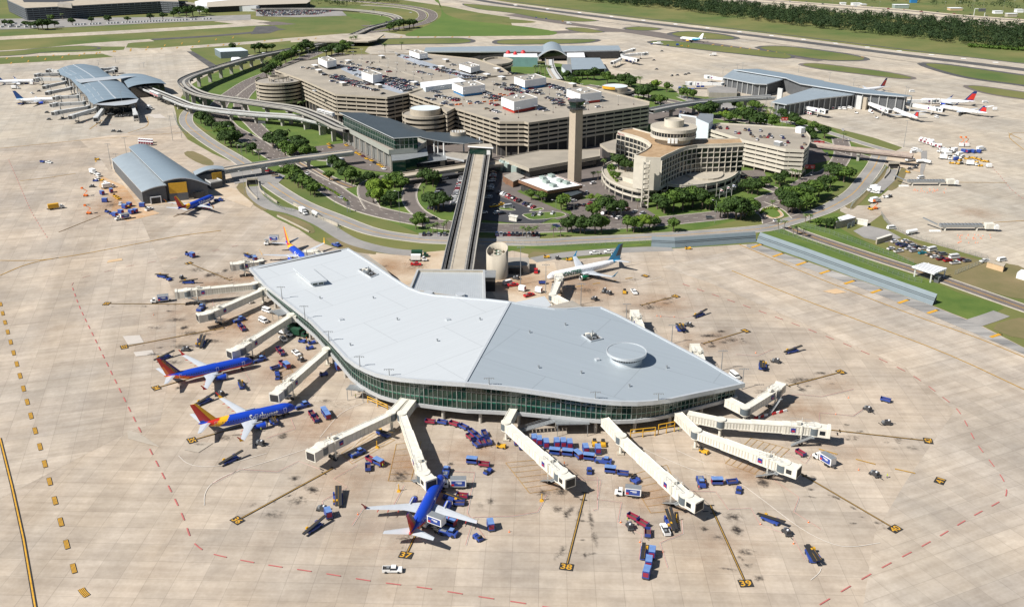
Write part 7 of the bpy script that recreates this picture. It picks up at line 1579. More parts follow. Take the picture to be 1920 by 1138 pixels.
S = """co 807 793 10 1;cb 830 794 10 2;co 852 797 9 3;cb 870 803 8 4;cb 886 813 7 6;co 882 822 7 6;cb 897 822 7 6;cb 909 816 5 9;cb 894 836 7 6;co 905 833 5 9;cb 916 831 5 9;cc 885 868 10 1;co 908 873 10 1;tg 915 886 6 -4;bx 1002 829 1 6;bx 1011 832 1 6;bx 1024 837 1 6;bx 1044 836 1 6;bx 1056 836 1 6;bx 1068 838 1 6
cc 1040 851 9 1;cc 1064 853 9 1;cc 1084 857 6 5;cc 1104 861 9 1;bx 1098 847 2 6;bx 969 831 1 6;bx 978 839 1 6;bx 1121 848 1 6;pt 1131 866 7 1;ct 1183 929 -9 -1;tg 1105 885 0 -5;cc 1144 885 9 1;cb 1168 890 9 1;tg 1190 903 6 4;tg 1193 900 4 5;pt 1314 906 2 7;cc 1344 907 9 0;cb 1372 906 9 -1;tg 1385 921 1 -6;co 1501 852 8 5;ty 1115 833 1 6;ty 1131 834 1 6;ty 940 838 6 1
co 1187 972 8 4;co 1205 984 8 4;co 1214 1002 0 9;bl 1207 1041 -1 9;bx 1222 1042 -1 7;bx 1216 1060 -1 7;bx 1212 1079 -2 7;bl 1260 979 -3 -9;bl 1254 982 -4 -9;pk 1247 995 -4 -9;bl 1446 978 9 4;gp 1475 1000 5 6;bl 1526 1044 5 9;bl 1520 1046 4 9;gp 1181 989 2 4
bl 305 520 9 2;tg 317 525 6 3;gp 341 522 3 3;bl 355 531 9 0;ct 304 566 -9 1;pt 377 580 3 -3;bl 422 544 9 -1;pk 466 566 -6 -3;vn 501 584 6 2;vn 494 603 8 4;pt 448 602 7 -2;cb 451 613 4 5;co 456 619 4 5;bl 374 645 3 -6;bl 380 646 3 -6;gp 349 657 5 0;bl 309 672 9 -3;co 523 658 4 6;co 529 665 4 6;pk 556 664 8 6
gp 565 676 3 2;pt 486 677 7 -2;co 530 684 6 5;cc 538 689 6 5;cb 516 692 7 -2;tg 520 701 1 5;tg 521 709 1 -5;tg 567 641 6 1;tg 585 644 6 -1;tg 581 654 6 -1;gt 556 629 6 1;gt 549 618 6 1;bt 532 626 6 2;pk 531 637 -5 -5;bl 453 725 3 8;bl 385 754 9 -4;gp 415 740 3 2;pt 567 763 7 -2;bx 634 692 4 5;tg 607 703 5 -1;tg 632 681 2 5
co 585 779 4 6;co 592 789 4 6;cc 609 776 4 6;cc 614 783 4 6;bl 515 792 4 9;bl 510 790 4 9;bl 434 864 9 -4;gp 489 833 4 1;pt 670 852 7 -3;co 695 864 7 4;cc 710 871 8 4;cb 690 879 0 8;bl 720 816 9 4;bl 631 937 0 -9;bl 637 937 0 -9;gp 605 956 5 1;bx 616 968 3 7;bl 590 991 9 -6
pk 736 1070 10 0;pt 836 888 2 -7;ct 856 913 -9 0;co 867 932 9 1;cb 860 946 9 0;bl 845 936 -8 -2;cl 816 993 -8 -3;cc 844 984 8 3;pt 841 1001 8 2;bx 920 990 2 7;tg 896 1010 -5 -4;bl 731 880 0 0
ty 1171 549 0 3;pk 1189 549 4 5;bl 1312 592 8 -3;bl 1279 617 4 8;bl 1273 618 4 8;gp 1291 611 5 1;bl 1486 660 9 -2;bl 1432 689 0 8;bl 1427 689 0 8;gp 1455 679 5 1;vn 1377 706 5 4;cb 1660 752 8 2;gp 1627 769 5 3;ct 1548 868 -8 -5;gp 1640 891 5 3;gp 1662 795 1 0
pk 1115 476 -8 0;pk 1142 474 -8 0;cb 1017 532 9 0;pr 1005 510 0 3;gp 1115 562 5 2;gp 1142 551 5 2;gp 1133 547 3 -3;vn 952 532 8 -2;pr 962 536 8 -1;pr 992 555 8 -2;bw 979 545 5 1;bw 1010 548 5 1;pr 780 497 8 0;bt 782 489 8 0;gt 784 481 8 0;gp 968 523 5 1;ty 1067 488 5 0;ty 1025 483 5 0;gp 1045 485 2 4;ty 1290 467 3 0
pk 92 306 8 1;cb 80 305 8 1;yt 103 392 7 -1;lf 161 368 1 0;lf 167 401 1 0;bt 202 353 7 -1;bx 192 365 5 2;bx 209 361 2 2;bx 197 379 5 0;py 221 373 5 3;ty 216 369 5 2;pk 226 384 -2 6;bx 234 391 5 1;ty 240 388 5 1;bx 243 387 4 1;bx 267 388 4 0;pk 280 394 6 -2;tw 276 392 4 -3;bx 246 401 4 1;bx 254 399 4 1;bx 216 406 4 1;bx 227 401 5 1;ct 233 411 -6 1;tg 201 398 3 1;tg 209 402 3 1;pt 410 377 6 0
tg 352 478 4 2;bx 361 482 5 2;vn 185 331 6 3;vn 199 346 6 3;pk 184 338 6 2;bt 175 326 6 2;tg 179 340 3 0;ty 190 339 5 0;yp 180 303 3 0;ty 182 300 5 0;cl 513 459 -7 0;bl 466 482 6 3;cc 478 488 5 4;gp 491 490 4 1;pt 631 461 6 2;gp 173 351 1 0;yp 707 838 1 0;yp 748 920 1 0;yp 1016 938 1 0;yp 1268 976 1 0
ct 168 262 0 0;tk 592 405 5 3;bt 568 400 5 3;bx 1490 870 0 0;ty 1320 848 5 2;pl 667 745 1 0;pl 859 935 1 0;po 868 934 1 0;po 1058 872 1 0;po 1310 917 1 0;po 1322 908 1 0;pl 553 745 1 0;pl 1176 978 1 0;pl 1272 808 1 0;pl 1663 895 1 0;pl 490 808 1 0;po 575 638 1 0;pl 718 876 1 0;po 489 666 1 0;po 496 667 1 0;pl 565 673 1 0
cn 453 871 0 0;cn 1164 978 1 0;cn 1426 982 1 0;cn 288 590 1 0;cn 372 559 1 0;cn 671 963 1 0;cn 955 996 1 0;cn 1243 1034 1 0;cn 1200 1015 1 0;cn 1516 978 1 0;cn 1488 1018 1 0;cn 1610 880 1 0;cn 1567 776 1 0;cn 1591 745 1 0;cn 1417 661 1 0;cn 1239 593 1 0;cn 1232 592 1 0;cn 1264 594 1 0
rb 1421 783 7 -2;rb 1432 780 7 -2;rb 1455 775 7 -2;rb 1468 772 7 -2;tg 98 200 4 1;bw 60 159 4 0;bx 50 158 4 0;bw 42 157 4 0;bl 40 196 5 0;bt 28 167 7 0;tg 70 154 4 0;pk 60 176 5 2;gp 73 172 3 0;gp 92 225 3 0;gp 88 212 3 0;vn 48 195 5 0;bw 54 195 4 0;bt 280 205 5 1;bx 240 208 5 0;pk 207 215 5 0;gp 219 220 3 0;gp 227 220 3 0;gp 234 219 3 0;gp 240 219 3 0;gp 213 247 3 0;gp 224 248 4 0
vn 1620 195 5 1;tw 1635 213 5 1;bw 1632 211 5 1;tw 1606 213 5 1;vn 1710 173 5 0;vn 1756 221 5 2;vn 1847 193 4 0;bw 1865 207 4 0;vn 1573 205 5 1;vn 1583 205 5 1;vn 1594 204 5 1;bw 1560 205 5 2;tw 1644 222 5 1;bt 1690 203 5 1;bt 1338 105 -6 0;gp 1241 97 5 0;gp 1231 131 5 0;gp 1226 114 5 0;bx 1175 115 4 0;bx 1183 116 4 0;bx 1190 117 4 0;gp 1260 143 4 -1;gp 1270 142 4 0;gp 1285 141 4 0;gp 1291 139 4 0
bx 1275 168 4 1;bx 1283 169 4 1;bx 1291 170 4 1;bx 1299 171 4 1;bx 1309 164 4 0;bx 1317 164 4 0;tk 1229 84 4 0;tg 1222 84 4 0;bt 1236 84 4 0;tg 1252 86 4 0;ty 1278 87 4 0;ty 1290 88 4 0;bx 1270 86 4 0;ty 1055 41 4 0;bt 1066 46 4 0;tg 1005 34 4 0;tg 1024 36 4 0"""
for ent in S.replace('\n', ';').split(';'):
    k, *v = ent.split(); v = [float(q) for q in v]
    if v[2] == 0 and v[3] == 0: continue
    place(k, *v)
# stored white equipment on the right and behind the left building
rg = random.Random(11)
for i in range(12): place('bw', 262 + (i % 6) * 4.6, 266 + (i // 6) * 4.5 + (i % 6) * .35, 1, 3)
for row in ((1488,206,1519,216,8), (1725,266,1760,278,6), (1727,264,1748,268,4)):
    for k in range(row[4]): f = k / (row[4] - 1); place('bw', row[0] + (row[2] - row[0]) * f, row[1] + (row[3] - row[1]) * f, 3, 3)
for k_, x, y in (('bt',1745,272),('tk',1756,276),('bt',1770,287),('bt',1775,293),('bt',1788,286),('pk',1768,280),('tw',1783,280),('bt',1797,294),('vn',1803,296),('bx',1806,286),('bx',1815,287),('bx',1824,287),('bx',1835,287),('bt',1838,283),('bt',1770,299),('bx',1792,301),('ty',1800,302),('ty',1812,299),('ty',1820,297),('ty',1828,298),('ty',1836,300),('ty',1818,304),('ty',1830,305),('ty',1842,303),('ty',1850,304),('bt',1820,310),
    ('ty',1838,312),('bw',1854,314),('lf',1803,271),('lf',1812,270),('bw',1802,275),('bw',1812,275),('ty',1784,307),('ty',1795,308),('gp',1802,308),('tk',1727,306),('tk',1737,307),('bt',1705,303),('vn',1715,282),('vn',1722,285),('vn',1712,287),('ty',1702,324),('bt',1641,359),('bt',1637,357),('pk',1641,362),('tw',1660,371),('bt',1639,380),('vn',1636,378),('lf',1641,392),('ty',1632,393),('vn',1726,335),('tk',1709,439),('vn',1671,429),('gp',1668,370),('gp',1706,318),('gp',1716,316),('vn',1878,489),('pk',1846,491)):
    place(k_, x, y, rg.choice((5, 4, -4)), rg.uniform(-1, 1.5))
for k in range(26): place('cn', rg.uniform(1712, 1775), rg.uniform(354, 362), 1, 0)
for k in range(26): place('cn', rg.uniform(1795, 1860), rg.uniform(440, 456), 1, 0)
for k in range(8): place('cn', rg.uniform(150, 240), rg.uniform(212, 240), 1, 0)
# yellow pipe barriers beside the concourse front
for x0, y0, x1, y1, h in ((1182,822,1228,817,3.4),(1234,815,1264,809,4.0),(690,755,727,771,2.6)):
    a, c = P(x0, y0), P(x1, y1); t = thing('pipe_barrier', 'yellow pipe barrier frame under the glass front', 'barrier', a, 0, 'yellow pipe barriers'); b = MB()
    for z in (h, h * .62): b.tube((0, 0, z), (c.x - a.x, c.y - a.y, z), .16, n=8, m=M['yel'])
    b.build('rail', t); parts('post', t, (lambda q: (q.cyl(0, 0, 0, h + .1, .17, n=8, m=M['yel']), q)[1])(MB()), [(*a.xy, 0, 0), (*c.xy, 0, 0), (*a.lerp(c, .5).xy, 0, 0)])
# ---------------- floodlight masts and street lamps ----------------
def mast(px, py, top, kind, label, grp, z0=0.0):
    g_ = P(px, py, z0); lo, hi = z0, z0 + 60
    for _ in range(30):
        m_ = (lo + hi) / 2
        if W((g_.x, g_.y, m_))[1] > top: lo = m_
        else: hi = m_
    h = max(3, lo - z0); key = ('mast', kind, round(h / 1.5)); h = round(h / 1.5) * 1.5
    if key in PROTO: return dup(PROTO[key], g_, 0, label, grp)
    t = thing('floodlight_mast' if kind != 's' else 'street_lamp', label, 'light pole', g_, 0, grp); PROTO[key] = t; b = MB(); rr_ = .2 if kind == 'f' else .12; b.tube((0, 0, 0), (0, 0, h), rr_, rr_ * .55, 8, M['steel'])
    b.build('pole', t)
    if kind == 'f':
        b = MB(); b.box(0, 0, h - .3, 3.4, .12, .12, M['steel']); b.build('crossbar', t)
        for k in range(5): b = MB(); b.box(-1.6 + k * .8, -.2, h - .5, .34, .34, .34, M['steel'], taper=.05); b.build('lamp_head', t)
    elif kind == 'g':
        for s_ in (-.8, .8): b = MB(); b.box(s_, 0, h - .1, 1.1, .45, .2, M['wht']); b.build('lamp_head', t)
        b = MB(); b.cyl(0, 0, 0, .9, .35, n=8, m=M['rust']); b.build('base', t)
    else:
        b = MB(); b.tube((0, 0, h - .2), (-1.8, 0, h + .3), .07, .05, 6, M['steel']); b.build('arm', t); b = MB(); b.box(-2.2, 0, h + .2, 1.0, .4, .16, M['wht']); b.build('lamp_head', t)
    return t
for x, y, tp in ((478,519,475),(976,534,460),(1023,551,497),(941,524,503),(1089,571,534),(1174,598,566),(1259,645,609),(1352,695,657),(209,317,269),(239,300,259),(324,264,218),(221,316,288),(273,322,291),(303,340,316),(341,260,240),(1694,277,226),(1391,730,690),(270,128,118),(217,118,107),(185,123,112),(1435,205,178),(1608,178,160),(1697,182,162),(1701,182,165),(1555,152,137),(1600,162,147),(1497,137,122),(1355,140,126),(1382,134,120),(1392,133,118),(160,200,176),(192,218,200),(232,212,171)):
    mast(x, y, tp, 'f', 'tall grey floodlight mast ' + min(LM, key=lambda q: (q[0] - x) ** 2 + ((q[1] - y) * 1.5) ** 2)[2], 'floodlight masts round the aprons')
zr_ = lambda x, y: roofpt(x, y).z
for x, y, tp in ((529,561,534),(572,598,575),(617,640,620),(675,688,669),(730,705,694),(917,722,713),(1116,748,732),(1234,751,734)): mast(x, y, tp, 'f', 'short floodlight mast on the front roof edge', 'floodlight masts on the roof edge', zr_(x, y))
for i in range(9):
    for j in range(6):
        x = 545 + i * 33 + j * 17; y = 118 + i * 5.2 + j * -4.0 + (j % 2)
        if y < 104 or (x > 760 and y > 172): continue
        if rg.random() < .75: mast(x, y, y - 19, 'g', 'slim lamp pole on the left garage roof', 'lamp poles on the garage roof', ZG)
for x, y in ((947,216),(972,222),(1005,217),(1037,212),(1067,204),(1103,207),(1130,203),(1159,198),(1188,197),(1042,203),(868,200),(1030,178),(1010,140),(890,160),(925,170),(975,185),(1090,175),(830,180),(870,188),(905,185),(1120,178),(1060,172),(1045,190),(1000,190),(940,165)): mast(x, y, y - 18, 'g', 'slim lamp pole on the right garage roof', 'lamp poles on the garage roof', ZG)
for x, y, tp in ((627,385,347),(750,420,358),(1020,418,395),(1042,408,378),(1163,430,392),(1340,418,377),(530,310,282),(455,300,274),(437,270,236),(964,440,400),(1101,375,347),(961,392,382),(484,377,326),(459,365,324),(702,335,310),(612,300,280),(1437,250,226),(1525,350,330),(1240,212,195),(548,290,262),(386,215,207),(437,232,210),(1076,400,372),(1290,205,185)): mast(x, y, tp, 's', 'grey street lamp beside the terminal roads', 'street lamps')
# ================= parked cars =================
CARCOL = {'white': (.72, .72, .71), 'silver': (.42, .43, .45), 'grey': (.14, .145, .15), 'black': (.018, .018, .022), 'dark blue': (.02, .04, .13), 'red': (.36, .02, .025), 'maroon': (.12, .012, .02), 'tan': (.33, .27, .19), 'yellow': (.72, .40, .01), 'teal': (.02, .25, .30)}
for k, v in CARCOL.items(): M['car_' + k] = mat('car_paint_' + k.replace(' ', '_'), v, .25, .1, spec=.7)
CM = {}
def carmesh(col, kind):
    if (col, kind) in CM: return CM[(col, kind)]
    m = M['car_' + col]; b = MB()
    if kind == 'sedan': b.box(0, 0, .3, 4.6, 1.8, .62, m, taper=.1); b.box(-.15, 0, .92, 2.7, 1.62, .5, M['win'], mt=m, taper=.18, tx=.55)
    elif kind == 'suv': b.box(0, 0, .35, 4.7, 1.9, .75, m, taper=.08); b.box(-.35, 0, 1.1, 3.5, 1.75, .62, M['win'], mt=m, taper=.16, tx=.4)
    elif kind == 'pickup': b.box(0, 0, .4, 5.6, 1.95, .6, m, taper=.05); b.box(.5, 0, 1.0, 2.0, 1.75, .72, M['win'], mt=m, taper=.15, tx=.35); b.box(-1.7, 0, 1.01, 1.9, 1.6, .02, M['dark'])
    else: b.box(0, 0, .4, 5.8, 2.1, 1.0, m, taper=.05); b.box(-.3, 0, 1.4, 5.0, 2.0, 1.1, m, taper=.12); b.box(-.3, 0, 1.6, 5.05, 2.04, .45, M['win'], taper=.05)
    for x in (-1.35, 1.4):
        for y in (-.85, .85): b.tube((x, y - .1, .34), (x, y + .1, .34), .34, n=10, m=M['tyre'])
    if kind != 'van': 
        for y in (-.6, .6): b.box(2.28 if kind != 'pickup' else 2.78, y, .6, .1, .35, .16, M['whtb']); b.box(-2.28 if kind != 'pickup' else -2.78, y, .6, .1, .3, .14, M['redp'])
    CM[(col, kind)] = b; return b
cars = []; rc2 = random.Random(21)
PAL = ['white'] * 7 + ['silver'] * 5 + ['grey'] * 4 + ['black'] * 5 + ['dark blue'] * 3 + ['red'] * 3 + ['maroon'] * 2 + ['tan'] * 2
def car(px, py, z, ang, where, col=None, kind=None): cars.append((P(px, py, z + .02 if z else .2), ang, where, col or rc2.choice(PAL), kind or rc2.choice(('sedan', 'sedan', 'suv', 'suv', 'pickup')), py))
def row(x0, y0, x1, y1, z, ang, where, prob=.9, step=2.8, pal=None):
    a, c = P(x0, y0, z), P(x1, y1, z); n = int((c - a).length / step)
    for k in range(n + 1):
        if rc2.random() > min(.95, prob + .1): continue
        p = a.lerp(c, k / max(1, n)); px, py = W(p); car(px, py, z, ang + rc2.uniform(-.03, .03) + (math.pi if rc2.random() < .4 else 0), where, rc2.choice(pal) if pal else None)
VA = UA + math.pi / 2
wl_, wr_ = 'on the left garage roof', 'on the right garage roof'
for r_ in ((622,147,672,159,.8),(629,145,690,160,.85),(668,162,706,171,.85),(650,157,672,163,.6),(722,150,778,166,.9),(718,153,772,169,.85),(738,148,786,161,.8),(726,158,760,172,.7),(636,124,664,130,.8),(664,128,686,134,.6),(648,130,664,134,.5),(664,141,700,147,.5),(785,136,812,142,.4),(690,118,720,124,.15),(820,132,858,140,.6),(826,135,870,143,.7),(868,144,910,148,.8),(860,149,905,151,.5),(742,104,766,110,.2),(620,140,650,147,.25),(880,120,900,126,.25),(560,127,590,131,.15),(610,150,640,158,.3),(690,128,730,136,.3),(640,118,680,126,.3),(700,140,740,150,.35),(750,150,800,160,.45),(800,125,850,133,.4),(840,122,880,128,.35),(760,120,800,127,.3),(600,140,630,146,.3),(728,148,770,158,.6),(905,138,940,146,.4),(940,136,990,144,.3),(716,156,768,171,.7)):
    row(*r_[:4], ZG, VA, wl_, r_[4])
for r_ in ((800,170,826,176,.6),(806,178,838,184,.4),(818,182,858,188,.85),(838,187,862,191,.7),(905,176,938,184,.7),(910,184,940,189,.8),(922,196,932,199,.8),(905,203,935,212,.8),(940,165,972,170,.5),(950,169,990,177,.75),(988,172,1016,178,.85),(996,168,1012,172,.6),(1030,160,1066,170,.85),(1034,165,1062,172,.85),(1020,158,1034,162,.5),(1026,185,1052,189,.85),(1034,189,1054,194,.7),(1044,178,1064,184,.8),(1076,184,1080,188,.5),(1008,206,1024,209,.4),(830,196,850,200,.5),(1120,182,1132,186,.5),(800,186,840,194,.4),(870,190,905,196,.35),(930,160,960,165,.4),(1060,176,1080,180,.5),(1070,164,1110,172,.3),(960,178,1000,184,.4),(975,190,1010,196,.3),(1040,196,1060,200,.4),(945,158,980,166,.5)):
    row(*r_[:4], ZG, VA, wr_, r_[4])
car(1094,207,ZG,UA - 1.5,wr_,'white','pickup'); car(1099,196,ZG,UA - 1.5,wr_,'white','suv'); car(1121,202,ZG,VA,wr_,'white','suv'); car(1020,206,ZG,UA-1.5,wr_,'black','sedan'); car(930,225,ZG,VA,wr_,'black','suv'); car(590,172,ZG,UA,wl_,'white','pickup'); car(718,177,ZG,UA-1.4,wl_,'black','sedan')
for x, y in ((395,298),(443,295),(483,308),(560,310),(655,362),(697,367),(762,328),(805,335),(935,340),(825,377),(848,400),(935,407),(977,410),(1020,410),(1037,388),(1060,413),(1167,403),(1190,420),(1240,470),(1210,497),(1410,402),(1430,490),(1398,533),(897,440)): car(1270 + x / 6, 190 + y / 6, zs_, R(75) + rc2.uniform(-.2, .2), 'on the short stay garage roof')
for x, y in ((920,870),(978,890),(950,818),(985,838),(1020,848),(1025,812),(1060,825),(1055,870),(1085,850),(1090,888),(1120,860),(1155,903),(1165,870),(1208,915),(1228,883),(1247,932),(1270,903),(1298,948),(1310,913),(1345,960),(1395,938),(1402,978),(1452,953),(1490,963)): car(1440 + x / 4, 250 + y / 4, 0, R(20) + rc2.uniform(-.1, .1), 'in the gravel car park', kind='van' if x in (1228, 1395) else None, col='white' if x in (1228, 1395, 978, 1247) else ('teal' if x == 1155 else None))
for k in range(11): car(932 + k * 7.5, 441, 0, R(90), 'in the row right of the straight guideway', ['dark blue','silver','black','red','black','black','black','grey','white','red','black'][k])
for x, c_ in ((795,'black'),(804,'grey'),(823,'silver'),(834,'grey')): car(x, 441, 0, R(90), 'in the row left of the straight guideway', c_)
row(937, 363, 1000, 390, 0, R(62), 'in the black car park below the tower', .95, 3.1); row(1001, 404, 1036, 401, 0, R(70), 'in the black car park below the tower', .95, 3.2, ['white', 'silver', 'grey']); row(868, 331, 850, 384, 0, R(8), 'beside the straight guideway', .95, 3.0, ['white', 'white', 'silver', 'red', 'white']); row(926, 322, 916, 372, 0, R(8), 'in the guideway shadow', .6, 3.2)
for x, y, c_, k_ in ((938,385,'yellow','pickup'),(926,388,'yellow','pickup'),(953,390,'silver','van'),(932,401,'white','suv'),(941,402,'black','suv'),(907,400,'white','sedan'),(825,358,'black','suv'),(822,363,'silver','suv'),(830,343,'black','sedan'),(834,336,'silver','suv')): car(x, y, 0, R(25), 'in the black car park below the tower' if x > 870 else 'under the tree left of the guideway', c_, k_)
for x, y, c_ in ((1068,392,'dark blue'),(1078,390,'black'),(1083,387,'black'),(1095,386,'black'),(1106,383,'red'),(1075,379,'white'),(1132,402,'silver'),(1140,400,'dark blue'),(1150,406,'silver'),(1176,394,'maroon'),(1190,398,'white'),(1205,402,'silver'),(1160,410,'white'),(1100,362,'silver'),(1112,345,'white')): car(x, y, 0, R(60) + rc2.uniform(-.5, .5), 'in the car park in front of the hotel', c_)
for x, y, c_ in ((668,288,'yellow'),(674.5,291,'yellow'),(681,294.5,'maroon'),(688,299,'yellow'),(697,302.5,'yellow'),(703,307,'black'),(711,310.5,'yellow'),(717.5,314.5,'yellow'),(617,272,'yellow'),(622,275,'black'),(619,278,'yellow'),(650,274,'yellow')): car(x, y, 0, R(-52), 'in the taxi rank beside the station', c_, 'sedan')
row(1356, 205, 1393, 211, 0, R(70), 'on the lot behind the short stay garage', .95, 3.4); row(1215, 212, 1260, 210, 0, R(70), 'on the lot right of the long garage', .5, 3.6); row(1250, 206, 1290, 214, 0, R(70), 'on the lot right of the long garage', .5, 3.6)
for x, y in ((496,317),(503,322),(510,326),(517,331),(524,335)): car(x, y, 0, R(-10), 'in the short row under the guideway bridge')
for x, y, a_ in ((811,411,-12),(1457,416,10),(477,264,-45),(420,240,-40),(720,318,-40),(880,300,5),(1042,426,0),(575,327,-45),(470,255,-50),(1550,290,80),(1580,245,80),(715,30,60),(725,42,40),(700,20,0),(770,25,0),(1400,402,20),(640,372,-40),(1330,410,8)): car(x, y, 0, R(a_), 'driving on the terminal roads')
for k in range(4): car(1385 + k * 9, 330 + k * 2, 0, R(30), 'by the right side of the hotel')
for k in range(6): car(1140 + k * 6, 350 + k * 3, 0, R(80), 'under the curved hotel terrace')
for k in range(46):
    x = 142 + k * 5.6
    if rc2.random() < .85: car(x, 48 - (x - 142) * .045, 0, R(70), 'in the white van row at the top left', 'white', 'van')
for k in range(14): car(4 + k * 5, 52 - (k % 3) * 3, 0, R(70), 'in the white van row at the top left', 'white', 'van')
for j in range(7): row(482 + j * 2, 22 + j * 1.5, 632 - j * 6, 20 + j * 1.3, 0, R(85), 'in the crowded far lot', .8, 3.0)
for k in range(16): t_ = k / 15; car(1450 + 460 * t_, 6 + 37 * t_ + (k % 2) * 1.2, 0, R(-8), 'on the far highway', rc2.choice(['white', 'black', 'grey', 'red']))
rest = MB(); cars.sort(key=lambda c: -c[5]); far_c = [c for c in cars if c[2] in ('in the crowded far lot', 'on the far highway')]; near_c = [c for c in cars if c not in far_c]; near_c, more = near_c[:300], near_c[300:]
for c, a, wh, col, kd, py in near_c:
    o = PROTO.get(('car', col, kd)); lab = '%s %s %s' % (col, {'sedan': 'saloon car', 'suv': 'estate car', 'pickup': 'pickup', 'van': 'van'}[kd], wh)
    if o is None: o = carmesh(col, kd).build('parked_car'); PROTO[('car', col, kd)] = o
    else: o = o.copy(); COL.objects.link(o)
    o.location = c; o.rotation_euler = (0, 0, a); tag(o, lab, 'car', 'cars ' + wh)
for c, a, wh, col, kd, py in far_c + more:
    b = carmesh(col, kd); cs, sn = math.cos(a), math.sin(a); i = len(rest.v); z = c.z if wh != 'on the far highway' else 6.1
    rest.v += [(c.x + v[0] * cs - v[1] * sn, c.y + v[0] * sn + v[1] * cs, z + v[2]) for v in b.v]; rest.f += [tuple(k + i for k in f) for f in b.f]; rest.m += b.m; rest.sm += b.sm
o = rest.build('parked_car'); o['kind'] = 'stuff'
print('cars', len(near_c), len(far_c) + len(more))
# orange road barriers on the garage roof
for k, (x, y) in enumerate(((848,198),(857,197.5),(863,197),(882,195.5),(897,194),(908,192.5),(921,191),(930,190),(937,189),(938,178),(945,179.5),(953,181))):
    c = P(x, y, ZG); key = 'obar'
    if key not in PROTO: t = thing('road_barrier', 'orange and white barrier block on the right garage roof', 'barrier', c, VA, 'barriers on the garage roof'); b = MB(); b.box(0, 0, 0, 3.4, .7, 1.1, M['org'], taper=.12); b.build('body', t); b = MB(); b.box(0, 0, 1.1, 2.8, .3, .2, M['wht']); b.build('cap', t); PROTO[key] = t
    else: dup(PROTO[key], c, VA)
# ================= trees =================
def leafmat(n, a, c): return mat(n, a, .75, c2=c, scale=1.3, detail=3, spec=.25)
LEAF = {'dark': [leafmat('leaf_dark_a', (.016, .036, .007), (.036, .070, .012)), leafmat('leaf_dark_b', (.024, .050, .009), (.052, .092, .017))], 'mid': [leafmat('leaf_mid_a', (.035, .075, .010), (.07, .125, .018)), leafmat('leaf_mid_b', (.055, .10, .014), (.095, .15, .024))], 'light': [leafmat('leaf_light_a', (.07, .13, .010), (.12, .185, .018)), leafmat('leaf_light_b', (.10, .16, .014), (.15, .215, .025))]}
M['bark'] = mat('tree_bark', (.12, .09, .065), .9, var=.3, scale=3); M['palmleaf'] = mat('palm_leaf', (.05, .09, .02), .7, c2=(.10, .14, .03), scale=2); M['palmtrunk'] = mat('palm_trunk', (.20, .16, .12), .9, var=.2, scale=4)
def leaves(b, r, cx, cy, cz, R_, hz, n, size, mats):
    for _ in range(n):
        z = r.uniform(-.75, 1); t = r.uniform(0, 6.28318); q = math.sqrt(max(0, 1 - z * z)); k = r.uniform(.72, 1.04)
        p = Vector((cx + R_ * q * math.cos(t) * k, cy + R_ * q * math.sin(t) * k, cz + hz * z * k)); nrm = Vector((q * math.cos(t) + r.uniform(-.45, .45), q * math.sin(t) + r.uniform(-.45, .45), z + r.uniform(-.3, .5))).normalized()
        u = nrm.orthogonal().normalized(); w = nrm.cross(u); a = r.uniform(0, 6.28); u, w = u * math.cos(a) + w * math.sin(a), w * math.cos(a) - u * math.sin(a); s_ = size * r.uniform(.6, 1.25)
        b.face([p - u * s_ - w * s_ * .6, p + u * s_ * .9 - w * s_ * .7, p + u * s_ + w * s_ * .7, p - u * s_ * .8 + w * s_ * .6], mats[0] if r.random() < .6 else mats[1])
def mk_tree(t, seed, tone):
    """unit tree: crown radius 5 m, height about 9 m"""
    r = random.Random(seed); b = MB(); tr = MB(); tr.tube((0, 0, 0), (.2, .1, 3.2), .38, .26, 8, M['bark'])
    for k in range(15):
        a = r.uniform(0, 6.28); d_ = r.uniform(0, 3.5) if k else 0; z = 5.4 + r.uniform(-1.2, 2.2) * (1 - d_ / 5); R_ = r.uniform(1.3, 2.3)
        c = Vector((d_ * math.cos(a), d_ * math.sin(a) * .95, z)); leaves(b, r, c.x, c.y, c.z, R_, R_ * .8, 84, .42, LEAF[tone]); tr.tube((.15, .08, 2.8), c, .16, .05, 5, M['bark'])
    tr.build('trunk', t); b.build('crown', t)
def mk_palm(t, seed):
    r = random.Random(seed); b = MB(); b.tube((0, 0, 0), (.25, .1, 7.2), .26, .2, 8, M['palmtrunk']); b.build('trunk', t); b = MB()
    for k in range(22):
        a = k * 6.28318 / 22 * 1.0 + r.uniform(-.2, .2); up = r.uniform(-.2, 1.0); L_ = r.uniform(2.0, 2.7); pts = []
        for i in range(5): f = i / 4; pts.append((Vector((.25 + math.cos(a) * L_ * f, .1 + math.sin(a) * L_ * f, 7.2 + up * L_ * f * .8 - 1.7 * f * f)), .42 * (1 - abs(2 * f - .7) * .55)))
        sd = Vector((-math.sin(a), math.cos(a), 0))
        for i in range(4): (p, w0), (q, w1) = pts[i], pts[i + 1]; b.face([p - sd * w0 - Vector((0, 0, .15)), q - sd * w1 - Vector((0, 0, .15)), q, p], M['palmleaf']); b.face([p, q, q + sd * w1 - Vector((0, 0, .15)), p + sd * w0 - Vector((0, 0, .15))], M['palmleaf'])
    b.build('crown', t)
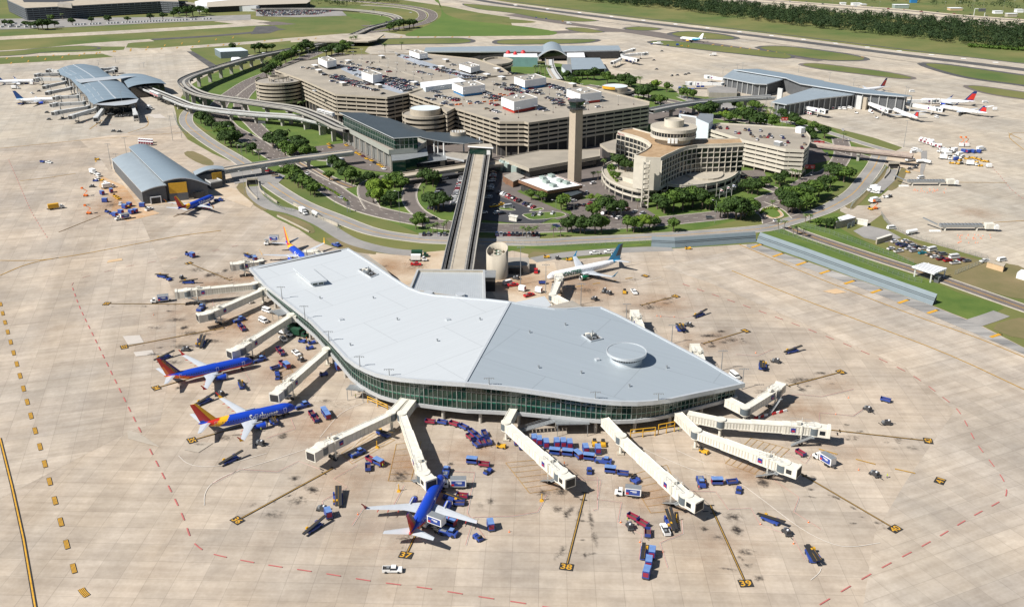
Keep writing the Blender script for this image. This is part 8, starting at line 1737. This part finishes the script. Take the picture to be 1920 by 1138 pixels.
TLM = [(430,260,'left of the main road'),(540,340,'between the curved roads'),(520,280,'beside the slender piers'),(650,330,'by the taxi rank'),(730,360,'on the loop road lawn'),(815,380,'left of the straight guideway'),(560,200,'below the left garage block'),(540,115,'along the upper entry road'),(640,100,'behind the left garage block'),(1080,430,'on the strip below the tower'),(1250,390,'in front of the hotel'),(1160,315,'on the hotel terrace'),(1380,400,'by the right roundabout'),(1500,375,'inside the right road curve'),(1550,425,'by the white roofed shed'),(1420,225,'behind the short stay garage'),
       (1210,170,'right of the yellow arc ramp'),(1080,150,'in front of the arched hall'),(1570,330,'beside the right ramp'),(80,50,'along the top left lots'),(620,8,'along the top edge'),(1010,372,'beside the brown office'),(1180,430,'on the verge below the hotel'),(745,55,'by the far road bend'),(790,430,'at the verge left of the guideway'),(1480,335,'by the short stay garage corner'),(430,105,'around the metal hangar'),(1320,215,'behind the hotel rotunda'),(450,105,'around the metal hangar')]
def tree(px, py, rpx, tone='mid', z=0.0):
    c = P(px, py, z + .1); c.z = z; rad = (P(px + rpx, py, z) - P(px, py, z)).length; lm = min(TLM, key=lambda q: (q[0] - px) ** 2 + ((q[1] - py) * 2) ** 2)[2]
    if tone == 'palm': var = rt_.randrange(3); key = ('palm', var); nm, lab = 'palm_tree', 'palm tree ' + lm
    else: var = rt_.randrange(3); key = ('tree', tone, var); nm, lab = 'broadleaf_tree', {'dark': 'dark green', 'mid': 'green', 'light': 'bright yellow green'}[tone] + ' round tree ' + lm
    grp = 'palms round the terminal' if tone == 'palm' else 'trees round the terminal'; a = rt_.uniform(0, 6.28)
    if key not in PROTO:
        t = thing(nm, lab, 'tree', c, a, grp); PROTO[key] = t
        if tone == 'palm': mk_palm(t, var + 50)
        else: mk_tree(t, var * 7 + len(tone), tone)
    else: t = dup(PROTO[key], c, a, lab, grp)
    s_ = rad / 3.3 if tone != 'palm' else rpx / 6.0 * 1.0
    if tone == 'palm': s_ = max(.8, min(1.5, rad / 2.4)); t.scale = (s_, s_, s_ * rt_.uniform(.85, 1.1))
    else: t.scale = (s_, s_, s_ * rt_.uniform(.9, 1.1) * (1.0 if s_ < 1.3 else .85))
rt_ = random.Random(4)
T_ = """d 385 236 12;d 397 242 9;d 424 256 13;m 436 266 12;d 412 250 10;d 434 276 15;d 422 270 11;p 452 286;p 462 288;d 474 290 9;p 486 299;p 446 284;m 543 336 14;m 553 344 12;m 567 354 12;m 578 358 11;m 590 368 11;d 560 348 10;p 533 322;d 512 276 15;d 522 284 15;m 535 292 14;d 552 282 13;d 565 290 15;m 575 298 12;m 548 298 12;d 530 270 13;p 540 262
d 628 318 11;d 637 325 12;d 648 342 14;m 660 347 12;p 665 350;p 668 346;p 674 344;d 690 346 9;d 700 343 8;m 618 340 8;l 707 372 17;l 722 366 15;m 740 352 15;m 752 360 13;d 733 388 13;d 742 382 10;l 712 385 13;m 700 380 10;d 800 346 14;d 812 350 12;p 795 366;d 806 392 16;d 822 396 16;d 832 390 12;m 780 430 9;m 792 426 9;m 786 420 9;p 803 438;p 812 440;p 820 438;p 832 436;p 838 432
p 532 202;p 541 203;p 548 206;p 556 204;p 563 207;p 573 204;p 584 202;p 594 200;m 526 200 6;m 540 205 7;d 500 146 9;d 508 140 9;m 517 134 10;d 526 127 10;m 536 120 10;d 546 113 10;m 556 107 10;d 566 101 10;d 576 96 9;d 584 98 7;m 514 128 7;p 500 134;p 508 156;d 488 160 6;d 612 106 9;d 622 104 9;d 634 108 9;d 642 104 9;m 650 98 8;d 657 92 7;p 660 86;p 668 84;p 722 99;p 753 94;d 628 98 8;m 644 92 7
d 738 58 8;d 748 58 9;d 757 55 8;d 768 54 8;d 776 52 7;m 730 60 6;d 437 97 6;d 487 99 8;d 500 98 7;d 510 97 6;d 478 100 7;d 1009 144 4;p 1003 140;p 1014 142;p 1022 143;p 1030 144;d 1063 152 7;d 1070 158 8;m 1080 162 7;d 1082 150 8;d 1092 149 8;m 1102 150 8;d 1114 151 10;m 1138 158 10;d 1160 160 9;d 1172 164 12;d 1183 168 10;p 1194 160;p 1200 163;d 1196 186 10;d 1206 190 13;d 1216 184 12;l 1229 170 8;m 1250 173 8;d 1228 196 9;m 1238 200 10;m 1278 184 7;m 1288 186 8;m 1299 188 8;p 1282 180
d 1320 222 13;d 1334 220 13;m 1310 218 9;l 1358 228 9;m 1368 232 10;d 1380 228 10;m 1392 224 11;d 1405 236 14;d 1418 240 15;d 1432 240 12;m 1446 242 12;m 1412 208 10;m 1420 210 7;p 1428 216;p 1436 218;p 1443 220;p 1449 222;d 1464 224 8;d 1482 234 11;d 1492 238 10;m 1503 242 8;m 1524 250 9;d 1516 262 10;d 1522 268 8;d 1546 260 11;p 1580 266;m 1384 208 7;m 1376 206 6
d 1232 392 14;d 1246 400 17;m 1262 396 18;d 1280 394 19;m 1298 388 18;d 1316 392 17;m 1330 394 12;d 1290 376 14;d 1272 380 14;m 1350 408 12;d 1364 410 16;d 1380 412 20;d 1396 408 17;m 1408 404 12;d 1140 404 17;d 1156 406 15;m 1112 412 12;m 1124 402 12;d 1072 436 14;d 1088 438 14;d 1116 438 14;m 1128 436 12;m 1176 434 12;m 1188 436 12;l 1204 432 13;m 1218 430 11;l 1228 424 9;m 1262 434 10;m 1052 394 12;l 1056 388 10;l 1107 378 6;m 996 376 9;m 1016 380 9;p 980 444;p 987 446;p 992 444;p 998 445;p 1005 443;p 1038 444;p 1051 446;p 1112 338;p 1121 338;p 1131 318;p 1150 306
p 1195 392;p 1222 372;p 1206 388;d 1398 360 10;d 1410 364 12;d 1420 366 12;p 1392 356;p 1405 352;p 1414 354;m 1432 352 9;d 1462 350 10;d 1470 344 9;m 1454 346 8;p 1484 336;p 1490 338;p 1497 338;p 1503 332;d 1556 332 12;d 1568 338 14;m 1582 342 13;d 1592 338 10;l 1572 318 5;d 1462 382 11;d 1474 388 15;m 1488 384 17;d 1504 380 18;m 1520 376 17;d 1534 370 14;d 1484 400 15;m 1498 398 14;m 1512 392 13;d 1470 374 11;d 1545 358 11;m 1556 352 10;p 1447 392;p 1459 430;p 1470 431;p 1487 441;p 1495 440;p 1505 444;p 1510 418;p 1518 418
m 1537 426 7;d 1548 428 7;d 1556 428 8;m 1565 426 8;m 1530 424 6;d 10 50 5;d 22 51 6;d 50 52 6;d 58 54 6;d 72 56 8;d 80 57 9;d 90 56 9;d 103 52 6;d 136 48 6;d 172 44 5;d 205 44 5;d 240 42 5;d 282 40 6;d 306 38 6;d 326 34 6;d 336 30 8;d 350 34 9;d 362 32 9;d 374 28 8;m 388 30 6;m 98 40 5;p 92 40;p 118 38;d 200 40 4"""
for ent in T_.replace('\n', ';').split(';'):
    q = ent.split(); tree(float(q[1]), float(q[2]), float(q[3]) if len(q) > 3 else 6, {'d': 'dark', 'm': 'mid', 'l': 'light', 'p': 'palm'}[q[0]])
    if q[0] in 'dm' and float(q[3]) >= 11 and rt_.random() < .55: tree(float(q[1]) + rt_.choice((-8, 8)), float(q[2]) + rt_.uniform(-4, 2), float(q[3]) * .8, rt_.choice(('dark', 'mid', 'dark')))
for x, y, r_ in ((1160,318,13),(1172,322,10),(1146,326,7),(1182,320,8),(1150,334,6),(1158,338,6)): tree(x, y, r_, 'dark' if r_ > 9 else 'mid', 7.2)
# far woods: nobody could count these
rf = random.Random(9); b = MB(); mf = [leafmat('far_leaf_a', (.013, .029, .010), (.026, .048, .014)), leafmat('far_leaf_b', (.018, .037, .011), (.034, .060, .015))]
def ylo(x): return ((x - 1085) * .097 if x < 1240 else 15 + (x - 1240) * .127 if x < 1440 else 41 + (x - 1440) * .112)
def yhi(x): return max(-12, (x - 1330) * .085 + 4)
def clump(x, y, s_, n=80):
    c = P(x, y); h = rf.uniform(4.5, 8.5) * s_; R_ = rf.uniform(3.8, 6.5) * s_; leaves(b, rf, c.x, c.y, h, R_, R_ * .85, n, .72 * s_ ** .5, [rf.choice(mf), rf.choice(mf)]); 
k = 0
while k < 1500:
    x = rf.uniform(1080, 1940); lo, hi = ylo(x), yhi(x); y = rf.uniform(hi, lo + .5)
    if y < -10: continue
    clump(x, y + 2.5, 1.0 if rf.random() < .75 else 1.25); k += 1
for _ in range(260): x = rf.uniform(1300, 1940); clump(x, rf.uniform(-14, (x - 1420) * .055 - 4), 1.1, 34)
for _ in range(190): x = rf.uniform(560, 745); clump(x, rf.uniform(-10, 14 - abs(x - 640) * .06), 1.1, 36)
for _ in range(60): x = rf.uniform(330, 560); clump(x, rf.uniform(-14, -6), 1.1, 30)
o = b.build('distant_woods'); o['kind'] = 'stuff'
b = MB()
for _ in range(120):
    x = rf.uniform(1815, 1925); c = P(x, 88 + (x - 1815) * .065 + rf.uniform(-1, 1.5)); leaves(b, rf, c.x, c.y, 2.2, 2.6, 2, 26, .9, LEAF['mid'])
for pts, z in (([(1427,400),(1433,393),(1448,391),(1456,394)], .3), ([(555,318),(590,342),(628,362),(650,378)], .0), ([(1140,318),(1146,330),(1158,342)], 7.0)):
    for p in resample([P(x, y, z) for x, y in pts], 1.8): leaves(b, rf, p.x, p.y, z + .5, 1.0, .8, 26, .35, LEAF['light'])
o = b.build('shrub_bed'); o['kind'] = 'stuff'
# far white sheds and poles beyond the highway
for i, (x, y, w_, d_, h, mt_) in enumerate(((1605,12,16,14,5,'whtb'),(1618,13,10,10,4,'conc'),(1688,16,26,14,6,'grnunit'),(1712,6,12,8,8,'blst'),(1580,10,10,8,4,'whtb'),(1790,20,22,14,4,'patcho'),(1870,26,14,10,4,'whtb'),(1895,32,16,10,5,'conc'),(1910,24,12,10,5,'whtb'))):
    c = P(x, y); t = thing('far_shed', 'small far building beyond the tan highway', 'building', c); b = MB(); b.box(0, 0, 0, w_, d_, h, M[mt_]); b.build('wall', t); b = MB(); b.box(0, 0, h, w_ + 1, d_ + 1, .5, M['whtb']); b.build('roof', t)
for x, y, tp in ((1605,16,2),(1648,18,3),(1790,20,1),(1797,26,4),(1824,22,2),(1822,18,0),(1880,22,1),(1900,16,2),(1770,22,4),(1560,10,0),(1843,15,1)): mast(x, y, tp, 'g', 'thin light pole beyond the tan highway', 'poles beyond the highway')
t = thing('sign_gantry', 'white arched sign gantry over the far highway', 'gantry', P(1835, 34)); b = MB(); b.bar((-9, 0, 14), (9, 0, 14), 1, 1, M['wht']); b.box(3, -.8, 10, 12, .3, 5, M['dg']); b.build('sign_beam', t); parts('post', t, boxm(.8, .8, 14, M['wht']), [(P(1835, 34).x - 9, P(1835, 34).y, 0, 0), (P(1835, 34).x + 9, P(1835, 34).y, 0, 0)])
# red lit-style road signs by the short stay garage
for x, y, w_, lab in ((1516,328,21,'pair of red sign boards on the ramp wall by the palms'), (1534,282,20,'pair of red sign boards under the pink sided bridge'), (1470,236,12,'small dark red sign board behind the short stay garage')):
    c = P(x, y); ww = (P(x + w_, y) - c).length; t = thing('road_sign', lab, 'sign', c); parts('post', t, boxm(.3, .3, 5, M['steel']), [(c.x - ww / 3, c.y, 0, 0), (c.x + ww / 3, c.y, 0, 0)])
    for s_ in (-1, 1): b = MB(); b.box(s_ * ww / 4, 0, 4.2, ww / 2 - .2, .3, 2.8, M['redp']); b.box(s_ * ww / 4, -.18, 5.8, ww / 2 * .6, .05, .3, M['wht']); b.box(s_ * ww / 4, -.18, 5.0, ww / 2 * .45, .05, .25, M['wht']); b.build('sign_board', t)
for x, y, w_, lab in ((435,195,20,'dark sign gantry over the main road under the big guideway'), (445,215,16,'dark sign gantry over the inner entry road'), (492,242,12,'pair of dark sign boards beside the entry road'), (654,398,5,'small dark road sign on the lawn by the main road')):
    c = P(x, y); ww = (P(x + w_, y) - c).length; t = thing('sign_gantry', lab, 'sign', c); parts('post', t, boxm(.35, .35, 6.5, M['steel']), [(c.x - ww / 2, c.y, 0, 0), (c.x + ww / 2, c.y, 0, 0)]); b = MB(); b.box(0, 0, 4.4, ww, .4, 2.2, M['dg']); b.build('sign_board', t)
# ---------------- final pass: labels that single each thing out ----------------
def ordinal(i):
    names = ['leftmost', 'second from the left', 'third from the left', 'fourth from the left', 'fifth from the left', 'sixth from the left', 'seventh from the left', 'eighth from the left', 'ninth from the left', 'tenth from the left']
    if i < len(names): return names[i]
    n = i + 1; suf = 'th' if 10 <= n % 100 <= 20 else {1: 'st', 2: 'nd', 3: 'rd'}.get(n % 10, 'th')
    return '%d%s from the left' % (n, suf)
by = {}
for o in COL.objects:
    if o.parent is None and o.get('label') and not o.get('kind'):
        by.setdefault(o['label'], []).append(o)
for lab, os_ in by.items():
    if len(os_) < 2: continue
    os_.sort(key=lambda o: W(o.location if o.type == 'EMPTY' or o.location.length > 1 else (o.matrix_world @ Vector(o.bound_box[0])))[0])
    for i, o in enumerate(os_):
        o['label'] = lab + ', ' + (ordinal(i) if i < len(os_) - 1 else 'rightmost')
for o in COL.objects:
    if o.parent is None and o.get('label') and len(o['label'].split()) > 16:
        print('LONG LABEL', o['label'])
